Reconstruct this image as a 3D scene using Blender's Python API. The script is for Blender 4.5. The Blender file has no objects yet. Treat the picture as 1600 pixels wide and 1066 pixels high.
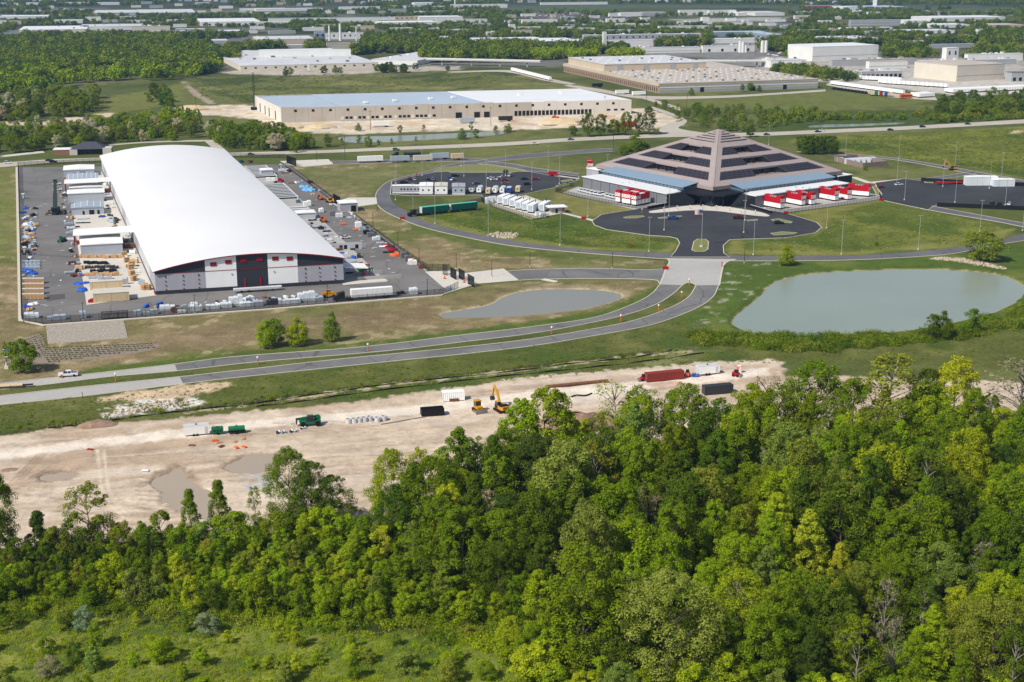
import bpy,bmesh,math,random
import numpy as np
from mathutils import Vector,Matrix

sc = bpy.context.scene
C = sc.collection
R = math.radians
random.seed(7)
rng = np.random.default_rng(7)

# ------------------------------------------------------------------ camera
CAM_H,FPX,HORIZON = 125.0,2150.0,-70.0          # metres, focal length and horizon row of a 1600 px wide frame
PITCH = math.atan2(533 - HORIZON,FPX)
cam = bpy.data.cameras.new('camera')
cam.sensor_width = 36.0
cam.lens = FPX / 1600 * 36.0
cam.clip_start = 1.0
cam.clip_end = 40000.0
camo = bpy.data.objects.new('camera',cam)
C.objects.link(camo)
camo.location = (0,0,CAM_H)
camo.rotation_euler = (math.pi / 2 - PITCH,0,0)
sc.camera = camo

# ------------------------------------------------------------------ sky and sun
SUN_ELEV = R(46)
SUN_DIR = Vector((-0.75,-0.66,0)).normalized() * math.cos(SUN_ELEV) + Vector((0,0,math.sin(SUN_ELEV)))
world = bpy.data.worlds.new('World')
sc.world = world
world.use_nodes = True
wn = world.node_tree
sky = wn.nodes.new('ShaderNodeTexSky')
sky.sky_type = 'NISHITA'
sky.sun_disc = False
sky.sun_elevation = SUN_ELEV
sky.sun_rotation = math.atan2(SUN_DIR.x,SUN_DIR.y)
sky.air_density = 1.0
sky.dust_density = 1.5
wn.links.new(sky.outputs[0],wn.nodes['Background'].inputs[0])
wn.nodes['Background'].inputs[1].default_value = 0.08
sl = bpy.data.lights.new('sun','SUN')
sl.energy = 3.7
sl.angle = R(1.6)
sl.color = (1.0,0.95,0.87)
slo = bpy.data.objects.new('sun',sl)
C.objects.link(slo)
slo.rotation_euler = SUN_DIR.to_track_quat('Z','Y').to_euler()
slo.location = (0,0,300)
sc.view_settings.view_transform = 'Standard'
sc.view_settings.look = 'None'
sc.view_settings.exposure = 0.26
sc.view_settings.gamma = 1.0
sc.cycles.max_bounces = 6
sc.cycles.diffuse_bounces = 3
sc.cycles.transparent_max_bounces = 12
sc.cycles.volume_bounces = 0

# ------------------------------------------------------------------ where a spot of the photograph stands on the ground
_ct,_st = math.cos(PITCH),math.sin(PITCH)
def W(px,py,z=0.0):
 u,v = px - 800.0,py - 533.0
 d = v * _ct + FPX * _st
 k = (CAM_H - z) / d
 return (u * k,(FPX * _ct - v * _st) * k,z)
def PX(X,Y,Z=0.0):
 zc = Y * _ct + (CAM_H - Z) * _st
 return 800 + FPX * X / zc,533 + FPX * ((CAM_H - Z) * _ct - Y * _st) / zc
def HT(px,py,pt):
 X,Y,_ = W(px,py)
 lo,hi = 0.0,90.0
 for _ in range(30):
  m = (lo + hi) / 2
  if PX(X,Y,m)[1] > pt: lo = m
  else: hi = m
 return lo
SITE = R(16.5)                                       # the site grid's turn
_hc,_hs = math.cos(SITE),math.sin(SITE)
HX,HY = -135.9,510.9
def HL(u,v,z=0.0):                                 # hall grid -> world
 return (HX + u * _hc - v * _hs,HY + u * _hs + v * _hc,z)

# ------------------------------------------------------------------ materials
_mats = {}
def S(c):                                            # sRGB 0-255 -> linear
 return tuple((x / 255 / 12.92 if x / 255 <= .04045 else ((x / 255 + .055) / 1.055) ** 2.4) for x in c)
def mat(name,col,rough=.75,var=.12,scale=.6,metal=0,bump=0,spec=.3,big=0,big_scale=.03,detail=4,crack=0):
 if name in _mats: return _mats[name]
 m = bpy.data.materials.new(name)
 m.use_nodes = True
 nt = m.node_tree;N = nt.nodes;L = nt.links
 b = N['Principled BSDF']
 b.inputs['Roughness'].default_value = rough
 b.inputs['Metallic'].default_value = metal
 b.inputs['Specular IOR Level'].default_value = spec
 tc = N.new('ShaderNodeTexCoord')
 nz = N.new('ShaderNodeTexNoise');nz.inputs['Scale'].default_value = scale;nz.inputs['Detail'].default_value = detail
 nz.inputs['Roughness'].default_value = .65
 L.new(tc.outputs['Object'],nz.inputs['Vector'])
 rmp = N.new('ShaderNodeMapRange')
 rmp.inputs[1].default_value = .3;rmp.inputs[2].default_value = .7
 rmp.inputs[3].default_value = 1 - var;rmp.inputs[4].default_value = 1 + var
 L.new(nz.outputs['Fac'],rmp.inputs[0])
 f = rmp.outputs[0]
 if big:
  n2 = N.new('ShaderNodeTexNoise');n2.inputs['Scale'].default_value = big_scale;n2.inputs['Detail'].default_value = 5
  L.new(tc.outputs['Object'],n2.inputs['Vector'])
  r2 = N.new('ShaderNodeMapRange');r2.inputs[1].default_value = .35;r2.inputs[2].default_value = .65
  r2.inputs[3].default_value = 1 - big;r2.inputs[4].default_value = 1 + big
  L.new(n2.outputs['Fac'],r2.inputs[0])
  mu = N.new('ShaderNodeMath');mu.operation = 'MULTIPLY'
  L.new(f,mu.inputs[0]);L.new(r2.outputs[0],mu.inputs[1]);f = mu.outputs[0]
 if crack:                                        # sealed cracks and wheel wear
  vo = N.new('ShaderNodeTexVoronoi');vo.feature = 'DISTANCE_TO_EDGE';vo.inputs['Scale'].default_value = .055
  wv = N.new('ShaderNodeVectorMath');wv.operation = 'MULTIPLY_ADD';wv.inputs[1].default_value = (9,9,0);L.new(n2.outputs['Color'],wv.inputs[0]);L.new(tc.outputs['Object'],wv.inputs[2]);L.new(wv.outputs[0],vo.inputs['Vector'])
  r3 = N.new('ShaderNodeMapRange');r3.inputs[1].default_value = .004;r3.inputs[2].default_value = .02;r3.inputs[3].default_value = 1 - crack;r3.inputs[4].default_value = 1
  L.new(vo.outputs['Distance'],r3.inputs[0]);m3 = N.new('ShaderNodeMath');m3.operation = 'MULTIPLY';L.new(f,m3.inputs[0]);L.new(r3.outputs[0],m3.inputs[1]);f = m3.outputs[0]
 vm = N.new('ShaderNodeVectorMath');vm.operation = 'SCALE'
 vm.inputs[0].default_value = col[:3]
 L.new(f,vm.inputs['Scale'])
 L.new(vm.outputs[0],b.inputs['Base Color'])
 if bump:
  bp = N.new('ShaderNodeBump');bp.inputs['Strength'].default_value = bump;bp.inputs['Distance'].default_value = .1
  L.new(nz.outputs['Fac'],bp.inputs['Height']);L.new(bp.outputs[0],b.inputs['Normal'])
 _mats[name] = m
 return m
M = {}
def dm(k,col,**kw): M[k] = mat(k,S(col),**kw)
dm('wing_grey',(118,120,126),rough=.6,var=.04,scale=.4)
dm('asphalt_new',(60,61,64),rough=.85,var=.10,scale=.25,big=.16,big_scale=.04,crack=.2)
dm('asphalt_yard',(118,115,112),rough=.85,var=.07,scale=.3,big=.16,big_scale=.035,crack=.3)
dm('asphalt_road',(116,115,114),rough=.85,var=.08,scale=.35,big=.16,big_scale=.05,crack=.35)
dm('asphalt_ring',(104,103,106),rough=.85,var=.08,scale=.35,big=.14,big_scale=.04,crack=.3)
dm('asphalt_patch',(88,86,86),rough=.85,var=.1)
dm('concrete',(206,200,188),rough=.8,var=.06,scale=.4,big=.05)
dm('concrete_grey',(176,173,168),rough=.8,var=.06,scale=.4,big=.06)
dm('kerb',(205,196,178),rough=.8,var=.1,scale=1)
dm('highway',(186,178,164),rough=.8,var=.08,scale=.2,big=.06)
dm('paint_white',(228,228,224),rough=.6,var=.08)
dm('riprap',(176,166,152),rough=.9,var=.3,scale=1.2,bump=.5)
dm('white_roof',(229,229,229),rough=.6,var=.006,scale=.03,big=.02,big_scale=.02)
dm('white_panel',(243,243,241),rough=.55,var=.03,scale=.3)
dm('grey_panel',(168,168,176),rough=.55,var=.04,scale=.4)
dm('pale_panel',(200,202,206),rough=.55,var=.04,scale=.4)
dm('dark_panel',(52,54,60),rough=.55,var=.06,scale=.5)
dm('shed_grey',(172,178,188),rough=.5,var=.05,scale=.5)
dm('red',(176,18,28),rough=.45,var=.07)
dm('red_deep',(140,14,26),rough=.5,var=.07)
dm('black',(24,25,28),rough=.6,var=.1)
dm('tyre',(22,22,22),rough=.9,var=.1)
dm('glass_dark',(32,38,46),rough=.12,var=.1,spec=.6)
dm('blue_glass',(136,158,176),rough=.4,var=.08,spec=.6)
dm('glass_strip',(86,108,124),rough=.15,var=.1,spec=.6)
dm('pink',(160,147,143),rough=.7,var=.05,scale=.3,big=.04)
dm('pink_dark',(140,124,118),rough=.75,var=.08,scale=.4)
dm('dusk_glass',(60,56,62),rough=.35,var=.07,scale=.3,spec=.5)
dm('steel',(150,152,156),rough=.4,metal=.7,var=.08)
dm('galv',(190,192,194),rough=.5,metal=.3,var=.05)
dm('pole_white',(170,170,166),rough=.5,var=.04)
dm('tan',(208,186,150),rough=.8,var=.06)
dm('ply',(196,158,112),rough=.8,var=.18,scale=1.5)
dm('rust',(120,82,62),rough=.9,var=.2,scale=1)
dm('yellow',(204,146,34),rough=.5,var=.06)
dm('orange',(228,104,36),rough=.5,var=.06)
dm('green',(24,110,72),rough=.5,var=.07)
dm('teal',(10,92,82),rough=.55,var=.06)
dm('teal_top',(96,190,165),rough=.55,var=.06)
dm('dark_green',(22,46,40),rough=.5,var=.1)
dm('blue',(40,92,190),rough=.5,var=.07)
dm('tarp',(112,176,224),rough=.5,var=.12,scale=1)
dm('wrap',(218,224,228),rough=.3,var=.10,scale=2,bump=.6)
dm('wrap_grey',(168,180,192),rough=.35,var=.12,scale=2,bump=.5)
dm('container_red',(136,52,44),rough=.65,var=.10,scale=.8)
dm('brick',(150,104,84),rough=.85,var=.12)
dm('shingle',(72,74,84),rough=.9,var=.12,scale=1)
dm('bark',(92,80,70),rough=.95,var=.2,scale=2)
dm('bark_grey',(140,132,124),rough=.95,var=.15,scale=2)
dm('rock',(188,174,154),rough=.95,var=.2,scale=.8)
dm('mulch',(140,126,112),rough=.95,var=.15,scale=1)
dm('spoil',(150,124,104),rough=.95,var=.25,scale=.8,bump=.6)
for k,c in dict(car_white=(226,228,230),car_black=(26,27,30),car_grey=(120,124,128),car_silver=(182,186,190),
     car_blue=(36,78,150),car_red=(160,26,36),car_maroon=(92,22,34),car_teal=(70,110,130)).items():
 dm(k,c,rough=.3,var=.02,spec=.6)

def glass_water(name,col,rough,ripple,scale,bumpd=.06):
 m = bpy.data.materials.new(name);m.use_nodes = True
 nt = m.node_tree;N = nt.nodes;L = nt.links;b = N['Principled BSDF']
 tc = N.new('ShaderNodeTexCoord')
 n0 = N.new('ShaderNodeTexNoise');n0.inputs['Scale'].default_value = .02;n0.inputs['Detail'].default_value = 5
 L.new(tc.outputs['Object'],n0.inputs['Vector'])
 mr = N.new('ShaderNodeMapRange');mr.inputs[3].default_value = .85;mr.inputs[4].default_value = 1.15
 L.new(n0.outputs['Fac'],mr.inputs[0])
 vm = N.new('ShaderNodeVectorMath');vm.operation = 'SCALE';vm.inputs[0].default_value = col
 L.new(mr.outputs[0],vm.inputs['Scale']);L.new(vm.outputs[0],b.inputs['Base Color'])
 b.inputs['Roughness'].default_value = rough;b.inputs['IOR'].default_value = 1.33
 nz = N.new('ShaderNodeTexNoise');nz.inputs['Scale'].default_value = scale;nz.inputs['Detail'].default_value = 3
 L.new(tc.outputs['Object'],nz.inputs['Vector'])
 bp = N.new('ShaderNodeBump');bp.inputs['Strength'].default_value = ripple;bp.inputs['Distance'].default_value = bumpd
 L.new(nz.outputs['Fac'],bp.inputs['Height']);L.new(bp.outputs[0],b.inputs['Normal'])
 return m
M['water'] = glass_water('pond_water',S((142,152,138)),.10,.9,1.3)
M['silt_water'] = glass_water('silt_water',S((140,138,126)),.1,.3,.7)
M['puddle'] = glass_water('muddy_water',S((174,158,138)),.15,.2,.6)

def mesh_fence_mat():
 m = bpy.data.materials.new('chain_link');m.use_nodes = True
 nt = m.node_tree;N = nt.nodes;L = nt.links;b = N['Principled BSDF']
 b.inputs['Base Color'].default_value = (.012,.012,.013,1);b.inputs['Roughness'].default_value = .6
 t = N.new('ShaderNodeBsdfTransparent');mx = N.new('ShaderNodeMixShader');mx.inputs[0].default_value = .42
 L.new(t.outputs[0],mx.inputs[1]);L.new(b.outputs[0],mx.inputs[2])
 L.new(mx.outputs[0],N['Material Output'].inputs[0])
 return m
M['chain'] = mesh_fence_mat()

def leaf_mat(name,trans=.36,col=None):
 if col and name in bpy.data.materials: return bpy.data.materials[name]
 m = bpy.data.materials.new(name);m.use_nodes = True
 nt = m.node_tree;N = nt.nodes;L = nt.links;b = N['Principled BSDF']
 oi = N.new('ShaderNodeObjectInfo')
 ge = N.new('ShaderNodeNewGeometry')
 hs = N.new('ShaderNodeHueSaturation')
 mr = N.new('ShaderNodeMapRange');mr.inputs[3].default_value = .62;mr.inputs[4].default_value = 1.4
 L.new(ge.outputs['Random Per Island'],mr.inputs[0]);L.new(mr.outputs[0],hs.inputs['Value'])
 mh = N.new('ShaderNodeMapRange');mh.inputs[3].default_value = .487;mh.inputs[4].default_value = .513
 L.new(oi.outputs['Random'],mh.inputs[0]);L.new(mh.outputs[0],hs.inputs['Hue'])
 if col: hs.inputs['Color'].default_value = (*col,1)
 else: L.new(oi.outputs['Color'],hs.inputs['Color'])
 L.new(hs.outputs[0],b.inputs['Base Color'])
 b.inputs['Roughness'].default_value = .7;b.inputs['Specular IOR Level'].default_value = .06
 t = N.new('ShaderNodeBsdfTranslucent');L.new(hs.outputs[0],t.inputs[0])
 mx = N.new('ShaderNodeMixShader');mx.inputs[0].default_value = trans
 L.new(b.outputs[0],mx.inputs[1]);L.new(t.outputs[0],mx.inputs[2])
 L.new(mx.outputs[0],N['Material Output'].inputs[0])
 return m
M['leaf'] = leaf_mat('foliage')

# ------------------------------------------------------------------ mesh building
class MB:
 def __init__(s): s.v = [];s.f = [];s.mi = [];s.m = 0
 def add(s,vs,fs):
  o = len(s.v);s.v += [tuple(p) for p in vs]
  for f in fs: s.f.append([i + o for i in f]);s.mi.append(s.m)
  return s
 def box(s,x0,x1,y0,y1,z0,z1):
  return s.add([(x0,y0,z0),(x1,y0,z0),(x1,y1,z0),(x0,y1,z0),(x0,y0,z1),(x1,y0,z1),(x1,y1,z1),(x0,y1,z1)],
      [(0,3,2,1),(4,5,6,7),(0,1,5,4),(1,2,6,5),(2,3,7,6),(3,0,4,7)])
 def cb(s,x,y,z,sx,sy,sz): return s.box(x - sx / 2,x + sx / 2,y - sy / 2,y + sy / 2,z,z + sz)
 def prism(s,poly,z0,z1):                      # poly xy, ccw
  n = len(poly)
  vs = [(p[0],p[1],z0) for p in poly] + [(p[0],p[1],z1) for p in poly]
  return s.add(vs,[tuple(range(n - 1,-1,-1)),tuple(range(n,2 * n))] + [(i,(i + 1) % n,n + (i + 1) % n,n + i) for i in range(n)])
 def profx(s,prof,y0,y1):                      # prof: xz outline, extruded along y
  n = len(prof)
  vs = [(p[0],y0,p[1]) for p in prof] + [(p[0],y1,p[1]) for p in prof]
  return s.add(vs,[tuple(range(n)),tuple(range(2 * n - 1,n - 1,-1))] + [((i + 1) % n,i,n + i,n + (i + 1) % n) for i in range(n)])
 def taper(s,prof,y,k):                        # xz outline at |y| = y shrinking to the top: per-vertex half widths k
  n = len(prof)
  vs = [(p[0],-q,p[1]) for p,q in zip(prof,k)] + [(p[0],q,p[1]) for p,q in zip(prof,k)]
  return s.add(vs,[tuple(range(n)),tuple(range(2 * n - 1,n - 1,-1))] + [((i + 1) % n,i,n + i,n + (i + 1) % n) for i in range(n)])
 def cyl(s,x,y,z0,z1,r,n=8,r2=None):
  r2 = r if r2 is None else r2
  vs = [(x + r * math.cos(2 * math.pi * i / n),y + r * math.sin(2 * math.pi * i / n),z0) for i in range(n)]
  vs += [(x + r2 * math.cos(2 * math.pi * i / n),y + r2 * math.sin(2 * math.pi * i / n),z1) for i in range(n)]
  return s.add(vs,[tuple(range(n - 1,-1,-1)),tuple(range(n,2 * n))] + [(i,(i + 1) % n,n + (i + 1) % n,n + i) for i in range(n)])
 def tube(s,p,q,r,n=6,r2=None):
  p,q = Vector(p),Vector(q);d = (q - p)
  if d.length < 1e-6: return s
  d.normalize();a = d.orthogonal().normalized();b = d.cross(a);r2 = r if r2 is None else r2
  vs = [p + (a * math.cos(2 * math.pi * i / n) + b * math.sin(2 * math.pi * i / n)) * r for i in range(n)]
  vs += [q + (a * math.cos(2 * math.pi * i / n) + b * math.sin(2 * math.pi * i / n)) * r2 for i in range(n)]
  return s.add(vs,[tuple(range(n - 1,-1,-1)),tuple(range(n,2 * n))] + [(i,(i + 1) % n,n + (i + 1) % n,n + i) for i in range(n)])
 def beam(s,p,q,w,h):                         # box from p to q, width w, height h
  p,q = Vector(p),Vector(q);d = (q - p).normalized()
  a = Vector((-d.y,d.x,0));a = a.normalized() if a.length > 1e-6 else Vector((1,0,0));b = d.cross(a)
  a *= w / 2;b *= h / 2
  return s.add([p - a - b,p + a - b,p + a + b,p - a + b,q - a - b,q + a - b,q + a + b,q - a + b],
      [(0,3,2,1),(4,5,6,7),(0,1,5,4),(1,2,6,5),(2,3,7,6),(3,0,4,7)])
 def blob(s,x,y,z,rx,ry,rz,seed=0,n=8,m=5,j=.18):
  r_ = random.Random(seed);vs = [];fs = []
  for a in range(m + 1):
   t = math.pi * a / m
   for b in range(n):
    k = 1 + r_.uniform(-j,j)
    vs.append((x + rx * math.sin(t) * math.cos(2 * math.pi * b / n) * k,y + ry * math.sin(t) * math.sin(2 * math.pi * b / n) * k,z + rz * math.cos(t) * (1 + r_.uniform(-j,j) * .5)))
  for a in range(m):
   for b in range(n): fs.append((a * n + b,(a + 1) * n + b,(a + 1) * n + (b + 1) % n,a * n + (b + 1) % n))
  return s.add(vs,fs)
 def wheelx(s,x,y,r,w):                       # wheel standing along x
  n = 10
  vs = [(x + r * math.cos(2 * math.pi * i / n),y - w / 2,r + r * math.sin(2 * math.pi * i / n)) for i in range(n)]
  vs += [(p[0],y + w / 2,p[2]) for p in vs[:n]]
  return s.add(vs,[tuple(range(n)),tuple(range(2 * n - 1,n - 1,-1))] + [((i + 1) % n,i,n + i,n + (i + 1) % n) for i in range(n)])
 def mesh(s,name,mats):
  me = bpy.data.meshes.new(name)
  me.from_pydata(s.v,[],s.f)
  for m in (mats if isinstance(mats,(list,tuple)) else [mats]): me.materials.append(M[m] if isinstance(m,str) else m)
  if any(s.mi): me.polygons.foreach_set('material_index',s.mi)
  me.update()
  return me
 def build(s,name,mats,parent=None,loc=None,rz=None):
  return obj(name,s.mesh(name,mats),parent,loc,rz)
def obj(name,me,parent=None,loc=None,rz=None):
 o = bpy.data.objects.new(name,me);C.objects.link(o)
 if loc is not None: o.location = loc
 if rz is not None: o.rotation_euler = (0,0,rz)
 if parent is not None: o.parent = parent
 return o
def tag(o,label,cat,group=None):
 o['label'] = label;o['category'] = cat
 if group: o['group'] = group
 return o
def thing(name,label,cat,loc=(0,0,0),rz=0,group=None):
 o = bpy.data.objects.new(name,None);C.objects.link(o)
 o.empty_display_size = .5
 o.location = loc;o.rotation_euler = (0,0,rz)
 return tag(o,label,cat,group)
def shear(t,kx,ky=0):
 done = set()
 for o in [q for c in t.children for q in (c,*c.children)]:
  o.location.x -= kx * o.location.y
  if o.data.name not in done:
   done.add(o.data.name)
   for v in o.data.vertices: x,y = v.co.x,v.co.y;v.co.x = x - kx * y;v.co.y = y - ky * x
def struct(o): o['kind'] = 'structure';return o
def copy_tree(o,parent=None):
 c = o.copy();C.objects.link(c);c.parent = parent
 for ch in o.children: copy_tree(ch,c)
 return c
_proto = {}
def place(key,builder,label,cat,loc,rz=0,group=None,scale=1,z=None):
 """first use builds the thing, later ones copy it part by part"""
 if key not in _proto: o = _proto[key] = builder()
 else: o = copy_tree(_proto[key])
 o.location = loc;o.rotation_euler = (0,0,rz);o.scale = (scale,) * 3 if not isinstance(scale,tuple) else scale
 for k in ('group',):
  if k in o: del o[k]
 return tag(o,label,cat,group)

def spline(pts,n=8,closed=False):
 """Catmull-Rom through 2-d points"""
 P = [np.array(p[:2],float) for p in pts];out = [];N = len(P)
 for i in range(N if closed else N - 1):
  p0 = P[(i - 1) % N] if closed or i > 0 else 2 * P[0] - P[1]
  p1,p2 = P[i],P[(i + 1) % N]
  p3 = P[(i + 2) % N] if closed or i + 2 < N else 2 * P[-1] - P[-2]
  for k in range(n):
   t = k / n
   out.append(.5 * ((2 * p1) + (p2 - p0) * t + (2 * p0 - 5 * p1 + 4 * p2 - p3) * t * t + (3 * p1 - p0 - 3 * p2 + p3) * t ** 3))
 if not closed: out.append(P[-1])
 return out
def wpts(px,smooth=0,closed=False):
 p = spline(px,smooth,closed) if smooth else px
 return [W(q[0],q[1])[:2] for q in p]
def sheet(name,pts,z,m,parent=None):
 """flat sheet through world xy points"""
 vs = [(p[0],p[1],z) for p in pts]
 a = sum(vs[i][0] * vs[(i + 1) % len(vs)][1] - vs[(i + 1) % len(vs)][0] * vs[i][1] for i in range(len(vs)))
 if a < 0: vs.reverse()
 me = bpy.data.meshes.new(name)
 bm = bmesh.new()
 f = bm.faces.new([bm.verts.new(v) for v in vs]);f.normal_update()
 bmesh.ops.triangulate(bm,faces=[f],ngon_method='EAR_CLIP')
 bm.to_mesh(me);bm.free()
 me.materials.append(M[m] if isinstance(m,str) else m)
 o = obj(name,me,parent)
 return o
def kerb(name,pts,w=.35,h=.14,m='kerb',parent=None,closed=False):
 """a low raised strip along world xy points"""
 P = [np.array(p[:2],float) for p in pts];n = len(P);b = MB();vs = []
 for i in range(n):
  a = P[(i - 1) % n] if closed or i else P[0];c = P[(i + 1) % n] if closed or i < n - 1 else P[-1]
  d = c - a;d = d / (np.linalg.norm(d) + 1e-9);q = np.array((-d[1],d[0])) * w / 2
  for s_,z in ((-1,0),(-1,h),(1,h),(1,0)): vs.append((*(P[i] + q * s_),z))
 fs = []
 for i in range(n if closed else n - 1):
  j = (i + 1) % n
  for k in range(3): fs.append((4 * i + k,4 * j + k,4 * j + k + 1,4 * i + k + 1))
 b.add(vs,fs)
 return b.build(name,m,parent)
# ------------------------------------------------------------------ ground sheet
def vnoise(x,y,s,seed=0):
 x = x * s;y = y * s
 xi = np.floor(x).astype(np.int64);yi = np.floor(y).astype(np.int64);fx = x - xi;fy = y - yi
 fx = fx * fx * (3 - 2 * fx);fy = fy * fy * (3 - 2 * fy)
 def h(a,b):
  n = (a * 374761393 + b * 668265263 + seed * 1442695041) & 0x7fffffff
  n = ((n ^ (n >> 13)) * 1274126177) & 0x7fffffff
  return ((n ^ (n >> 16)) & 0xffff) / 65535.0
 return (h(xi,yi) * (1 - fx) + h(xi + 1,yi) * fx) * (1 - fy) + (h(xi,yi + 1) * (1 - fx) + h(xi + 1,yi + 1) * fx) * fy
def fbm(x,y,s,o=4,seed=0):
 r = 0;a = .5;t = 0
 for k in range(o): r = r + a * vnoise(x,y,s * 2 ** k,seed + k);t += a;a *= .55
 return r / t
def sdist(P,X,Y):
 """signed distance (inside > 0) of many points to a polygon"""
 P = np.array(P);d = np.full(X.shape,1e18);ins = np.zeros(X.shape,bool)
 for i in range(len(P)):
  ax,ay = P[i];bx,by = P[(i + 1) % len(P)]
  ex,ey = bx - ax,by - ay;l2 = ex * ex + ey * ey + 1e-12
  t = np.clip(((X - ax) * ex + (Y - ay) * ey) / l2,0,1)
  d = np.minimum(d,(X - ax - t * ex) ** 2 + (Y - ay - t * ey) ** 2)
  c = ((ay > Y) != (by > Y)) & (X < (bx - ax) * (Y - ay) / (by - ay + 1e-12) + ax)
  ins ^= c
 d = np.sqrt(d)
 return np.where(ins,d,-d)

POND = [(1149,497),(1152,507),(1172,516),(1200,521),(1250,521),(1310,521),(1390,516),(1450,508),(1500,498),(1550,485),(1582,470),(1597,456),(1594,444),(1570,431),(1530,424),(1480,420.5),(1410,420),(1330,422.5),(1270,427),(1225,435),(1203,447),(1192,460),(1172,476)]
POND_SMALL = [(692,488),(700,494.5),(740,493.5),(790,492),(840,488),(890,483),(930,476),(958,468),(969,461),(960,456),(930,452),(880,450.5),(835,452),(806,457),(786,464),(770,474),(745,479),(715,484)]
POND_FAR = [(529,214),(545,221.5),(600,221),(660,218),(720,214),(775,210),(792,206),(770,205),(700,207.5),(620,211),(560,212)]
POND_MARSH = [(1262,197),(1275,198.5),(1310,197.5),(1350,196),(1400,193.5),(1414,191.5),(1400,191),(1340,193),(1290,194)]
PUDDLES = [[(348,728),(360,734),(395,738),(425,733),(438,720),(436,709),(405,708),(375,714)],
   [(236,755),(262,770),(268,786),(300,800),(330,806),(338,790),(318,765),(296,740),(275,732),(250,742)],
   [(52,744),(66,752),(100,750),(122,742),(108,737),(72,736)]]
wp = {k: wpts(v,4,True) for k,v in dict(p=POND,s=POND_SMALL,f=POND_FAR,m=POND_MARSH).items()}

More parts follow.
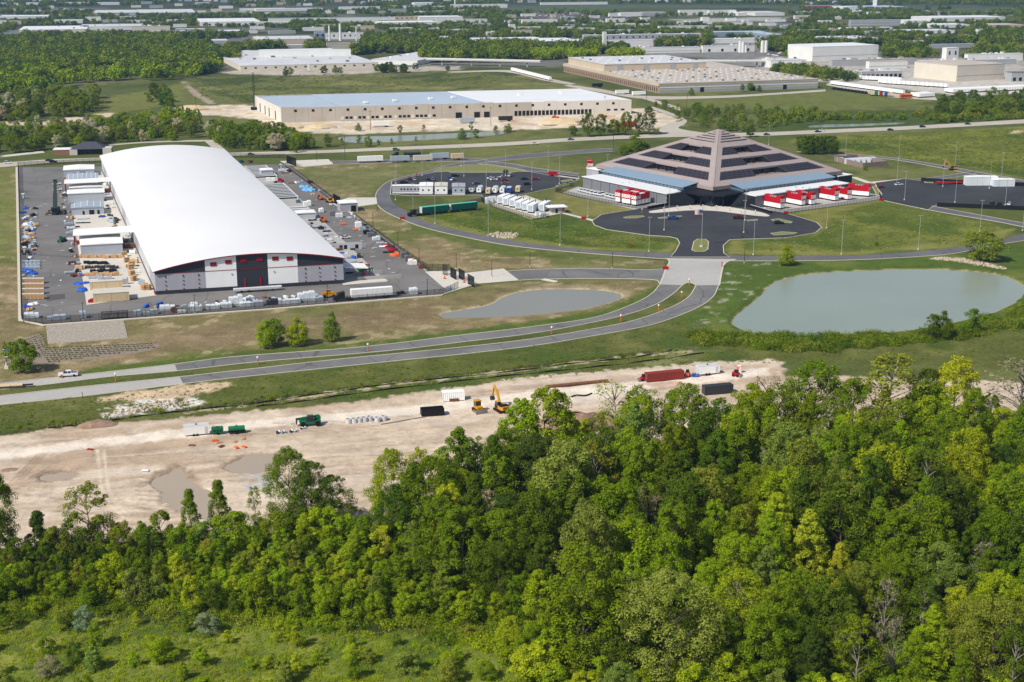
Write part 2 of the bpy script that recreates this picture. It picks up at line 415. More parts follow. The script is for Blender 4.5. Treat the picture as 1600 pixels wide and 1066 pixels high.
def ground():
 ys = np.concatenate([np.arange(1180,870,-4.0),np.arange(870,600,-2.0),np.arange(600,250,-1.7),np.arange(250,100,-1.4),np.arange(100,-34,-1.5)])
 xs = np.arange(-170,1775,3.1)
 rows = []
 Yr = np.array([W(800,y)[1] for y in ys])
 Yall = np.concatenate([[-3000,-800,0,120],Yr,[6500,8000,10500]])
 half = np.clip(Yall,190,None)
 cols = (xs - 800) / FPX
 X = np.concatenate([np.full((len(Yall),1),-7500.0),(half * 1.045)[:,None] * cols[None,:],np.full((len(Yall),1),7500.0)],1)
 Y = np.repeat(Yall[:,None],X.shape[1],1)
 nr,nc = X.shape
 x = X.ravel();y = Y.ravel()
 z = np.zeros_like(x)
 n1 = fbm(x,y,.012,5,1);n2 = fbm(x,y,.05,4,9);n3 = fbm(x,y,.25,3,21);n4 = fbm(x,y,.0035,4,33)
 col = np.zeros((x.size,3))
 def c3(c): return np.array(S(c))
 lerp = lambda a,b,t: a * (1 - t)[:,None] + b * t[:,None]
 g0,g1,g2 = c3((86,102,52)),c3((110,116,66)),c3((68,86,42))
 st = lambda v,a,b: np.clip((v - a) / (b - a),0,1)
 col = lerp(np.tile(g0,(x.size,1)),g1,st(n1,.42,.65));col = lerp(col,g2,st(n2,.5,.75) * .7)
 pxx,pyy = PX(x,np.maximum(y,60))
 def paint(poly,c,soft=1.5,amp=0.0,k=1.0,smooth=0,world=False,noise=None,mottle=.12):
  P = poly if world else wpts(poly,smooth,True)
  a = np.array(P);r_ = soft + amp + 2
  sel = np.where((x > a[:,0].min() - r_) & (x < a[:,0].max() + r_) & (y > a[:,1].min() - r_) & (y < a[:,1].max() + r_))[0]
  if not sel.size: return sel,None
  s_ = sdist(P,x[sel],y[sel])
  nn = fbm(x[sel],y[sel],.9 / max(amp,1.5),4,5) if noise is None else noise[sel]
  t = st(s_ + (nn - .5) * 2.4 * amp,-soft,soft) * k
  cc = c3(c)[None,:] * (1 + (n3[sel] - .5)[:,None] * 2 * mottle + (n2[sel] - .5)[:,None] * 2 * mottle)
  col[sel] = col[sel] * (1 - t)[:,None] + cc * t[:,None]
  return sel,t
 def blotch(poly,c,lo,hi,scale,k=1.,seed=3,soft=6,smooth=0):
  P = wpts(poly,smooth,True);a = np.array(P)
  sel = np.where((x > a[:,0].min()) & (x < a[:,0].max()) & (y > a[:,1].min()) & (y < a[:,1].max()))[0]
  if not sel.size: return
  s_ = st(sdist(P,x[sel],y[sel]),0,soft)
  t = s_ * st(fbm(x[sel],y[sel],scale,5,seed),lo,hi) * k
  col[sel] = col[sel] * (1 - t)[:,None] + c3(c)[None,:] * t[:,None]
 # ---- far plain: greens broken by paved and built-up patches
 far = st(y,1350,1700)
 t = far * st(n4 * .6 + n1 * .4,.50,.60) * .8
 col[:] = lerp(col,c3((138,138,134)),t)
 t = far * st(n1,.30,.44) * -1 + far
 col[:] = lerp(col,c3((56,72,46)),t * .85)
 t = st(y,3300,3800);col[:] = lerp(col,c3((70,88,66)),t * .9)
 paint([(790,22),(790,9),(1000,7),(1230,9),(1600,12),(1610,20),(1420,22),(1180,12),(1000,14)],(98,120,82),40,30)
 paint([(1000,30),(1180,25),(1210,30),(1180,38),(1000,40),(880,38)],(100,122,78),20,20)
 paint([(1040,30.5),(1180,27.5),(1230,28),(1200,33),(1090,35)],(196,192,186),6,5)
 paint([(1330,22),(1600,18),(1600,24.5),(1440,27)],(176,176,172),10,5)
 paint([(740,24),(800,20),(800,27),(740,27)],(104,128,80),20,10)
 paint([(760,40),(860,36),(1000,35),(1000,41),(800,45)],(98,118,78),20,20)
 # plant yards in the middle distance are paved
 paint([(1195,120),(1195,60),(900,58),(900,84),(1090,90)],(150,148,144),20,30)
 paint([(1195,130),(1180,90),(1240,88),(1600,92),(1620,146),(1500,150),(1400,138),(1300,128)],(196,190,180),6,10)
 paint([(318,112),(380,116),(480,119),(590,114),(720,110),(720,104),(480,106)],(196,186,170),3,8)
 # open field behind the building under construction
 paint([(285,132),(300,121),(400,119),(560,116),(700,110),(800,112),(850,124),(900,130),(980,148),(1000,170),(380,190),(300,170),(280,150)],(104,112,62),6,14)
 blotch([(285,132),(300,121),(560,116),(800,112),(900,130),(980,148),(400,170)],(64,86,44),.52,.62,.025,.8,5)
 blotch([(285,132),(300,121),(560,116),(800,112),(900,130),(980,148),(400,170)],(150,138,92),.56,.70,.03,.6,11)
 paint([(281,128),(289,127),(310,145),(336,162),(326,163),(300,147)],(166,150,130),1,3)
 paint([(180,150),(290,130),(290,160),(180,178),(120,172)],(112,118,60),5,8)
 # meadow right of the pyramid
 for q in ([(1190,222),(1320,212),(1620,196),(1620,282),(1520,262),(1400,246),(1300,236)],):
  paint(q,(96,110,48),3,6);blotch(q,(122,128,58),.48,.66,.05,.8,14,3);blotch(q,(60,88,34),.52,.66,.03,.8,15,3)
 paint([(1040,150),(1180,148),(1290,141),(1460,150),(1470,158),(1330,172),(1190,172),(1060,166)],(104,116,60),4,8)
 paint([(1190,180),(1270,175),(1420,172),(1620,165),(1620,188),(1410,198),(1190,206)],(70,92,42),4,6)
 paint([(1576,206),(1600,202),(1600,207),(1580,209)],(186,168,138),1,3)
 # earthworks round the building under construction
 site = [(262,168),(300,166),(385,163),(400,168),(440,176),(960,168),(1010,170),(1055,184),(1062,196),(1010,204),(930,198),(800,204),(700,204),(560,210),(470,206),(430,200),(395,186),(330,180),(270,178)]
 paint(site,(208,195,174),2,8);blotch(site,(196,170,138),.5,.66,.05,.8,17,2);blotch(site,(228,216,196),.55,.65,.08,.7,18,2)
 paint([(0,189),(60,190),(150,178),(175,176),(175,182),(100,192),(60,196),(0,196)],(206,190,162),1.5,4)
 # rough grass round the yard and along the boulevard
 dry = [(-60,256),(27,259),(33,505),(70,510),(690,462),(740,448),(830,440),(1016,438),(1031,446),(1012,462),(980,478),(926,497),(830,511),(720,524),(560,543),(374,557),(145,584),(47,594),(-60,604)]
 dr_r = [(447,258),(560,256),(700,258),(600,280),(580,300),(585,320),(625,344),(700,368),(800,388),(930,400),(1038,408),(1035,418),(917,419),(790,420),(727,426),(668,424),(560,340),(500,298)]
 for q in (dry,dr_r):
  paint(q,(120,112,74),.8,0);blotch(q,(148,130,98),.46,.62,.045,.85,41,2);blotch(q,(96,110,52),.50,.68,.04,.75,43,1)
  blotch(q,(184,166,132),.58,.68,.14,.6,47,2);blotch(q,(104,92,64),.52,.66,.3,.45,48,2)
 paint([(-60,262),(25,262),(26,380),(10,400),(-60,400)],(112,122,62),3,6,.8)
 paint([(200,535),(330,512),(560,486),(690,470),(690,500),(560,518),(330,542),(220,556)],(128,110,84),4,6,.65)
 paint([(640,345),(800,388),(940,402),(940,409),(780,398),(640,360)],(84,108,46),2,4,.85)
 paint([(470,268),(580,262),(690,256),(640,274),(590,300),(540,300)],(104,112,62),3,6,.7)
 paint([(40,598),(145,576),(374,550),(560,535),(720,516),(926,489),(985,470),(1020,448),(1035,446),(1016,466),(980,480),(926,499),(720,526),(374,559),(145,586),(40,600)],(82,106,44),1.5,3)
 paint([(766,474),(800,455),(835,446),(900,444),(960,450),(985,458),(968,468),(930,480),(860,491),(760,500),(680,497),(690,484)],(150,136,106),2,5,.8)
 # grass inside the ring road
 ring = [(614,318),(640,332),(767,370),(896,388),(1038,394),(1058,388),(1060,374),(1013,368),(940,358),(926,348),(870,332),(800,330),(740,318),(700,316),(640,330)]
 paint(ring,(84,106,44),2,2);blotch(ring,(110,116,62),.5,.66,.05,.8,61,2);blotch(ring,(62,88,34),.52,.64,.06,.7,62,2)
 paint([(655,336),(767,364),(896,384),(1030,391),(1050,380),(1058,384),(1046,395),(896,390),(767,372),(650,344)],(126,126,68),1.5,2,.8)
 paint([(870,302),(900,298),(1010,330),(940,338),(905,338),(860,318)],(128,124,70),2,3,.9)
 east = [(1135,394),(1142,376),(1228,374),(1276,366),(1288,352),(1262,338),(1240,332),(1372,314),(1450,330),(1590,358),(1560,374),(1510,384),(1424,393),(1330,398)]
 paint(east,(92,110,48),2,2);blotch(east,(120,126,62),.48,.64,.04,.8,71,2);blotch(east,(70,96,36),.52,.62,.05,.7,72,2)
 paint([(1135,397),(1142,376),(1160,376),(1165,391),(1330,393),(1500,376),(1560,362),(1585,357),(1562,376),(1510,386),(1424,395),(1330,400)],(130,128,68),1.2,1.5,.8)
 paint([(1240,330),(1270,325),(1375,308),(1378,315),(1300,335),(1294,352),(1270,370),(1285,354)],(126,124,64),1.5,2,.8)
 paint([(1040,432),(1130,412),(1600,380),(1700,376),(1700,560),(1100,560),(1020,545),(960,530),(1049,500),(1114,467)],(78,104,42),3,6);
 blotch([(1100,412),(1600,380),(1700,376),(1700,560),(1100,560)],(106,122,58),.5,.66,.06,.8,81,2)
 blotch([(1125,412),(1230,408),(1200,440),(1150,495),(1110,520),(1080,500)],(160,164,140),.62,.70,.25,.7,83,2)
 paint([(1448,404),(1500,402),(1540,408),(1575,420),(1530,414),(1490,407)],(170,156,132),1,3,.9)
 # pond margins: stone and mud
 for k_,c_ in (('p',(178,160,128)),('s',(192,174,142))):
  P = wp[k_];s_ = sdist(P,x,y);t = st(s_ + (n3 - .5) * 2,-1.6,-.6);col[:] = lerp(col,c3(c_),t * .9)
 for k_ in 'fm':
  s_ = sdist(wp[k_],x,y);t = st(s_ + (n2 - .5) * 6,-6,-1);col[:] = lerp(col,c3((74,82,50)),t * .9)
 # verge between boulevard and building site
 verge = [(-60,640),(0,634),(125,621),(282,601),(400,588),(650,562),(830,541),(917,528),(1005,512),(1060,500),(1100,520),(1160,535),(1300,545),(1500,520),(1700,500),(1700,580),(1272,565),(1100,568),(900,583),(800,593),(625,618),(475,636),(282,653),(140,663),(32,680),(-60,690)]
 paint(verge,(90,102,50),1,2);blotch(verge,(116,116,66),.50,.66,.05,.7,91,1);blotch(verge,(66,94,38),.5,.64,.07,.7,92,1)
 paint([(155,620),(200,612),(300,600),(352,597),(358,604),(300,620),(200,628),(160,626)],(200,176,146),1,3)
 blotch([(150,640),(220,622),(310,620),(330,630),(250,648),(160,656)],(218,212,204),.46,.56,.35,.95,95,1.5)
 for q in ([(-10,682),(40,673),(140,660),(220,648),(295,640),(400,628),(500,613),(625,596),(800,577),(920,562),(1000,552),(1080,546)],):
  P = wpts([(a,b - 2) for a,b in q] + [(a,b + 2.2) for a,b in reversed(q)])
  paint(P,(60,64,40),.6,1.5,.8,world=True)
  paint([(a,b + 2) for a,b in q[4:]] + [(a,b + 4.5) for a,b in reversed(q[4:])],(190,176,146),.5,2.5,.8)
 paint([(1000,574),(1060,545),(1120,548),(1060,560)],(150,150,104),2,6,.5)
 # building site: bare graded soil
 dirt = [(-80,694),(7,682),(60,674),(140,664),(282,653),(400,642),(475,636),(540,630),(625,618),(725,605),(800,592),(900,582),(987,576),(1050,571),(1100,566),(1200,562),(1222,566),(1224,588),(1310,588),(1480,592),(1640,600),(1640,640),(1300,680),(1100,690),(960,700),(870,730),(760,790),(640,810),(450,832),(300,842),(150,850),(-80,862)]
 sel,t = paint(dirt,(198,179,156),.7,2.2,mottle=.06)
 soil = np.zeros_like(x);soil[sel] = t
 xs_,ys_ = x[sel],y[sel];al,ac = xs_ * .974 + ys_ * .225,ys_ * .974 - xs_ * .225
 for sx,sy,lo,hi,cc,kk,sd in ((.012,.03,.48,.64,(176,153,130),.75,101),(.02,.3,.50,.66,(216,200,180),.6,103),(.03,.55,.54,.72,(164,143,122),.5,105),(.05,.08,.56,.70,(218,202,182),.6,107),(.6,.6,.58,.8,(146,126,106),.35,108)):
  tt = st(fbm(al * sx / sy + 31 * np.sin(ac * .008),ac,sy,4,sd),lo,hi) * t * kk
  col[sel] = col[sel] * (1 - tt)[:,None] + c3(cc)[None] * tt[:,None]
 haul = [(-60,718),(0,711),(75,701),(150,690),(282,677),(400,662),(500,654),(600,645),(725,632),(800,622),(870,612),(1000,601),(1100,590),(1200,580)]
 paint([(a,b - 6) for a,b in haul] + [(a,b + 8) for a,b in reversed(haul)],(230,217,200),1.2,1.5,.92,mottle=.03)
 def track(line,wpx,c,k):
  paint([(a - wpx,b) for a,b in line] + [(a + wpx,b) for a,b in reversed(line)],c,.35,.4,k)
 for dx in (0,10):
  track([(152 + dx,703),(155 + dx,730),(158 + dx,760),(172 + dx,790),(195 + dx,810)],1.6,(222,206,184),.9)
 for dx in (0,7,13): track([(60 + dx,708),(40 + dx,730),(18 + dx,752),(0,766)],1.5,(160,138,114),.8)
 for j in range(9):
  yy = 745 + j * 7
  P = [(205 + j * 2,yy),(250,yy + 3),(300,yy + 2 - j)]
  paint([(a,b - .6) for a,b in P] + [(a,b + .9) for a,b in reversed(P)],(146,126,106),.3,.5,.7)
 for j in range(14):
  yy = 645 + j * 9;x0 = 330 + (j * 97) % 260
  P = [(x0,yy + 8),(x0 + 110,yy + 3),(x0 + 230,yy - 6)]
  paint([(a,b - .7) for a,b in P] + [(a,b + .9) for a,b in reversed(P)],(152,132,112) if j % 2 else (216,200,180),.3,.6,.6)
 for j in range(8):
  P = [(20 + j * 6,760 + j * 11),(120,772 + j * 10),(250,790 + j * 6),(380,800 + j * 3)]
  paint([(a,b - .8) for a,b in P] + [(a,b + 1.) for a,b in reversed(P)],(150,128,106) if j % 2 else (216,198,176),.4,.8,.6)
 paint([(855,622),(900,610),(1000,600),(1002,612),(930,628),(880,632)],(226,214,196),1.5,2,.7)
 paint([(985,600),(1050,596),(1090,602),(1040,607)],(172,138,110),.8,2,.6)
 blotch([(374,742),(440,736),(440,765),(380,770)],(178,178,178),.40,.5,.5,.9,109,1)
 for pd in PUDDLES: paint([((a - sum(p[0] for p in pd) / len(pd)) * 1.16 + sum(p[0] for p in pd) / len(pd),(b - sum(p[1] for p in pd) / len(pd)) * 1.2 + sum(p[1] for p in pd) / len(pd)) for a,b in pd],(150,130,110),.6,1,.8)
 # woodland floor and rough meadow at the foot of the picture
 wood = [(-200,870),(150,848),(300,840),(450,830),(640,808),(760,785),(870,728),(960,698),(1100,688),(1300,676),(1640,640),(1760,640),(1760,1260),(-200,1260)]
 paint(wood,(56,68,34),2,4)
 mead = [(-200,985),(100,960),(220,965),(330,985),(480,990),(640,985),(760,990),(820,1010),(900,1040),(1000,1052),(1180,1060),(1300,1080),(1300,1260),(-200,1260)]
 paint(mead,(112,132,56),2,6);blotch(mead,(136,144,66),.48,.62,.09,.8,121,1);blotch(mead,(60,90,34),.5,.62,.15,.7,122,1)
 # gentle relief: pond basins, ruts and heaps of the building site, hummocky grass
 for k_,dep in (('p',1.6),('s',1.4),('f',1.2),('m',1.0)):
  s_ = sdist(wp[k_],x,y);z -= st(s_,-3.0,3.0) * dep
 for pd in PUDDLES:
  s_ = sdist(wpts(pd,4,True),x,y);z -= st(s_ + (n3 - .5) * 5 + (n2 - .5) * 5,-.8,.8) * .7;soil *= 1 - st(s_,-6,0) * .7
 z += soil * ((fbm(x,y,.12,3,131) - .5) * .5 + (n3 - .5) * .22)
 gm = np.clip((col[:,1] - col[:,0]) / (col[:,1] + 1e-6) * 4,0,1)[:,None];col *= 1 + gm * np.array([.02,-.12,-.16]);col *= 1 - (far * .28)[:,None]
 col *= (1 + (n3 - .5) * .22)[:,None]
 me = bpy.data.meshes.new('ground')
 idx = np.arange(nr * nc).reshape(nr,nc)
 q = np.stack([idx[:-1,:-1],idx[:-1,1:],idx[1:,1:],idx[1:,:-1]],-1).reshape(-1,4)
 me.vertices.add(nr * nc);me.vertices.foreach_set('co',np.stack([x,y,z],1).astype(np.float32).ravel())
 me.loops.add(q.size);me.loops.foreach_set('vertex_index',q.ravel().astype(np.int32))
 me.polygons.add(len(q));me.polygons.foreach_set('loop_start',np.arange(0,q.size,4,dtype=np.int32))
 me.polygons.foreach_set('use_smooth',np.ones(len(q),bool))
 ca = me.attributes.new('soil_colour','FLOAT_COLOR','POINT')
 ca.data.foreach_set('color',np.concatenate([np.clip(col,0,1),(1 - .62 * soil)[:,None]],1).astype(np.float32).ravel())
 me.update(calc_edges=True)
 m = bpy.data.materials.new('turf_and_soil');m.use_nodes = True
 nt = m.node_tree;N = nt.nodes;L = nt.links;b = N['Principled BSDF']
 b.inputs['Roughness'].default_value = .95;b.inputs['Specular IOR Level'].default_value = .1
 at = N.new('ShaderNodeAttribute');at.attribute_name = 'soil_colour'
 tc = N.new('ShaderNodeTexCoord')
 na = N.new('ShaderNodeTexNoise');na.inputs['Scale'].default_value = .9;na.inputs['Detail'].default_value = 6;na.inputs['Roughness'].default_value = .7
 nb = N.new('ShaderNodeTexNoise');nb.inputs['Scale'].default_value = .14;nb.inputs['Detail'].default_value = 6;nb.inputs['Roughness'].default_value = .65
 L.new(tc.outputs['Object'],na.inputs['Vector']);L.new(tc.outputs['Object'],nb.inputs['Vector'])
 ra = N.new('ShaderNodeMapRange');ra.inputs[1].default_value = .3;ra.inputs[2].default_value = .7;ra.inputs[3].default_value = -.34;ra.inputs[4].default_value = .34
 rb = N.new('ShaderNodeMapRange');rb.inputs[1].default_value = .3;rb.inputs[2].default_value = .7;rb.inputs[3].default_value = .84;rb.inputs[4].default_value = 1.16
 L.new(na.outputs['Fac'],ra.inputs[0]);L.new(nb.outputs['Fac'],rb.inputs[0])
 ma = N.new('ShaderNodeMath');ma.operation = 'MULTIPLY_ADD';ma.inputs[2].default_value = 1;L.new(ra.outputs[0],ma.inputs[0]);L.new(at.outputs['Alpha'],ma.inputs[1])
 mu = N.new('ShaderNodeMath');mu.operation = 'MULTIPLY';L.new(ma.outputs[0],mu.inputs[0]);L.new(rb.outputs[0],mu.inputs[1])
 vm = N.new('ShaderNodeVectorMath');vm.operation = 'SCALE';L.new(at.outputs['Color'],vm.inputs[0]);L.new(mu.outputs[0],vm.inputs['Scale'])
 L.new(vm.outputs[0],b.inputs['Base Color'])
 bp = N.new('ShaderNodeBump');bp.inputs['Strength'].default_value = .6;bp.inputs['Distance'].default_value = .35
 L.new(na.outputs['Fac'],bp.inputs['Height']);L.new(bp.outputs[0],b.inputs['Normal'])
 me.materials.append(m)
 return struct(obj('ground',me))
ground()

# ------------------------------------------------------------------ water
def grow(P,k):
 P = np.array(P);c = P.mean(0);d = P - c;l = np.linalg.norm(d,axis=1)[:,None]
 return (c + d * (1 + k / l)).tolist()
struct(sheet('pond',grow(wp['p'],1.2),-.62,'water'))
struct(sheet('pond',grow(wp['s'],1.0),-.55,'silt_water'))
struct(sheet('pond',grow(wp['f'],1.0),-.5,'water'))
struct(sheet('pond',grow(wp['m'],1.0),-.4,'water'))
for pd in PUDDLES: struct(sheet('puddle',grow(wpts(pd,4,True),3.0),-.30,'puddle'))

# ------------------------------------------------------------------ roads, lots and kerbs
def road(name,top,bot,m,z=.05,n=6,kt=True,kb=True):
 a,b = wpts(top,n),wpts(bot,n)
 def even(P,k=90):
  P = np.array(P);l = np.r_[0,np.cumsum(np.linalg.norm(np.diff(P,axis=0),axis=1))];q = np.linspace(0,l[-1],k)
  return np.stack([np.interp(q,l,P[:,0]),np.interp(q,l,P[:,1])],1)
 A,B = even(a),even(b);k = len(A)
 o = struct(MB().add([(*p,z) for p in A] + [(*p,z) for p in B],[(k + i,k + i + 1,i + 1,i) for i in range(k - 1)]).build(name,m))
 if kt: kerb('kerb',a,parent=o)
 if kb: kerb('kerb',b,parent=o)
 return o
def lot(name,px,m,z=.05,n=0,k=True):
 P = wpts(px,n,True)
 o = struct(sheet(name,P,z,m))
 if k: kerb('kerb',P,parent=o,closed=True)
 return o
up_t = [(-60,606),(47,594),(100,589),(145,584),(225,575),(275,569),(374,557),(560,543),(720,524),(830,511),(926,497),(983,478),(1016,461),(1031,445)]
up_b = [(-60,617),(0,609),(82,600),(175,588.5),(275,580),(400,566),(600,549),(720,535),(830,521.5),(917,506),(983,491),(1027,475),(1052,459),(1066,446)]
lo_t = [(-60,626),(0,619),(125,605),(282,589),(400,576),(535,561),(720,543),(830,530),(917,516),(983,503),(1038,485),(1074,466),(1088,446)]
lo_b = [(-60,640),(0,633),(125,620),(282,600.5),(400,587),(650,561),(720,554),(830,541),(917,527),(1005,511),(1049,498),(1092,480),(1114,464),(1123,446)]
road('boulevard',up_t,up_b,'asphalt_road')
road('boulevard',lo_t,lo_b,'asphalt_road')
struct(sheet('concrete_lane',wpts([(-60,606.5),(47,594.7),(145,584.6),(225,575.6),(273,569.8),(277,579.3),(175,588),(82,599.4),(0,608.4),(-60,616.4)]),.075,'concrete_grey'))
struct(sheet('concrete_lane',wpts([(-60,626.6),(0,619.6),(125,605.6),(281,589.6),(286,599.6),(125,619.4),(0,632.4),(-60,639.4)]),.075,'concrete_grey'))
ix = [(1031,445),(1036,433),(1045,409),(1042,404),(1150,405),(1138,409),(1130,416),(1124,446),(1088,446.5),(1081,442.5),(1073,442.5),(1066,446)]
o = struct(sheet('road_crossing',wpts(ix),.085,'concrete_grey'))
kerb('kerb',wpts([(1031,445),(1036,433),(1040,421)],4),parent=o,w=.6);kerb('kerb',wpts([(1041,420),(1046,409),(1042,404)],4),parent=o,w=.6);kerb('kerb',wpts([(1150,406),(1138,409),(1130,416),(1124,446)],4),parent=o,w=.6)
kerb('kerb',wpts([(1066,446),(1073,442.5),(1081,442.5),(1088,446.5)],4),parent=o)
road('side_road',[(792,424),(830,421.5),(917,419.5),(1005,421.7),(1040,420)],[(811,439),(830,437),(917,435.5),(1016,437),(1031,443)],'asphalt_road')
ring_o = [(760,249),(711,256),(655,271),(617,280),(599,289),(588,302),(587.5,316),(599,329),(625,342),(674,359),(767,379),(830,388),(917,396),(1027,404),(1100,407),(1180,408),(1330,406.5),(1461,399.5),(1510,393),(1564,382),(1600,376),(1700,358)]
ring_i = [(780,253),(726,259),(680,269),(645,279),(622,288),(611,299),(610,306),(614,317),(629,326.5),(655,342),(692,355),(767,370),(830,381),(896,388.5),(961,394),(1051,395.5),(1135,398),(1180,401),(1330,399.5),(1424,394),(1510,385),(1561,376),(1600,366),(1700,348)]
road('ring_road',ring_o,ring_i,'asphalt_ring',z=.06,kt=True,kb=False)
road('loop_road',[(745,251),(780,246),(830,240),(880,237),(940,232.5),(960,233)],[(745,256),(780,252),(830,247),(880,242.5),(940,238),(960,237)],'asphalt_ring',z=.07)
road('loop_road',[(762,252),(800,256),(830,262),(870,267),(905,272)],[(748,256),(790,262),(830,269),(870,276),(905,279)],'asphalt_ring',z=.08)
road('loop_road',[(1245,234),(1330,240.6),(1405,248),(1480,260),(1517,267),(1600,282),(1700,300)],[(1245,237),(1330,243.6),(1405,251),(1480,264.5),(1517,272),(1600,289),(1700,308)],'asphalt_ring',z=.07)
road('loop_road',[(1432,280),(1460,277),(1500,271.5),(1517,268.5)],[(1440,283),(1480,279),(1517,273),(1525,271)],'asphalt_ring',z=.08)
road('loop_road',[(1455,322),(1530,336),(1600,349),(1700,368)],[(1438,326),(1500,337),(1560,347),(1600,355),(1700,374)],'asphalt_ring',z=.07)
lot('parking_lot',[(612,284),(640,277),(677,270),(700,268),(806,268.5),(829,268),(857,270),(905,276),(900,283),(873,292),(818,304),(758,311),(752,305),(735,305),(690,306),(640,306),(610,304)],'asphalt_new',z=.09)
lot('truck_lane',[(621,323),(655,332.5),(735,320),(760,313),(752,309),(700,321),(640,328)],'asphalt_new',z=.10,k=False)
front = [(925,345.6),(939,336),(975,330),(1017,324),(1045,318),(1100,312),(1150,315),(1197,328),(1230,334),(1256,341.7),(1276,348),(1284,355.5),(1274,364),(1228,372),(1160,374),(1140,375),(1130,384),(1131,396),(1140,402),(1048,402),(1056,392),(1062,380),(1058,373),(1046,370),(1013,368),(948,359),(929,352)]
lot('parking_lot',front,'asphalt_new',z=.10)
lot('parking_lot',[(1367,286),(1414,279.5),(1440,283),(1480,286),(1517,288),(1600,291),(1720,297),(1720,334),(1600,327),(1465,319.5),(1458,323),(1450,328),(1420,322),(1374,312),(1378,303),(1372,296)],'asphalt_new',z=.09)
lot('trailer_lane',[(518,252),(575,251),(640,247.5),(700,246),(760,248.5),(745,252),(690,253),(640,253.5),(560,256),(520,257)],'asphalt_ring',z=.10)
def island(px,n=0):
 P = wpts(px,n,True)
 o = struct(sheet('kerb_island',P,.13,'island_grass'));kerb('kerb',P,parent=o,closed=True,h=.16)
dm('island_grass',(122,126,72),rough=.95,var=.2,scale=.8)
for q in ([(677,268.4),(690,263),(730,258),(760,257),(800,262),(826,268.4),(808,268.4),(800,270),(705,270),(698,267.5)],
   [(974,340),(985,338),(1004,337.5),(1007,339),(995,341),(978,341.5)],[(1028,340.5),(1064,337.5),(1066,338.5),(1050,340.5),(1030,342)],
   [(1205,343.5),(1215,342),(1238,347),(1236,349),(1212,346.5)],[(1204,365),(1222,362.5),(1246,364),(1240,366),(1210,368)],
   [(1167,344),(1183,343),(1184,344.5),(1168,346)],
   [(1081,391),(1084,378),(1090,374),(1102,374),(1107,378),(1106,390),(1100,393.5),(1086,393.5)],
   [(1363,292),(1368,290),(1376,303),(1370,305)],[(1444,284.5),(1455,283),(1458,286.5),(1446,286)],
   [(876,283),(892,280),(896,282.5),(880,285)],[(868,291),(884,286.5),(890,289),(872,293.5)]):
 island(q)
# public road, tracks and paths
road('highway',[(-60,259),(0,255),(75,249.5),(150,247),(260,243),(375,238.5),(505,235),(630,229.5),(780,223),(905,215),(1055,209),(1180,207.5),(1311,202),(1416,197.5),(1600,187),(1720,180)],
  [(-60,266),(0,262),(75,255),(150,251.5),(260,248),(375,243.5),(505,239.5),(630,234.5),(780,228.5),(905,220.5),(1055,214.5),(1180,213),(1311,207.5),(1416,203),(1600,193),(1720,186)],'highway',z=.12,kt=False,kb=False)
road('access_road',[(1052,211),(1030,205),(1040,195),(1062,190),(1066,186),(1040,178),(1010,168)],[(1110,209),(1075,204),(1060,200),(1070,194),(1072,187),(1050,177),(1020,167)],'highway',z=.10,kt=False,kb=False)
road('access_road',[(992,147),(1020,155),(1068,170)],[(985,149.5),(1015,158),(1062,173)],'highway',z=.14,kt=False,kb=False)
road('access_road',[(1300,126),(1340,135),(1415,146),(1460,150)],[(1290,133),(1340,143),(1400,153),(1465,157)],'highway',z=.10,kt=False,kb=False)
road('access_road',[(700,112),(800,110),(850,121),(900,131)],[(700,114),(790,113),(850,126),(890,133)],'highway',z=.10,kt=False,kb=False)
road('access_road',[(890,133),(930,138),(1010,150),(1120,150),(1200,146),(1290,140)],[(880,134),(930,143),(1010,155),(1120,153.5),(1200,149),(1290,143)],'highway',z=.09,kt=False,kb=False)
road('footpath',[(-60,250),(0,243.5),(67,236)],[(-60,254),(0,246.5),(70,239)],'concrete',z=.1,kt=False,kb=False)
road('footpath',[(170,226),(232,221.5),(320,219),(335,221),(358,239)],[(170,228),(232,223.5),(312,221.5),(322,223),(340,241)],'highway',z=.1,kt=False,kb=False)

# ------------------------------------------------------------------ the works yard
yard = [(27,262),(33,500),(68,507),(420,482),(690,460.5),(706,455),(719,447),(735,440),(728,427),(668,425),(447,257)]
o = struct(sheet('yard_paving',wpts(yard),.05,'asphalt_yard'))
kerb('kerb',wpts([(26,262),(31.5,501),(68,509),(420,484),(690,462),(712,454),(742,445)]),w=1.2,h=.35,m='kerb',parent=o)
kerb('kerb',wpts([(447,257),(560,342),(668,424)]),w=1.0,h=.2,m='kerb',parent=o)
def slab(name,px,m,z): return struct(sheet(name,wpts(px),z,m))
def slab_h(name,uv,m,z): return struct(sheet(name,[HL(*q)[:2] for q in uv],z,m))
slab_h('concrete_slab',[(-37.5,335),(-25.5,-9),(0,-1),(0,330)],'concrete',.09)
slab_h('concrete_slab',[(55,330),(72,-4),(89,-4),(88,22),(80,318)],'concrete_grey',.09)
slab('concrete_slab',[(664,425),(700,422),(727,427),(743,443),(708,456),(692,449)],'concrete',.10)
slab('concrete_apron',[(727,427),(787,420),(811,438.5),(743,444)],'concrete',.11)
slab('concrete_apron',[(437,252),(513,249),(521,257),(475,261),(449,258)],'concrete',.10)
slab('concrete_apron',[(518,318),(545,309),(588,309),(590,319),(560,323),(535,327)],'concrete',.10)
slab('concrete_slab',[(534,441),(601,436),(607,439),(560,444),(536,446)],'concrete',.12)
slab('asphalt_patch',[(73,462),(101,459),(102.5,467),(73,471)],'asphalt_patch',.075)
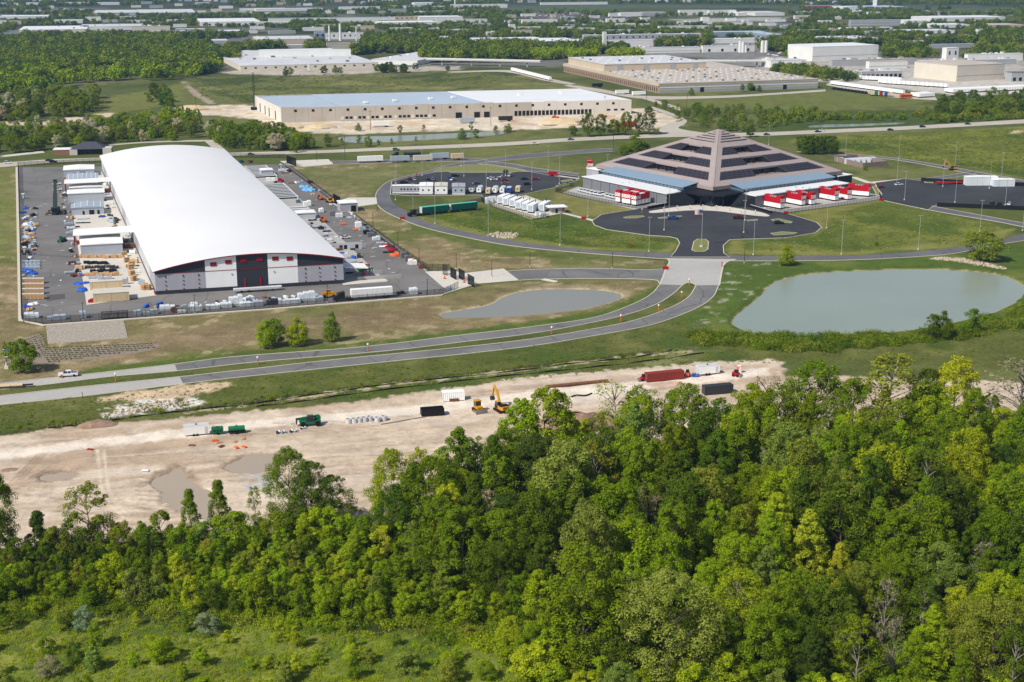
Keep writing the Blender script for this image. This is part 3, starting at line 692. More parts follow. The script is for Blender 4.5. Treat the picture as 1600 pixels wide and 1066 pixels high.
# turning arrows and worn paint flecks on the yard paving
fl = random.Random(5)
for k in range(46):
 px,py = (fl.uniform(45,125),fl.uniform(275,495)) if k < 22 else (fl.uniform(455,560),fl.uniform(270,430))
 if k >= 22: px = 405 + (py - 262) * 1.22 + fl.uniform(-8,30)
 a = W(px,py);b = MB().cb(0,0,0,fl.uniform(.8,2.4),fl.uniform(.25,.6),.006)
 o = b.build('paint_mark','paint_white',None,(a[0],a[1],.062),SITE + fl.choice((0,.2,1.57)));o['kind'] = 'structure'
# ------------------------------------------------------------------ the white-roofed hall
def hall():
 t = thing('production_hall','huge hall with long curved white roof and grey, white and charcoal front','hall',HL(0,0),SITE)
 wd,dp = 72.0,331.0
 zr = lambda u: 9.2 + 1.1 * u / 72 + 4.2 * (1 - ((u - 36) / 36) ** 2)
 us = [-.8 + (wd + 1.6) * i / 28 for i in range(29)]
 b = MB()
 vs = []
 for u in us:
  z = zr(min(max(u,-.8),wd + .8))
  vs += [(u,-1.0,z + .25),(u,dp + 1,z + .25),(u,-1.0,z),(u,dp + 1,z)]
 fs = []
 for i in range(28):
  a,c = 4 * i,4 * i + 4
  fs += [(a,c,c + 1,a + 1),(a + 2,a + 3,c + 3,c + 2)]
 fs += [(0,1,3,2),(112,114,115,113)]
 b.add(vs,fs)
 roof = b.build('roof','white_roof',t)
 for p in roof.data.polygons: p.use_smooth = False
 b = MB()                                          # red edge along the front of the roof
 for i in range(28):
  u0,u1 = us[i],us[i + 1]
  z0,z1 = zr(u0),zr(u1)
  b.add([(u0,-1.05,z0 - .12),(u1,-1.05,z1 - .12),(u1,-1.05,z1 + .24),(u0,-1.05,z0 + .24),(u0,-.98,z0 - .12),(u1,-.98,z1 - .12),(u1,-.98,z1 + .24),(u0,-.98,z0 + .24)],
    [(0,1,2,3),(7,6,5,4),(3,2,6,7),(1,0,4,5)])
 b.build('roof_edge','red_deep',roof)
 W0,W1 = 1.5,8.0                                # plinth top, red line
 def wallpoly(u0,u1,z0,z1fn,y0=0,n=6):
  b = MB();top = [(u0 + (u1 - u0) * i / n) for i in range(n + 1)]
  pr = [(u0,z0),(u1,z0)] + [(u,z1fn(u)) for u in reversed(top)]
  return b.profx(pr,y0,y0 + .3)
 segs = [(0,18.8,'grey_panel'),(18.8,30.6,'white_panel'),(30.6,42.6,'dark_panel'),(42.6,54.1,'white_panel'),(54.1,72,'grey_panel')]
 for u0,u1,m in segs:
  low = wallpoly(u0,u1,W0,lambda u: W1).build('wall_panel',m,t)
  wallpoly(u0,u1,W1 + .18,lambda u: zr(u) - .12).build('wall_panel',m if m == 'white_panel' else 'dark_panel',t)
  if m == 'grey_panel':                         # joints between the cladding sheets
   for k in range(1,4): MB().box(u0 + (u1 - u0) * k / 4 - .06,u0 + (u1 - u0) * k / 4 + .06,-.03,0,W0,W1).build('joint','pale_panel',low)
 MB().box(0,30.6,-.12,.3,0,W0 - .002).build('plinth','dark_panel',t)
 MB().box(30.6,42.6,-.05,.3,0,W0).build('plinth','dark_panel',t)
 MB().box(42.6,72,-.12,.3,0,W0 - .002).build('plinth','dark_panel',t)
 MB().box(0,72,-.10,-.005,W1 + .004,W1 + .19).build('stripe','red_deep',t)
 for u in (20.8,26.5,32.2,38.4,44.4,50.0):
  v = MB().box(u,u + 2.4,-.16,-.004,zr(u) - 3.0,zr(u) - 1.5).build('vent','red_deep',t)
  b = MB()
  for k in range(4): b.box(u + .1,u + 2.3,-.22,-.165,zr(u) - 2.9 + k * .36,zr(u) - 2.72 + k * .36)
  b.build('louvre','red',v)
 for u in (33.4,39.4): MB().box(u,u + .45,-.3,-.13,0,4.6).build('bollard_rail','red',t)
 MB().box(33.9,39.3,-.10,-.052,0,6.2).build('door','dark_panel',t)
 for u in (3.6,10.2,16,56.8,62.4,68.4):
  for z in (6.6,4.9,3.3,1.7): MB().box(u,u + .4,-.22,-.004,z,z + (.55 if z > 6 else .4)).build('wall_lamp','black' if z > 6 else 'red_deep',t)
 for u in (28.6,44.8): MB().box(u,u + .4,-.25,-.004,6.2,6.5).build('wall_lamp','black',t)
 # side and rear walls: one panel per bay
 me = MB().box(0,.25,.06,5.94,1.2,9.1).mesh('wall_panel','pale_panel');mp = MB().box(-.1,.3,0,6,0,1.2).mesh('plinth','dark_panel')
 me2 = MB().box(0,.25,.06,5.94,1.2,9.1).mesh('wall_panel','grey_panel')
 n = int(dp // 6)
 for k in range(n):
  obj('wall_panel',me2 if (k // 4) % 3 == 0 else me,t,(0,.3 + k * 6,0));obj('wall_panel',me,t,(wd - .25,.3 + k * 6,0))
  obj('plinth',mp,t,(0,.3 + k * 6,0))
 MB().box(wd - .3,wd + .1,.3,dp,0,1.2).build('plinth','dark_panel',t)
 wallpoly(.3,wd - .3,0,lambda u: zr(u) - .15,dp - .4).build('rear_wall','pale_panel',t)
 MB().box(-.5,-.25,.2,4.2,.0,.6).build('rail','red',t)
 shear(t,.0514,.0195)                            # the hall stands a few degrees off the grid of the yard
hall()

# ------------------------------------------------------------------ sheds and canopies left of the hall
def gable_shed(label,u,v,w,d,h,roofm,wallm,doors=(),slope=.6,ribs=0,cat='shed',skylights=0,name='storage_shed'):
 """front-left foot at hall-grid (u, v)"""
 t = thing(name,label,cat,HL(u,v),SITE)
 MB().box(0,w,0,d,0,h).build('wall',wallm,t)
 r = MB().profx([(-.3,h + .01),(w + .3,h + .01),(w + .3,h + .2),(w / 2,h + .2 + slope),(-.3,h + .2)],-.3,d + .3).build('roof',roofm,t)
 for k in range(ribs):
  x = -.1 + (w + .2) * (k + .5) / ribs
  z = h + .2 + slope * (1 - abs(x - w / 2) / (w / 2 + .3))
  MB().box(x - .12,x + .12,-.3,d + .3,z - .02,z + .12).build('roof_rib','white_panel',r)
 for (x,dw,dh) in doors: MB().box(x,x + dw,-.08,-.003,0,dh).build('door','black',t)
 return t
def canopy(label,u,v,w,d,h,lean=.3):
 t = thing('canopy',label,'canopy',HL(u,v),SITE)
 r = MB().profx([(0,h),(w,h + lean),(w,h + lean + .3),(0,h + .3)],0,d).build('roof','white_panel',t)
 for x in (.4,w - .4):
  for y in (.4,d / 2,d - .4): MB().cb(x,y,0,.3,.3,h + (lean * x / w) - .01).build('post','red_deep',t)
 return t
gable_shed('grey flat shed with white roof at the far end of the yard',-38.5,313,17,18,4.0,'white_panel','shed_grey',[(5,1.6,2.4),(9,3,2.8),(13.5,1.2,2.2)],.5)
gable_shed('low shed with blue grey ribbed roof beside the hall',-36.5,282,17,20,3.2,'wrap_grey','shed_grey',[],.5,7)
canopy('white canopy roof reaching to the hall behind the telescopic crane',-37,248,31,14,6)
gable_shed('white shed half under the rear canopy, dark door in front',-34.5,246,17,12,4.0,'white_panel','pale_panel',[(4,5,3)],.3)
gable_shed('grey walled white roofed shed in front of the rear canopy',-35.1,222.2,18.5,12,4.6,'white_panel','shed_grey',[(6,.5,.5),(13,.5,.5)],.3)
gable_shed('grey ribbed roof shed with three dark doors',-32.8,183,15.5,16,3.6,'wrap_grey','shed_grey',[(5.2,1,2),(8.4,2.4,2.4),(12.3,1.1,2.2)],.7,5)
canopy('long white canopy roof midway along the hall wall',-31,99,31,15,5.6)
gable_shed('white shed half under the middle canopy',-28.2,97,17,12,3.6,'white_panel','pale_panel',[(3,4,2.6),(9,4,2.6)],.3)
gable_shed('pale blue grey shed with white roof beside the middle canopy',-27.8,81,17.4,13,4.8,'white_panel','shed_grey',[],.3)
def module(label,u,v,w,d,h):
 t = thing('timber_module',label,'crate',HL(u,v),SITE)
 MB().box(0,w,0,d,.15,h).build('side','tan',t);MB().box(-.1,w + .1,-.1,d + .1,h,h + .15).build('lid','concrete',t)
 for x in (1,w / 2,w - 1): MB().box(x - .1,x + .1,-.03,-.002,.15,h).build('seam','ply',t)
 MB().box(0,w,.2,d - .2,0,.15).build('skid','ply',t)
module('long tan timber module with rolled goods in front of it',-24.2,14.5,12.2,3,3.2)
module('long tan timber module nearest the front fence',-23,-6.5,13,8,3.4)
t = thing('canopy','small white canopy on red posts at the hall front right corner','canopy',HL(73,2),SITE)
MB().profx([(0,5.4),(9.5,4.6),(9.5,4.9),(0,5.7)],0,9).build('roof','white_panel',t)
for y in (.6,8.4): MB().cb(9,y,0,.35,.35,4.6).build('post','red',t)
t = thing('loading_dock','low concrete loading dock with ramp walls beside the hall','dock',HL(78,2),SITE)
MB().box(0,18,0,.4,0,1.4).build('wall','concrete_grey',t);MB().box(0,12,9,9.4,0,1.4).build('wall','concrete_grey',t)
t = thing('loading_dock','white dock module with dark doors beside the hall right eave','dock',HL(76,62),SITE)
MB().box(0,15,0,.4,0,3.2).build('wall','pale_panel',t)
for x in (1,5,7,12): MB().box(x,x + 1.4,-.06,-.002,.4,2.2).build('door','black',t)
MB().box(0,18,5,5.4,0,1.2).build('ramp_wall','concrete_grey',t)

# rows of long dark truss racks with white ends right of the hall
def rack():
 t = thing('truss_rack','rack','rack')
 MB().box(0,13,.3,2.6,.3,1.0).build('load','black',t)
 MB().box(0,13,-.1,.3,.9,1.15).build('rail','white_panel',t);MB().box(0,13,1.3,1.7,.9,1.15).build('rail','wrap_grey',t)
 for x in (0,12.6): MB().box(x,x + .45,-.15,1.8,0,1.4).build('end_frame','white_panel',t)
 return t
k = 0
for (u,v0,n,nm) in ((64.5,318,9,'far'),(66.0,246,10,'near')):
 for i in range(n):
  place('rack',rack,f'long dark truss rack with white ends in the {"rear" if nm == "far" else "front"} row beside the hall','rack',HL(u + i * .15 + 2,v0 - i * 5.0),SITE + .02,f'truss racks in the {"rear" if nm == "far" else "front"} row')
for (u,v,l) in ((73.5,172,9),(73.8,166,9),(74.2,159,10),(74.5,152,10)):
 t = thing('pale_rack',f'long pale pipe bundle { {172: "next to the dark racks", 166: "second from the dark racks", 159: "third from the dark racks", 152: "nearest the small white roof"}[v]} beside the hall','rack',HL(u,v),SITE)
 for k in range(4): MB().tube((0,k * .55,.5),(l,k * .55,.5),.25).build('pipe','pale_panel',t)
 for x in (1,l - 1): MB().box(x,x + .3,-.3,2,0,.25).build('bearer','ply',t)
gable_shed('small white flat shed among the pipe bundles',73.4,140,9,8,3,'white_panel','pale_panel',[],.2)
gable_shed('small white roof among the rear truss racks',72.6,286,7,8,3,'white_panel','pale_panel',[],.2)
gable_shed('white guard hut with dark windows at the side gate',97,154,9,9,4.4,'white_panel','grey_panel',[(5.5,2.6,3.2)],.15,cat='hut',name='guard_hut')

# ------------------------------------------------------------------ fences
post_me = MB().cb(0,0,0,.11,.11,2.7).mesh('post','black')
def fence(label,pts,h=2.5,step=3.0,cat='fence',dense=False,name='mesh_fence',postm=None):
 P = [np.array(p[:2]) for p in pts]
 t = thing(name,label,cat,(P[0][0],P[0][1],0))
 o = P[0]
 for a,c in zip(P[:-1],P[1:]):
  d = c - a;L_ = float(np.linalg.norm(d));d = d / L_
  b = MB();A,B_ = a - o,c - o;q = np.array((-d[1],d[0])) * .02
  b.add([(*(A - q),.1),(*(B_ - q),.1),(*(B_ - q),h),(*(A - q),h)],[(0,1,2,3)])
  b.build('mesh_panel','chain',t)
  for z in (h,.15): MB().beam((*A,z),(*B_,z),.07,.07).build('rail','black',t)
  n = max(1,int(round(L_ / step)))
  for k in range(n + 1):
   p = A + d * L_ * k / n
   q_ = obj('post',postm or post_me,t,(p[0],p[1],0));q_.scale = (1,1,h / 2.5)
 return t
g2 = lambda *q: [W(*p)[:2] for p in q]
fence('black mesh fence along the left side of the yard',g2((29,262),(34,500)),step=4)
fence('black mesh fence along the front of the yard below the curved hall',g2((36,503),(66,507),(300,491),(548,472.5),(692,461.5),(716,450)),step=3.2)
fence('tall black mesh fence along the right side of the yard',g2((446,261),(505,304),(530,322)),h=3)
fence('black mesh fence running from the guard hut to the corner gate',g2((556,344),(610,385),(667,424),(702,424)),h=3,step=2.2)
fence('black mesh fence along the rear of the yard by the highway',g2((28,260),(160,253.5)),step=4)
fence('black mesh fence along the highway behind the hall to the rear gate',g2((350,246),(445,247)),h=2.6,step=3.5)
def gate(label,pts,h=4.2):
 P = [W(*p) for p in pts];t = thing('security_gate',label,'gate',P[0])
 for a,c in zip(P[:-1],P[1:]):
  A = (a[0] - P[0][0],a[1] - P[0][1]);B_ = (c[0] - P[0][0],c[1] - P[0][1])
  L_ = math.hypot(B_[0] - A[0],B_[1] - A[1]);n = max(2,int(L_ / .45))
  for k in range(n + 1):
   f = k / n;x,y = A[0] + (B_[0] - A[0]) * f,A[1] + (B_[1] - A[1]) * f
   MB().cb(x,y,0,.16,.16,h).build('bar','black',t)
  for z in (.4,h * .6,h - .1): MB().beam((*A,z),(*B_,z),.12,.16).build('rail','black',t)
 return t
gate('tall black steel gate, left leaf of the corner entrance',[(692,429),(699,431)])
gate('tall black steel gate, middle leaf of the corner entrance',[(704,433),(713,438)])
gate('tall black steel gate, right leaf of the corner entrance',[(717,435),(726,440)])
gate('tall black steel gate panel at the apron edge by the small pond',[(731,444),(741,449.5)])
gate('black steel gate posts at the rear entrance by the highway',[(448,255),(456,258),(463,260)],5)
gate('black steel gate leaves beside the guard hut',[(521,317),(526,320),(532,323)],5)
gate('black steel sliding gate in the front fence above the stone apron',[(159,499.5),(200,497)],2.9)
def rail_fence(label,pts,h=1.8,step=2.5):
 return fence(label,pts,h,step)
# stone apron below the front fence: rows of blocks
def apron():
 Q = [W(72,509)[:2],W(193,500.5)[:2],W(200,529)[:2],W(75,538)[:2]]
 base = struct(sheet('stone_apron',Q,.03,'riprap'))
 b = MB();r_ = random.Random(3)
 A = [np.array(q) for q in Q];nu,nv = 62,16
 for j in range(nv):
  for i in range(nu):
   f0,f1,g0,g1 = i / nu,(i + .86) / nu,j / nv,(j + .84) / nv
   pt = lambda f,g: (A[0] * (1 - f) + A[1] * f) * (1 - g) + (A[3] * (1 - f) + A[2] * f) * g
   z = .12 + r_.uniform(0,.07)
   c = [pt(f0,g0),pt(f1,g0),pt(f1,g1),pt(f0,g1)]
   b.add([(*p,.02) for p in c] + [(*p,z) for p in c],[(4,7,6,5),(0,4,5,1),(1,5,6,2),(2,6,7,3),(3,7,4,0)])
 o = b.build('blocks','riprap',base);o['kind'] = 'stuff'
apron()
# ------------------------------------------------------------------ the pyramid office
PC = (116.5,778.0);PR = R(35.0)
def PL(x,y,z=0.0):
 c,s = math.cos(PR),math.sin(PR)
 return (PC[0] + x * c - y * s,PC[1] + x * s + y * c,z)
def pyramid():
 t = thing('pyramid_office','low pink grey stepped pyramid building with dark glazed terraces','building',(PC[0],PC[1],0),PR)
 hf,ze,za = 49.0,9.0,30.8
 def pt(f,s,off=0.0):
  """face point: f up the slope, s metres along from the centre; off pushes out of the face. Face looks to -y"""
  n = Vector((0,-(za - ze),hf)).normalized()
  p = Vector((s,-hf * (1 - f),ze + (za - ze) * f)) + n * off
  return p
 RIB = 4.2
 bands = [(0.0,.09),(.235,.30),(.445,.51),(.655,1.0)]
 tiers = [(.09,.235),(.30,.445),(.51,.655)]
 def slabq(b,f0,f1,s00,s01,s10,s11,top=0.0,thick=.9):
  v = [pt(f0,s00,top),pt(f0,s01,top),pt(f1,s11,top),pt(f1,s10,top)]
  w = [p - Vector((0,0,thick)) for p in v]
  b.add(v + w,[(0,1,2,3),(7,6,5,4),(0,4,5,1),(1,5,6,2),(2,6,7,3),(3,7,4,0)])
 for face in range(4):
  rot = face * math.pi / 2
  wdt = lambda f: hf * (1 - f)
  def put(b,name,m,par=t):
   o = b.build(name,m,par)
   if par is t: o.rotation_euler = (0,0,rot)
   return o
  b = MB()
  for f0,f1 in bands[:3]: slabq(b,f0,f1,-wdt(f0),wdt(f0),-wdt(f1),wdt(f1))
  f0 = .655;slabq(b,f0,1.0,-wdt(f0),wdt(f0),-.01,.01)
  for f0,f1 in tiers:
   for sg in (-1,1):
    a = (sg * wdt(f0),sg * (wdt(f0) - RIB));c = (sg * wdt(f1),sg * (wdt(f1) - RIB))
    if sg < 0: slabq(b,f0,f1,a[0],a[1],c[0],c[1])
    else: slabq(b,f0,f1,a[1],a[0],c[1],c[0])
  put(b,'roof_frame','pink')
  for k,f in enumerate((.742,.792,.838,.882,.922)):
   w = wdt(f) - 2.6
   if w > .6:
    b = MB();slabq(b,f,f + .013,-w,w,-w + .35,w - .35,.03,.02);put(b,'louvre_shade','black')  # black strip painted in as the shade under each louvre
    b = MB();slabq(b,f + .015,f + .036,-w,w,-w + .9,w - .9,.32,.3);put(b,'louvre','pink')
  for f0,f1 in tiers:
   L0,L1 = wdt(f0) - RIB,wdt(f1) - RIB
   n0,n1 = -.34 * L0,.30 * L0                # the open terrace in the middle
   m0,m1 = -.20 * L0,.16 * L0
   for (a,c,a1,c1) in ((-L0,n0,-L1,m0 - 2),(n1,L0,m1 + 2,L1)):
    b = MB();slabq(b,f0,f1,a,c,a1,c1,-.3,.5);g = put(b,'glass_roof','dusk_glass')
    b = MB()
    for q in range(1,7):
     s0,s1 = a + (c - a) * q / 7,a1 + (c1 - a1) * q / 7
     b.beam(pt(f0,s0,-.26),pt(f1,s1,-.26),.14,.1)
    for q in (1,2,3):
     ff = f0 + (f1 - f0) * q / 4;k_ = q / 4
     b.beam(pt(ff,a + (a1 - a) * k_,-.25),pt(ff,c + (c1 - c) * k_,-.25),.14,.1)
    put(b,'glazing_bars','black',g)
   p0,p1 = pt(f0,0),pt(f1,0)
   zf = p0.z - .55
   b = MB().box(n0 - 1,n1 + 1,p0.y,p1.y + .8,zf - .3,zf);put(b,'terrace_floor','pink_dark')
   b = MB().box(n0 - 3,n1 + 3,p1.y + .8,p1.y + 1.1,zf - .3,p1.z - .85);put(b,'terrace_wall','glass_dark')
   for s in (n0 * .5,0,n1 * .55): b = MB().box(s - .35,s + .35,p1.y - 1.2,p1.y - .6,zf,p1.z - 1.2);put(b,'column','black')
   for s,sg in ((n0,-1),(n1,1)):           # cheek walls of the terrace
    ms = (m0 - 2) if sg < 0 else (m1 + 2)
    b = MB();b.add([(s,p0.y,zf),(ms,p1.y + .8,zf),(ms,p1.y + .8,p1.z - 1.3),(s,p0.y,p0.z - 1.1)],[(0,1,2,3),(3,2,1,0)]);put(b,'cheek_wall','dark_panel')
  b = MB().box(-hf,hf,-hf - .05,-hf + .5,ze - 1.9,ze - .25);put(b,'fascia','pink')
  b = MB().box(-hf + 4,hf - 4,-hf + 4,-hf + 4.4,0,ze - 2.2);put(b,'storefront','glass_dark')
  b = MB()
  for q in range(1,18): b.box(-hf + 4 + q * 5 - .1,-hf + 4 + q * 5 + .1,-hf + 3.85,-hf + 3.98,0,ze - 2.2)
  put(b,'mullions','black')
  b = MB().box(-hf + .6,hf - .6,-hf + .6,-hf + 4.6,ze - 2.3,ze - 2.0);put(b,'soffit','black')
 # hips
 for k in range(4):
  a = math.pi / 4 + k * math.pi / 2
  b = MB();c = Vector((math.cos(a),math.sin(a),0)) * hf * math.sqrt(2);c.z = ze
  p = Vector((0,0,za));d = (p - c).normalized();q = Vector((-math.sin(a),math.cos(a),0))
  b.add([c + q * .5 + Vector((0,0,.06)),c - q * .5 + Vector((0,0,.06)),c + Vector((0,0,.12)),p + Vector((0,0,.25))],[(0,2,3),(2,1,3)])
  b.build('hip_cap','pink',t)
 MB().box(-38,-34,-38,-34,0,ze - 2).build('core','black',t)
 # wings along the two front faces
 for nm,tr in (('left','L'),('right','R')):
  w = thing('office_wing',f'grey wing with flat white roof and blue glass strip, {nm} of the pyramid entrance','building',(PC[0],PC[1],0),PR)
  if tr == 'L': q = lambda a,b: (-a,b)          # a: out from the centre, b: along
  else: q = lambda a,b: (b,-a)
  def bx(a0,a1,b0,b1,z0,z1,name,m,par=w):
   x0,y0 = q(a0,b0);x1,y1 = q(a1,b1)
   return MB().box(min(x0,x1),max(x0,x1),min(y0,y1),max(y0,y1),z0,z1).build(name,m,par)
  b0,b1 = (-38.5,32)
  OUT = 71.5 if tr == 'L' else 69.5
  wal = bx(58.8,OUT,b0,b1,0,6.0,'wall','wing_grey')
  bx(58.55,OUT + .6,b0 - .5,b1 + .5,6.0,6.35,'roof','white_roof')
  for k in range(1,9): bx(OUT,OUT + .1,b0 + k * 7.8 - .1,b0 + k * 7.8 + .1,0,6,'joint','dark_panel',wal)
  for k in range(3): bx(63 + k * 3,63.8 + k * 3,-4 + k * 2,-2.6 + k * 2,6.35,6.8,'roof_hatch','pale_panel')
  g = bx(48.6,58.4,b0 + 2,b1,0,8.0,'glass_hall','glass_strip')
  prof = [(48.2,9.6),(59.0,8.0),(59.0,8.25),(48.2,9.85)]
  b = MB();vs = []
  for bb in (b0 + 1.5,b1 + .5):
   for a_,z in prof: x,y = q(a_,bb);vs.append((x,y,z))
  b.add(vs,[(3,2,6,7),(0,4,5,1),(1,5,6,2),(0,3,7,4),(0,1,2,3),(4,7,6,5)])
  b.build('glass_roof','blue_glass',w)
  for k in range(24): bx(58.42,58.52,b0 + 3 + k * 2.9,b0 + 3.2 + k * 2.9,6.4,8,'mullion','black',g)
  # sloping dark end wall beside the entrance
  b = MB();P = [q(OUT,b0 - .1),q(50,b0 - .1),q(44,b0 - 6),q(60,b0 - 8)]
  vs = [(P[0][0],P[0][1],0),(P[1][0],P[1][1],0),(P[1][0],P[1][1],7.5),(P[0][0],P[0][1],6)]
  b.add(vs + [(P[3][0],P[3][1],0)],[(0,1,2,3),(3,2,1,0),(3,4,0),(0,4,3),(3,2,4),(4,2,3)])
  b.build('end_wall','dark_panel',w)
 w = thing('entrance_block','black glazed entrance block with canopy under the pyramid corner','building',PL(-46,-46),PR)
 MB().box(-9,9,-9,9,0,5.6).build('wall','glass_dark',w);MB().prism([(-14,-5),(-5,-14),(12,-14),(12,12),(-14,12)],5.6,6.6).build('canopy','black',w)
 for x,y in ((-12,-4),(-4,-12),(-8.5,-8.5)): MB().cb(x,y,0,.6,.6,5.6).build('column','black',w)
 # forecourt
 pl = struct(sheet('plaza',wpts([(1014,331),(1030,328),(1060,323.5),(1092,321),(1130,323),(1165,328),(1190,332.5),(1202,337),(1196,338.5),(1160,335),(1120,330),(1080,329),(1050,331),(1020,333)],3,True),.16,'concrete'))
 kerb('kerb',wpts([(1014,332),(1020,333.2),(1050,331.2),(1080,329.2),(1120,330.2),(1160,335.2),(1196,338.7),(1202,337)],3),parent=pl)
 for lab,pts in (('left',[(1012,327),(1050,320),(1100,313.5)]),('right',[(1110,313.5),(1150,318),(1205,334)])):
  P = [W(*p) for p in pts];r = thing('ramp_wall',f'long low black ramp wall {lab} of the pyramid entrance','wall',P[0])
  for a,c in zip(P[:-1],P[1:]):
   MB().beam((a[0] - P[0][0],a[1] - P[0][1],.75),(c[0] - P[0][0],c[1] - P[0][1],.75),.8,1.5).build('wall','black',r)
   MB().beam((a[0] - P[0][0],a[1] - P[0][1],1.58),(c[0] - P[0][0],c[1] - P[0][1],1.58),.5,.12).build('coping','pale_panel',r)
 # rear service blocks at the far corners
 for lab,x,y,px in (('grey service block with white roof at the right corner of the pyramid',50,-44,0),('grey service block at the left corner of the pyramid',-46,50,1)):
  s = thing('service_block',lab,'building',PL(x,y),PR)
  MB().box(-5,6,-6,5,0,6.2).build('wall','dark_panel' if not px else 'grey_panel',s);MB().box(-5.3,6.3,-6.3,5.3,6.2,6.5).build('roof','white_panel',s)
  MB().box(-7,-5,-6,0,0,3.4).build('annex','grey_panel',s)
pyramid()

# wing forecourts behind fences
slab('concrete_yard',[(877,302),(903,292),(1036,318),(1036,326),(1000,330),(940,316)],'concrete_grey',.09)
slab('concrete_yard',[(1184,326),(1230,318),(1340,300),(1376,305),(1376,312),(1300,323),(1225,333)],'concrete_grey',.09)
slab('footpath',[(866,331),(875,331),(930,344),(926,346)],'concrete',.07)
slab('footpath',[(1328,277),(1338,277),(1360,284.5),(1416,279),(1416,281),(1366,287),(1352,286)],'concrete',.07)
slab('footpath',[(860,272.5),(905,279),(905,280.4),(858,273.6)],'concrete',.12)
fence('dark rail fence round the parking court of the left wing',g2((869,300),(905,309),(965,321),(1000,327),(1026,324)),h=1.9,step=2.4)
fence('dark rail fence round the trailer court of the right wing',g2((1197,330),(1226,334),(1300,324),(1376,312),(1374,305)),h=1.9,step=2.4)
fence('short dark fence and gate beside the far red trailer',g2((868,300),(878,294),(896,292)),h=2.2,step=2)

# ------------------------------------------------------------------ lettering
def text_mesh(body,size,m,name='lettering'):
 cu = bpy.data.curves.new('tmp','FONT');cu.body = body;cu.size = size;cu.extrude = .02;cu.align_x = 'CENTER';cu.align_y = 'CENTER';cu.offset = size * .03
 to = bpy.data.objects.new('tmp',cu);C.objects.link(to)
 dg = bpy.context.evaluated_depsgraph_get();dg.update()
 me = bpy.data.meshes.new_from_object(to.evaluated_get(dg));me.name = name
 bpy.data.objects.remove(to);bpy.data.curves.remove(cu)
 me.materials.clear();me.materials.append(M[m]);return me
T500 = text_mesh('500',2.3,'white_panel')
TCAT = text_mesh('CAT',.9,'black')
# ------------------------------------------------------------------ red-topped hospitality trailers
def red_trailer(n_front=1):
 def f():
  t = thing('hospitality_trailer','x','trailer')
  L_ = 11.8
  b = MB().box(0,L_,-1.4,1.4,.9,3.1).build('body','white_panel',t)
  MB().box(-.06,L_ * .97,-1.5,1.5,3.1,6.0).build('red_screen','red',t)
  c = MB().profx([(-.08,6.0),(3.0,6.0),(2.5,6.9),(-.08,6.9)],-1.52,1.52).build('screen_crest','red',t)
  MB().profx([(L_ * .62,6.0),(L_ * .97,6.0),(L_ * .97,6.7),(L_ * .68,6.5)],-1.52,1.52).build('screen_crest','red',t)
  for k in range(3): MB().box(4 + k * 1.6,4.5 + k * 1.6,-1.3,1.3,6.0,6.3).build('roof_light','pale_panel',t)
  for x in (1.5,4,7,10):
   MB().box(x,x + 1.2,-1.45,-1.403,1.3,2.9).build('side_panel','pale_panel',t)
  MB().box(.5,L_ - .5,-1.2,1.2,.55,1.0).build('chassis','black',t)
  for x in (9.6,10.8,12):
   for y in (-1.1,1.1): MB().wheelx(x,y,.5,.35).build('wheel','tyre',t)
  for y in (-.8,.8): MB().cb(1.6,y,0,.25,.25,1.0).build('landing_leg','black',t)
  o = obj('lettering',T500,t);o.location = (-.1,0,4.5);o.rotation_euler = (math.pi / 2,0,-math.pi / 2);o.scale = (1.0,1.1,1)
  o = obj('lettering',T500,t);o.location = (2.0,-1.54,4.5);o.rotation_euler = (math.pi / 2,0,0)
  return t
 return f
RT = [  # px of the front foot, turn, label
 ((965,317.5),47,'red topped trailer behind the left wing, first of the row by the white pickups'),
 ((975,319.5),47,'red topped trailer with 500 on it, second from the white pickups'),
 ((981,320.5),47,'red topped trailer with 500 on it, third from the white pickups'),
 ((990,322.5),47,'red topped trailer with 500 on it beside the plain white trailer'),
 ((1222,327.5),127,'red topped trailer with 500 on it nearest the black ramp wall'),
 ((1255,322.5),125,'red topped trailer with 500 on it, second from the black ramp wall'),
 ((1270,321.5),122,'red topped trailer with 500 on it in the middle of the right wing row'),
 ((1307,315),125,'red topped trailer with 500 on it, tall pair behind the right fence, left one'),
 ((1327,313.5),120,'red topped trailer with 500 on it, tall pair behind the right fence, right one'),
 ((1358,308),150,'red topped trailer with 500 on it at the far right end of the row'),
 ((922,270),90,'red topped trailer standing behind the left corner of the pyramid')]
for p,a,lab in RT:
 k = W(*p);place('red_trailer',red_trailer(),lab,'trailer',k,R(a),'red topped trailers',1.0)
# ------------------------------------------------------------------ vehicles
def car(paint,kind='sedan'):
 def f():
  t = thing('parked_car','x','car')
  if kind == 'suv': body = [(-2.3,.35),(2.3,.35),(2.35,.75),(2.2,.95),(1.2,1.05),(-2.25,1.1)];cab = [(-2.2,1.08),(1.15,1.03),(.35,1.68),(-2.0,1.7)]
  else: body = [(-2.3,.33),(2.3,.33),(2.35,.65),(2.15,.82),(1.1,.92),(-1.5,.95),(-2.3,.9)];cab = [(-1.75,.93),(1.1,.9),(.3,1.42),(-1.0,1.44)]
  MB().taper(body,0,[.86,.86,.86,.84,.84,.86,.86][:len(body)]).build('body',paint,t)
  g = MB().taper(cab,0,[.8,.8,.62,.62]).build('windows','glass_dark',t)
  (x0,z0),(x1,z1) = cab[3],cab[2]
  MB().box(x0 + .05,x1 - .08,-.63,.63,max(z0,z1) - .01,max(z0,z1) + .05).build('roof',paint,t)
  for x in (-1.4,1.4):
   for y in (-.8,.8): MB().wheelx(x,y,.33,.22).build('wheel','tyre',t)
  for y in (-.6,.6): MB().box(2.25,2.38,y - .18,y + .18,.62,.76).build('headlight','white_panel',t)
  return t
 return f
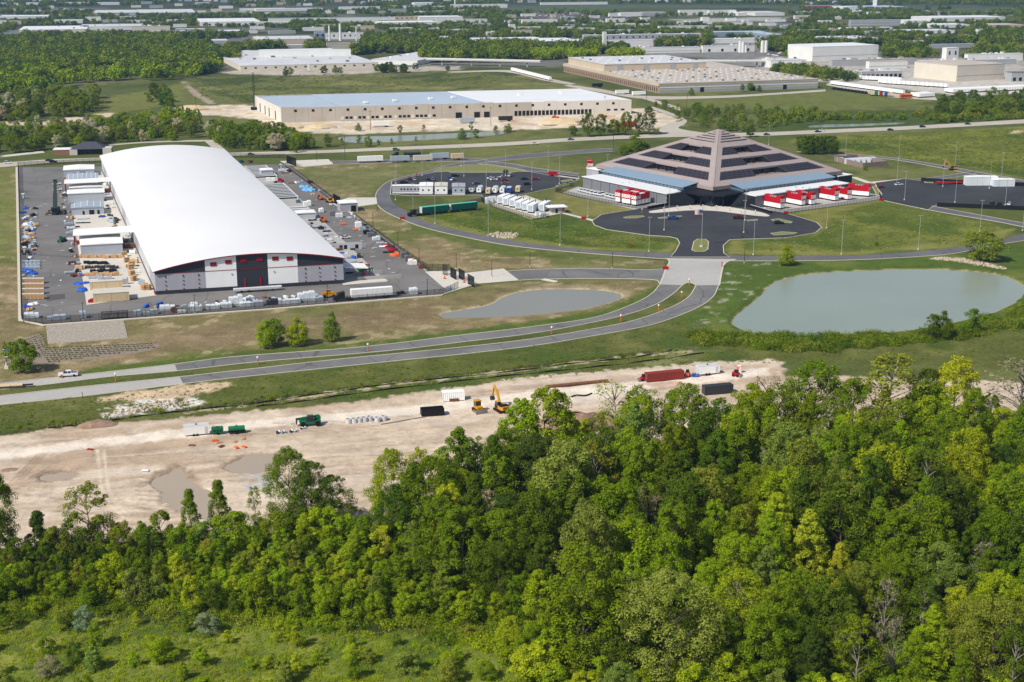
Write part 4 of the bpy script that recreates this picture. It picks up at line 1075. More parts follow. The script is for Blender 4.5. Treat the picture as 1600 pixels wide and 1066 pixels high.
def pickup(paint):
 def f():
  t = thing('pickup_truck','x','pickup')
  MB().taper([(-2.9,.5),(2.9,.5),(2.95,.9),(2.85,1.15),(1.3,1.25),(1.2,1.25),(-2.9,1.2)],0,[.97] * 7).build('body',paint,t)
  MB().taper([(-.9,1.22),(1.5,1.22),(.75,1.85),(-.75,1.87)],0,[.9,.9,.76,.76]).build('windows','glass_dark',t)
  MB().taper([(-.82,1.84),(.72,1.83),(.66,1.93),(-.76,1.94)],0,[.8] * 4).build('roof',paint,t)
  MB().box(-.95,-.85,-.92,.92,1.2,1.85).build('cab_rear',paint,t)
  MB().box(-.02,.12,-.93,.93,1.2,1.8).build('door_pillar',paint,t)
  MB().box(-2.75,-1.05,-.78,.78,1.205,1.22).build('bed','black',t)
  for y in (-.93,.86): MB().box(-2.9,-1.0,y,y + .07,1.2,1.32).build('bed_rail',paint,t)
  for x in (-1.8,1.85):
   for y in (-.88,.88): MB().wheelx(x,y,.42,.28).build('wheel','tyre',t)
  for y in (-.75,.75): MB().box(2.88,2.99,y - .18,y + .18,.85,1.08).build('headlight','pale_panel',t)
  MB().box(2.88,3.05,-.95,.95,.42,.6).build('bumper','galv',t)
  return t
 return f
def semi_trailer(boxm='white_panel',L_=15.8,roofm=None):
 def f():
  t = thing('semi_trailer','x','trailer')
  MB().box(0,L_,-1.28,1.28,1.15,4.0).build('box_body',boxm,t)
  MB().box(-.02,L_ + .02,-1.3,1.3,4.0,4.08).build('roof',roofm or boxm,t)
  MB().box(.6,L_ - .3,-.5,.5,.85,1.15).build('chassis','black',t)
  for k in range(1,8): MB().box(L_ * k / 8 - .03,L_ * k / 8 + .03,-1.31,-1.282,1.15,4.0).build('side_rib','pale_panel' if boxm == 'white_panel' else boxm,t)
  for x in (L_ - 3.2,L_ - 1.9):
   for y in (-1.0,1.0): MB().wheelx(x,y,.5,.5).build('wheel','tyre',t)
  for y in (-.8,.8): MB().cb(2.6,y,0,.2,.2,1.15).build('landing_leg','steel',t)
  MB().box(L_ + .02,L_ + .06,-1.2,1.2,1.2,3.95).build('rear_door','pale_panel',t)
  return t
 return f
def tractor(paint):
 def f():
  t = thing('truck_tractor','x','truck')
  MB().profx([(-6.2,.9),(-6.2,2.0),(-5.0,2.1),(-4.6,2.15),(-4.5,.9)],-1.0,1.0).build('hood',paint,t)
  MB().profx([(-4.5,.9),(-4.5,2.3),(-4.2,3.1),(-2.2,3.5),(-2.2,.9)],-1.2,1.2).build('cab',paint,t)
  MB().box(-4.58,-4.3,-1.1,1.1,2.15,2.95).build('windscreen','glass_dark',t)
  MB().box(-6.4,1.4,-.5,.5,.6,.9).build('chassis','black',t)
  for x in (-5.4,-.8,.5):
   for y in (-1,1): MB().wheelx(x,y,.52,.4).build('wheel','tyre',t)
  for y in (-1.1,1.1): MB().cyl(-2.1,y,.9,3.9,.09).build('exhaust','steel',t)
  return t
 return f
PK = 'cars in the parking lot beside the office trailers'
A0 = math.degrees(SITE)
cars = [((640,281.5),'car_maroon','suv',100,'dark maroon SUV left of a pale hatchback in the far lot',PK),((647.5,282),'car_silver','sedan',100,'pale silver car right of the maroon SUV',PK),
 ((631,287),'car_black','suv',20,'dark car nearest the long grey office trailer',PK),((669,282),'car_black','sedan',100,'black car beside a silver SUV, left middle of the lot',PK),
 ((676,282),'car_grey','suv',100,'grey SUV right beside the black car',PK),((703,280),'car_blue','sedan',60,'bright blue car parked by a tall light pole',PK),((711,276.5),'car_black','suv',20,'black SUV behind the blue car',PK),
 ((708,282),'car_white','sedan',60,'white car in front of the blue car',PK),((744,288),'car_grey','sedan',40,'lone grey car in the middle of the lot',PK),((767.5,280),'car_white','sedan',30,'white car, left one of the white pair',PK),
 ((772,282),'car_white','suv',30,'white SUV, right one of the white pair',PK),((780,281.5),'car_silver','suv',50,'silver SUV beside the white pair',PK),((785,278),'car_white','sedan',50,'white car behind the silver SUV',PK),
 ((789,283),'car_red','sedan',20,'dark red car right of the white pair',PK),((789.5,288),'car_grey','sedan',20,'dark grey car in front of the dark red one',PK),((798,276),'car_silver','suv',60,'silver SUV near the kerb of the far lot',PK),
 ((790,269.5),'car_black','suv',70,'black SUV rearmost against the grass island',PK),((819.5,281),'car_black','sedan',20,'black car right of the light pole, far lot',PK),((836.5,281.5),'car_red','sedan',20,'bright red car at the right of the far lot',PK),
 ((824,289.5),'car_black','suv',25,'black SUV with silver roof near the right light pole',PK),
 ((1217,350.5),'car_black','suv',5,'black SUV by an island in the forecourt lot',None),
 ((1376,294),'car_red','sedan',30,'red and white car by the island at the right trailer court',None),((1404.5,290),'car_white','sedan',20,'white car alone in the right hand lot',None),
 ((1550,319),'car_black','suv',60,'black car, left of two by the screen fence',None),((1561.5,320),'car_black','sedan',60,'black car, right of two by the screen fence',None),((1577,320.5),'car_white','sedan',60,'white car beside the two black ones at the screen fence',None),
 ((12.5,256),'car_white','suv',15,'white car on the highway at the left edge',None),((77,252),'car_black','sedan',12,'black car ahead on the highway by the dark roofed house',None),((83,254.3),'car_black','suv',12,'black SUV on the highway nearest the house',None),
 ((392,242.5),'car_teal','sedan',12,'blue grey car on the highway behind the white hall',None),((619,235.3),'car_teal','suv',14,'blue grey SUV on the highway above the trailers',None),((836,226),'car_white','sedan',14,'white car on the highway below the earthworks',None),
 ((892,219.3),'car_blue','sedan',14,'dark blue car on the highway below the earthworks',None),((1198,211.5),'car_black','sedan',10,'dark car on the highway right behind the pyramid',None),((1278,207),'car_black','sedan',10,'dark car beside a white one on the highway',None),
 ((1285,205),'car_white','sedan',10,'white car overtaking a dark one on the highway',None),((1391,204),'car_black','sedan',10,'dark car on the highway beyond the round tree clump',None),((1441.5,199.5),'car_black','suv',10,'black SUV on the highway by the marsh pond',None),((1512,195),'car_black','sedan',10,'dark car furthest right on the highway',None),
 ((377,254),'car_blue','sedan',80,'dark blue car at the rear fence behind the hall',None),((391,254),'car_red','sedan',80,'red car at the rear fence behind the hall',None),((540,373),'car_white','sedan',20,'white hatchback driving in the yard right of the hall',None),
 ((89,289),'car_white','suv',20,'white van behind the telescopic crane',None),((90,298),'car_white','suv',20,'white van beside the telescopic crane',None)]
for p,c,k,a,lab,g in cars:
 place(('car',c,k),car(c,k),lab,'car',W(*p)[:2] + (.12,),R(a),g)
place('pk_w',pickup('car_white'),'white crew cab pickup stopped on the boulevard with small orange cones','pickup',W(107,588.5)[:2] + (.08,),R(193))
place('pk_b',pickup('car_blue'),'bright blue pickup in the forecourt lot','pickup',W(1052,343)[:2] + (.11,),R(5))
place('pk_r',pickup('car_maroon'),'dark red pickup by a long island in the forecourt lot','pickup',W(1154,342.5)[:2] + (.11,),R(5))
for i,p in enumerate([(908,300),(913,301),(918,302.5),(924,304),(930,305),(936,306),(941,305),(948,308),(954,309.5),(959,310.5)]):
 place('pk_w',pickup('car_white'),'white pickup parked nose out in the row along the left wing','pickup',W(*p)[:2] + (.1,),R(-70),'white pickups along the left wing')
# trucks and trailers
def tr(key,b,p,a,lab,cat='trailer',z=.1,sc_=1,g=None): return place(key,b,lab,cat,W(*p)[:2] + (z,),R(a),g,sc_)
tr('st_w',semi_trailer(),(548.5,469),18,'white semi trailer with tan load on its roof along the front fence',z=.06)
tr('tt_k',tractor('car_black'),(547,469.3),18,'black truck tractor coupled to the trailer at the front fence','truck',z=.06)
tr('st_w',semi_trailer(),(559,255),14,'white semi trailer with blue lettering band by the rear gate',z=.12)
tr('st_g',semi_trailer('wrap_grey',12),(610,254.5),14,'pale blue box trailer second from the rear gate',z=.12)
tr('st_c',semi_trailer('concrete',12),(646,253.5),14,'cream box trailer third from the rear gate',z=.12)
tr('st_g',semi_trailer('wrap_grey',12),(672,250),14,'pale blue grey box trailer behind the cream one',z=.12)
tr('st_o',semi_trailer('tan',8),(705,250.5),14,'short tan orange box trailer at the end of the lane',z=.12)
tr('tt_k',tractor('car_black'),(628,245.5),14,'black truck tractor pulling a dark tanker by the highway','truck',z=.12)
def tanker():
 t = thing('tank_trailer','x','trailer')
 MB().tube((0,0,2.0),(11,0,2.0),.95,10).build('tank','dark_panel',t)
 for x in (8,9.3):
  for y in (-1,1): MB().wheelx(x,y,.5,.4).build('wheel','tyre',t)
 MB().box(0,11,-.5,.5,.8,1.1).build('chassis','black',t);MB().box(2,9,-.3,.3,2.9,3.0).build('walkway','steel',t)
 return t
tr('tank',tanker,(631,245.4),14,'dark tank trailer behind the black truck tractor',z=.12)
# the long teal double trailer
def teal_trailer(cabm):
 def f():
  t = thing('curtain_trailer','x','trailer')
  MB().box(0,15.2,-1.3,1.3,1.2,4.1).build('curtain_side','teal',t);MB().box(-.02,15.22,-1.32,1.32,4.1,4.2).build('roof','teal_top',t)
  MB().box(-.12,-.02,-1.3,1.3,1.2,4.15).build('end_wall','pale_panel',t)
  MB().box(.3,15,-.9,.9,.8,1.2).build('chassis','black',t)
  for x in (1,2.2,4.5,7.5,8.8,10.1,11.4,12.7,14):
   for y in (-1.1,1.1): MB().wheelx(x,y,.48,.4).build('wheel','tyre',t)
  return t
 return f
k = W(658,337);d_ = R(34)
place('teal',teal_trailer(0),'long teal curtain sided trailer behind the dark tractor','trailer',(k[0],k[1],.12),R(31))
place('teal',teal_trailer(0),'long teal curtain sided trailer in front of the small red car','trailer',(k[0] + 16.4 * math.cos(R(31)),k[1] + 16.4 * math.sin(R(31)),.12),R(31))
place('tt_k',tractor('car_black'),'dark truck tractor at the front of the teal trailers','truck',(k[0] - 1 * math.cos(R(31)),k[1] - 1 * math.sin(R(31)),.12),R(31))
tr(('car','car_red','suv'),car('car_red','suv'),(735,322),31,'red SUV behind the teal trailers','car')
# office trailers at the edge of the lot
def office(L_,w,h,wallm,roofm,wins,split=0):
 def f():
  t = thing('office_trailer','x','trailer')
  MB().box(0,L_,0,w,.6,h).build('wall',wallm,t)
  MB().profx([(-.2,h),(L_ + .2,h),(L_ + .2,h + .18),(L_ / 2,h + .4),(-.2,h + .18)],-.2,w + .2).build('roof',roofm,t)
  MB().box(.05,L_ - .05,.05,w - .05,0,.6).build('skirt','white_panel',t)
  for x in wins: MB().box(x,x + .9,-.05,-.002,1.8,2.7).build('window','glass_dark',t)
  if split: MB().box(L_ / 2 - .08,L_ / 2 + .08,-.1,w + .1,h + .3,h + .46).build('roof_seam','dark_panel',t)
  return t
 return f
def off(key,p,a,lab,*q): return place(key,office(*q),lab,'trailer',W(*p)[:2] + (.1,),R(a))
off('o1',(613,302.5),0,'long grey office trailer with small dark windows and white skirt',16,3.6,4.0,'grey_panel','white_panel',(4.5,6.2,8,9.8,12,13.8))
off('o2',(655.5,304),2,'white double office cabin beside the long grey one',7.2,12,4.4,'white_panel','white_panel',(1.4,4.6),1)
off('o3',(679.5,304),2,'white double office cabin with two dark windows and cream roof',6.8,12,4.4,'white_panel','concrete',(1.2,4.6),1)
off('o4',(706.5,304.5),2,'blue grey double office cabin with grey roof',7.0,12,4.2,'shed_grey','grey_panel',(1.4,4.6),1)
def camper(bodym,topm,L_=6):
 def f():
  t = thing('cargo_trailer','x','trailer')
  MB().profx([(0,.6),(2.5,.6),(2.5,3.0),(1.25,3.3),(0,3.0)],0,L_).build('body',bodym,t)
  MB().profx([(-.05,3.0),(2.55,3.0),(2.55,3.05),(1.25,3.36),(-.05,3.05)],-.05,L_ + .05).build('roof',topm,t)
  MB().box(.8,1.6,-.04,-.003,1.7,2.4).build('window','glass_dark',t)
  for x in (.1,2.15): MB().box(x,x + .25,L_ * .5 - .4,L_ * .5 + .4,0,.7).build('wheel','tyre',t)
  MB().box(1.15,1.35,-1.2,0,.5,.62).build('drawbar','black',t)
  return t
 return f
for key,p,bm_,tm,lab,L_ in (('c1',(732.5,302),'pale_panel','car_black','small grey trailer with black roof beside the blue grey cabin',6),('c2',(744.5,302.5),'white_panel','pale_panel','white camper trailer with rounded pale roof',8),
  ('c3',(758.5,304.5),'tan','concrete','tan orange cargo trailer in the row of campers',5),('c2',(768.5,303),'white_panel','pale_panel','white cargo trailer right of the tan one',5),
  ('c2',(780.5,303),'white_panel','pale_panel','white cargo trailer left of the dark blue one',6),('c4',(791,302.5),'car_blue','pale_panel','dark blue cargo trailer near the right end of the row',5),('c3',(805,301.5),'tan','concrete','tan concession trailer at the right end of the row',5)):
 place(key,camper(bm_,tm,L_),lab,'trailer',W(*p)[:2] + (.1,),R(-8))
# white generator enclosures in their pen
def genset():
 t = thing('generator_unit','x','generator')
 MB().box(0,3.4,0,11,.8,4.6).build('enclosure','wrap',t);MB().box(-.1,3.5,-.1,11.1,4.6,4.75).build('roof','white_panel',t)
 MB().box(.1,3.3,.1,10.9,0,.8).build('base','dark_panel',t)
 for y in (1,4,7): MB().box(-.05,-.002,y,y + 2,1.2,4).build('louvre_panel','pale_panel',t)
 MB().box(.5,2.9,-.05,-.002,1.2,4.0).build('door','wrap_grey',t);MB().cyl(1.7,8,4.75,6.3,.22).build('exhaust','black',t)
 return t
slab('gravel_pad',[(755,312),(775,313),(822,305.5),(868,322),(885,332),(850,339),(830,343),(795,331),(770,323)],'kerb',.07)
for i,p in enumerate([(777,319.5),(785.5,322),(795.5,324.5),(805,328),(815,330),(824,333),(841,331.5)]):
 place('gen',genset,f'white generator enclosure, {["leftmost", "second", "third", "fourth", "fifth", "sixth", "rightmost"][i]} of the row inside the fenced pen','generator',W(*p)[:2] + (.08,),R(-22),'generator enclosures',.92)
for i,(p,s_) in enumerate((((840,338),1.2),((848,339.5),1.4),((764,318),1.8),((770,316.5),1.8))):
 k = W(*p);t = thing('transformer_box',['small white tank front left in the generator pen','small white box beside the tank in the generator pen','white cabinet at the left end of the generator pen','white cabinet behind the left end of the generator pen'][i],'cabinet',(k[0],k[1],.07),R(20))
 MB().cb(0,0,.3,2 * s_,1.4 * s_,1.6 * s_).build('cabinet','wrap',t);MB().cb(0,0,0,2.2 * s_,1.6 * s_,.3).build('pad','concrete',t)
k = W(862,334);t = thing('guard_hut','small hut with flat white roof beside the generator pen','hut',(k[0],k[1],.07),R(15))
MB().box(0,7,0,5,0,3).build('wall','grey_panel',t);MB().box(-2,8,-1,6,3,3.3).build('roof','white_panel',t);MB().box(2,3.2,-.06,-.003,0,2.2).build('door','black',t);MB().box(5.2,6.8,-.06,-.003,0,2.4).build('brick_panel','brick',t)
fence('dark rail fence round the generator pen',g2((754,312),(770,323.5),(795,331.5),(836,344),(858,340)),h=2,step=1.8)
fence('short dark fence at the truck lane left of the generators',g2((752,315),(757,319)),h=2.4,step=1.2)
# walled plant enclosure behind the pyramid
k0,k1,k2,k3 = W(1304,252),W(1348,262.5),W(1386,259),W(1340,249)
t = thing('plant_enclosure','brown walled plant enclosure with white chillers in the grass','enclosure',k0)
rel = lambda p,z: (p[0] - k0[0],p[1] - k0[1],z)
for a,c in ((k0,k1),(k1,k2),(k2,k3),(k3,k0)): MB().beam(rel(a,1.5),rel(c,1.5),.5,3.0).build('wall','pink_dark',t)
m_ = np.array(W(1345,255.5))
for j in range(6): MB().cb(m_[0] - k0[0] - 9 + j * 3.6,m_[1] - k0[1] + j * 1.4,0,3.0,5.5,2.9).build('chiller','wrap',t)
b = MB().cb(*rel(W(1312,252.5),0)[:2],0,4,4,2.4).build('cabinet','pale_panel',t)
k = W(1484,288);t = thing('flatbed_trailer','low red flatbed trailer in the right hand lot','trailer',(k[0],k[1],.1),R(8))
MB().box(-8,8,-1.2,1.2,.8,1.2).build('deck','red',t);MB().box(-8,-5,-1.2,1.2,1.2,1.6).build('gooseneck','red',t)
for x in (4.6,6):
 for y in (-1,1): MB().wheelx(x,y,.45,.4).build('wheel','tyre',t)
k = W(863.5,275);t = thing('flatbed_trailer','red box trailer at the right edge of the far lot','trailer',(k[0],k[1],.1),R(10))
MB().box(-2.6,2.6,-1.1,1.1,.6,2.4).build('body','red',t)
for y in (-1,1): MB().wheelx(0,y,.45,.3).build('wheel','tyre',t)
for p,L_,h_,lab in (((1510,290.5),18,4.6,'long white wrapped shelter standing in the right hand lot'),((1552.5,292),12,3.6,'lower white wrapped shelter beside the longer one')):
 k = W(*p);t = thing('event_shelter',lab,'shelter',(k[0],k[1],.1),R(3))
 MB().box(0,L_,0,5,0,h_).build('skin','wrap',t);MB().profx([(-.1,h_),(L_ + .1,h_),(L_ + .1,h_ + .25),(L_ / 2,h_ + .5),(-.1,h_ + .25)],-.1,5.1).build('roof','white_panel',t)
 for j in range(1,6): MB().box(L_ * j / 6 - .05,L_ * j / 6 + .05,-.06,-.002,0,h_).build('rib','pale_panel',t)
def screen(lab,pts,h=2.2):
 P = [W(*p) for p in pts];t = thing('screen_fence',lab,'fence',P[0])
 for a,c in zip(P[:-1],P[1:]):
  A,B_ = (a[0] - P[0][0],a[1] - P[0][1]),(c[0] - P[0][0],c[1] - P[0][1])
  MB().beam((*A,h / 2),(*B_,h / 2),.06,h).build('screen','black',t)
  n = int(math.dist(A,B_) / 4)
  for q in range(n + 1): obj('post',post_me,t,(A[0] + (B_[0] - A[0]) * q / max(n,1),A[1] + (B_[1] - A[1]) * q / max(n,1),0)).scale = (1,1,h / 2.5)
screen('black screened fence along the near edge of the right hand lot',[(1464,323),(1530,326),(1600,329),(1680,333)])
screen('black screened fence along the far edge of the right hand lot',[(1439,283.5),(1475,286),(1511,288)])
screen('black screened fence right of the white shelters',[(1579,290.5),(1620,292),(1680,295)])

# ------------------------------------------------------------------ machines
def track_unit(t,L_,w,g,m='black'):
 for s_ in (-1,1):
  MB().profx([(-L_ / 2,.3),(-L_ / 2 + .35,0),(L_ / 2 - .35,0),(L_ / 2,.3),(L_ / 2,.65),(L_ / 2 - .35,.9),(-L_ / 2 + .35,.9),(-L_ / 2,.65)],s_ * g - w / 2,s_ * g + w / 2).build('track',m,t)
def excavator(col):
 def f():
  t = thing('excavator','x','excavator')
  track_unit(t,4.8,.6,1.3)
  MB().cb(0,0,.9,1.6,1.6,.25).build('turntable','black',t)
  MB().prism([(-2.9,-1.2),(-2.3,-1.4),(1.4,-1.4),(1.4,1.4),(-2.3,1.4),(-2.9,1.2)],1.15,2.15).build('upper_body',col,t)
  MB().box(-2.6,-.8,-1.3,1.3,2.15,2.6).build('engine_cover','black',t)
  MB().prism([(-3.25,-1.1),(-2.9,-1.4),(-2.9,1.4),(-3.25,1.1)],1.2,2.4).build('counterweight',col,t)
  c = MB().profx([(-.3,1.2),(1.6,1.2),(1.65,2.2),(1.2,3.2),(-.3,3.25)],.35,1.4).build('cab','glass_dark',t)
  MB().box(-.35,1.25,.32,1.43,3.22,3.32).build('cab_roof',col,c)
  b = MB();b.beam((1.2,-.3,1.9),(3.4,-.3,5.6),.55,.8);b.beam((3.4,-.3,5.6),(5.2,-.3,6.9),.5,.65);b.build('boom',col,t)
  MB().beam((5.2,-.3,6.9),(6.6,-.3,3.0),.4,.55).build('stick',col,t)
  MB().tube((1.3,-.3,1.5),(2.9,-.3,4.4),.12).build('hydraulic_ram','steel',t)
  MB().profx([(6.2,3.0),(6.9,3.1),(7.1,2.2),(6.4,1.7),(5.7,2.1)],-.9,.3).build('bucket','dark_panel',t)
  o = obj('lettering',TCAT,t);o.location = (-3.28,0,1.8);o.rotation_euler = (math.pi / 2,0,-math.pi / 2)
  return t
 return f
place('exc',excavator('yellow'),'big yellow excavator with raised boom at the edge of the wood','excavator',W(783,643)[:2] + (.05,),R(118),None,.92)
place('exc',excavator('yellow'),'small orange yellow excavator on the verge of the loop road','excavator',W(1488,266)[:2] + (.05,),R(185),None,.85)
def dozer():
 t = thing('compact_dozer','x','dozer');track_unit(t,3.2,.5,.9)
 MB().box(-1.3,1.5,-.8,.8,.7,1.5).build('body','yellow',t);MB().box(-1.1,.2,-.75,.75,1.5,2.8).build('cab','glass_dark',t);MB().box(-1.2,.35,-.85,.85,2.8,2.95).build('cab_roof','yellow',t)
 for x in (-1.1,.15):
  for y in (-.72,.72): MB().cb(x,y,1.5,.1,.1,1.3).build('cab_post','yellow',t)
 MB().profx([(2.3,.05),(2.6,.0),(2.45,.6),(2.6,1.15),(2.4,1.15),(2.3,.6)],-1.6,1.6).build('blade','steel',t)
 for y in (-1.2,1.2): MB().beam((0,y,.5),(2.3,y,.4),.12,.2).build('push_arm','yellow',t)
 return t
place('dozer',dozer,'small yellow dozer with blade lowered beside the excavator','dozer',W(747,643)[:2] + (.05,),R(-65),None,1.1)
def telehandler(col):
 def f():
  t = thing('telehandler','x','telehandler')
  MB().box(-2.6,2.4,-.9,.9,.7,1.4).build('chassis',col,t)
  for x in (-1.8,1.7):
   for y in (-1.05,1.05): MB().wheelx(x,y,.65,.45).build('wheel','tyre',t)
  MB().profx([(-1.0,1.4),(.9,1.4),(.6,2.7),(-.8,2.7)],.15,1.0).build('cab','glass_dark',t);MB().box(-.85,.65,.12,1.03,2.7,2.8).build('cab_roof',col,t)
  MB().beam((-2.4,-.35,2.2),(3.0,-.35,1.7),.45,.5).build('boom',col,t);MB().box(-2.7,-1.2,-1,.1,1.4,2.0).build('engine_cover',col,t)
  MB().box(3.0,3.2,-.9,.5,.6,1.9).build('carriage','black',t)
  for y in (-.6,.2): MB().box(3.2,4.4,y - .08,y + .08,.6,.68).build('fork','steel',t)
  return t
 return f
place('tele_g',telehandler('green'),'green telehandler parked beside the haul road','telehandler',W(484,665)[:2] + (.05,),R(196),None,1.15)
place('tele_o',telehandler('orange'),'orange telehandler driving in the yard right of the hall','telehandler',W(505,347)[:2] + (.06,),R(110))
place('tele_o',telehandler('orange'),'orange red telehandler parked by the right yard fence','telehandler',W(500,312)[:2] + (.06,),R(100))
place('tele_y',telehandler('yellow'),'yellow loader parked near the guard hut','telehandler',W(517,317)[:2] + (.06,),R(150))
place('tele_y',telehandler('yellow'),'yellow machine at the front fence among white bundles','telehandler',W(514,465)[:2] + (.06,),R(17))
place('tele_g',telehandler('green'),'green telehandler under the hall front right canopy','telehandler',W(570,427)[:2] + (.1,),R(20))
place('tele_r',telehandler('red'),'red telehandler behind the green one by the loading dock','telehandler',W(565,421)[:2] + (.1,),R(20))
place('tele_g',telehandler('green'),'small green telehandler in the left yard before the middle canopy','telehandler',W(97,378)[:2] + (.06,),R(80),None,.9)
def crane():
 t = thing('telescopic_crane','dark green telescopic crane with raised boom and outriggers in the left yard','crane')
 MB().box(-5,5,-1.3,1.3,.8,1.7).build('carrier','dark_green',t)
 for x in (-4,-2.6,1.5,2.9,4.2):
  for y in (-1.2,1.2): MB().wheelx(x,y,.6,.45).build('wheel','tyre',t)
 MB().box(4.0,5.6,-1.3,1.3,1.0,2.6).build('driver_cab','dark_green',t);MB().box(5.5,5.65,-1.1,1.1,1.7,2.5).build('windscreen','glass_dark',t)
 MB().box(-3,1.2,-1.2,1.2,1.7,3.0).build('superstructure','dark_green',t);MB().box(-4.6,-3,-1.6,1.6,1.9,3.4).build('counterweight','black',t)
 MB().box(-1,1.0,1.2,2.2,1.8,3.3).build('operator_cab','glass_dark',t)
 MB().beam((-2.2,0,2.9),(2.0,0,9.6),1.9,1.8).build('boom','dark_green',t);MB().beam((2.0,0,9.6),(5.6,0,15.4),1.5,1.3).build('boom_extension','dark_green',t)
 MB().box(5.0,6.6,-.9,.9,14.6,16.2).build('boom_head','black',t);MB().tube((6.5,0,15),(6.9,0,11),.05).build('hoist_rope','black',t);MB().cb(6.9,0,10.2,.6,.4,.9).build('hook_block','red',t)
 for x in (-4.6,3.4):
  for s_ in (-1,1):
   MB().box(x,x + .5,min(s_ * 1.3,s_ * 4.2),max(s_ * 1.3,s_ * 4.2),.8,1.2).build('outrigger','black',t);MB().cb(x + .25,s_ * 4.1,0,.9,.9,.8).build('outrigger_foot','rust',t)
 return t
t = crane();t.location = W(88,334)[:2] + (.06,);t.rotation_euler = (0,0,R(100))
# ------------------------------------------------------------------ building site goods
def container(m,L_=12.2):
 b = MB();n = int(L_ / .55);r_ = []
 for s_ in (-1,1):
  vs = [];fs = []
  for i in range(n * 2 + 1):
   x = L_ * i / (n * 2);y = s_ * (1.22 - (.07 if (i // 1) % 2 else 0))
   vs += [(x,y,.1),(x,y,2.6)]
  for i in range(n * 2): fs.append((2 * i,2 * i + 2,2 * i + 3,2 * i + 1) if s_ < 0 else (2 * i + 1,2 * i + 3,2 * i + 2,2 * i))
  b.add(vs,fs)
 def f():
  t = thing('shipping_container','x','container')
  b.build('corrugated_side',m,t);MB().box(0,L_,-1.2,1.2,2.58,2.66).build('roof',m,t);MB().box(0,L_,-1.2,1.2,.02,.14).build('floor','black',t)
  MB().box(-.05,.05,-1.22,1.22,.1,2.6).build('door',m,t);MB().box(L_ - .05,L_ + .05,-1.22,1.22,.1,2.6).build('end_wall',m,t)
  for x in (-.02,L_ - .15):
   for y in (-1.24,1.07): MB().box(x,x + .17,y,y + .17,0,2.68).build('corner_post',m,t)
  for y in (-.7,-.25,.25,.7): MB().cyl(-.08,y,.2,2.5,.03,5).build('lock_rod','steel',t)
  return t
 return f
def put(key,b,lab,cat,p,a,z=.03,sc_=1,g=None): return place(key,b,lab,cat,W(*p)[:2] + (z,),R(a),g,sc_)
put('cont_r',container('container_red'),'rust red shipping container on the building site','container',(1009,596.5),18)
put('cont_w',container('white_panel',6.1),'short white container with rusty skip leaning on it','container',(691,626.5),13,sc_=1.05)
put('cont_b',container('dark_panel',9),'dark blue container half hidden by the treetops','container',(1099,616.5),16)
def box_trailer():
 t = thing('cargo_trailer','x','trailer')
 MB().profx([(0,.5),(6.6,.5),(6.9,1.4),(6.6,2.9),(0,2.9)],-1.15,1.15).build('body','white_panel',t);MB().box(-.02,6.62,-1.17,1.17,2.9,2.96).build('roof','pale_panel',t)
 for x in (2.5,3.4):
  for y in (-1.18,1.18): MB().wheelx(x,y,.36,.2).build('wheel','tyre',t)
 MB().box(5.4,6.2,-1.19,-1.153,.6,2.5).build('side_door','pale_panel',t);MB().beam((6.8,0,.55),(8.2,0,.5),.12,.12).build('drawbar','black',t);MB().box(-.04,-.01,-1.1,1.1,.6,2.8).build('ramp_door','pale_panel',t)
 MB().box(3,3.5,-.2,.2,2.96,3.2).build('roof_vent','black',t)
 return t
put('btr',box_trailer,'white enclosed cargo trailer at the left of the building site','trailer',(288,681.5),16)
put('btr',box_trailer,'white enclosed cargo trailer beyond the red container','trailer',(1089,586.5),17,sc_=1.05)
def gen_trailer():
 t = thing('light_generator','x','generator')
 MB().profx([(-1.6,.5),(1.6,.5),(1.6,1.6),(1.3,1.9),(-1.3,1.9),(-1.6,1.6)],-.85,.85).build('housing','green',t);MB().beam((1.6,0,.5),(3.4,0,.45),.1,.1).build('drawbar','black',t)
 for y in (-.9,.9): MB().wheelx(0,y,.36,.2).build('wheel','tyre',t)
 for x in (-1,-.2,.6): MB().box(x,x + .5,-.88,-.852,.8,1.4).build('louvre','dark_green',t)
 MB().box(-.3,.3,-.3,.3,1.9,2.05).build('lifting_eye','black',t)
 return t
put('gent',gen_trailer,'green towable generator beside the white cargo trailer','generator',(340,678),14)
def tank_tr():
 t = thing('water_tank_trailer','dark green water tank trailer beside the generator','trailer')
 MB().tube((-2.2,0,1.35),(2.2,0,1.35),.75,10).build('tank','green',t);MB().box(-2.4,2.4,-.7,.7,.45,.6).build('chassis','black',t)
 for y in (-.85,.85): MB().wheelx(-.2,y,.38,.2).build('wheel','tyre',t)
 MB().cyl(0,0,2.08,2.25,.25).build('hatch','dark_green',t);MB().beam((2.4,0,.5),(3.6,0,.45),.1,.1).build('drawbar','black',t)
 return t
put('wtank',tank_tr,'dark green water tank trailer right of the generator','trailer',(370,677),14)
def skip(m):
 def f():
  t = thing('roll_off_skip','x','skip');L_ = 6.4
  for s_ in (-1,1): MB().box(0,L_,s_ * 1.2 - .04,s_ * 1.2 + .04,.25,2.1).build('side',m,t)
  MB().box(-.05,.05,-1.2,1.2,.25,2.1).build('door',m,t);MB().box(L_ - .05,L_ + .05,-1.2,1.2,.25,2.1).build('front_wall',m,t);MB().box(0,L_,-1.2,1.2,.2,.3).build('floor','rust',t)
  for k in range(8): MB().box(.3 + k * .8,.42 + k * .8,-1.32,-1.24,.25,2.0).build('rib',m,t)
  MB().box(0,L_,-1.34,-1.2,2.04,2.16).build('top_rail',m,t);MB().box(0,L_,1.2,1.34,2.04,2.16).build('top_rail',m,t)
  MB().box(.2,L_ - .2,-1.1,1.1,.3,1.3).build('spoil_load','spoil',t)
  for y in (-.7,.7): MB().box(.2,L_,y - .08,y + .08,0,.2).build('skid','black',t)
  return t
 return f
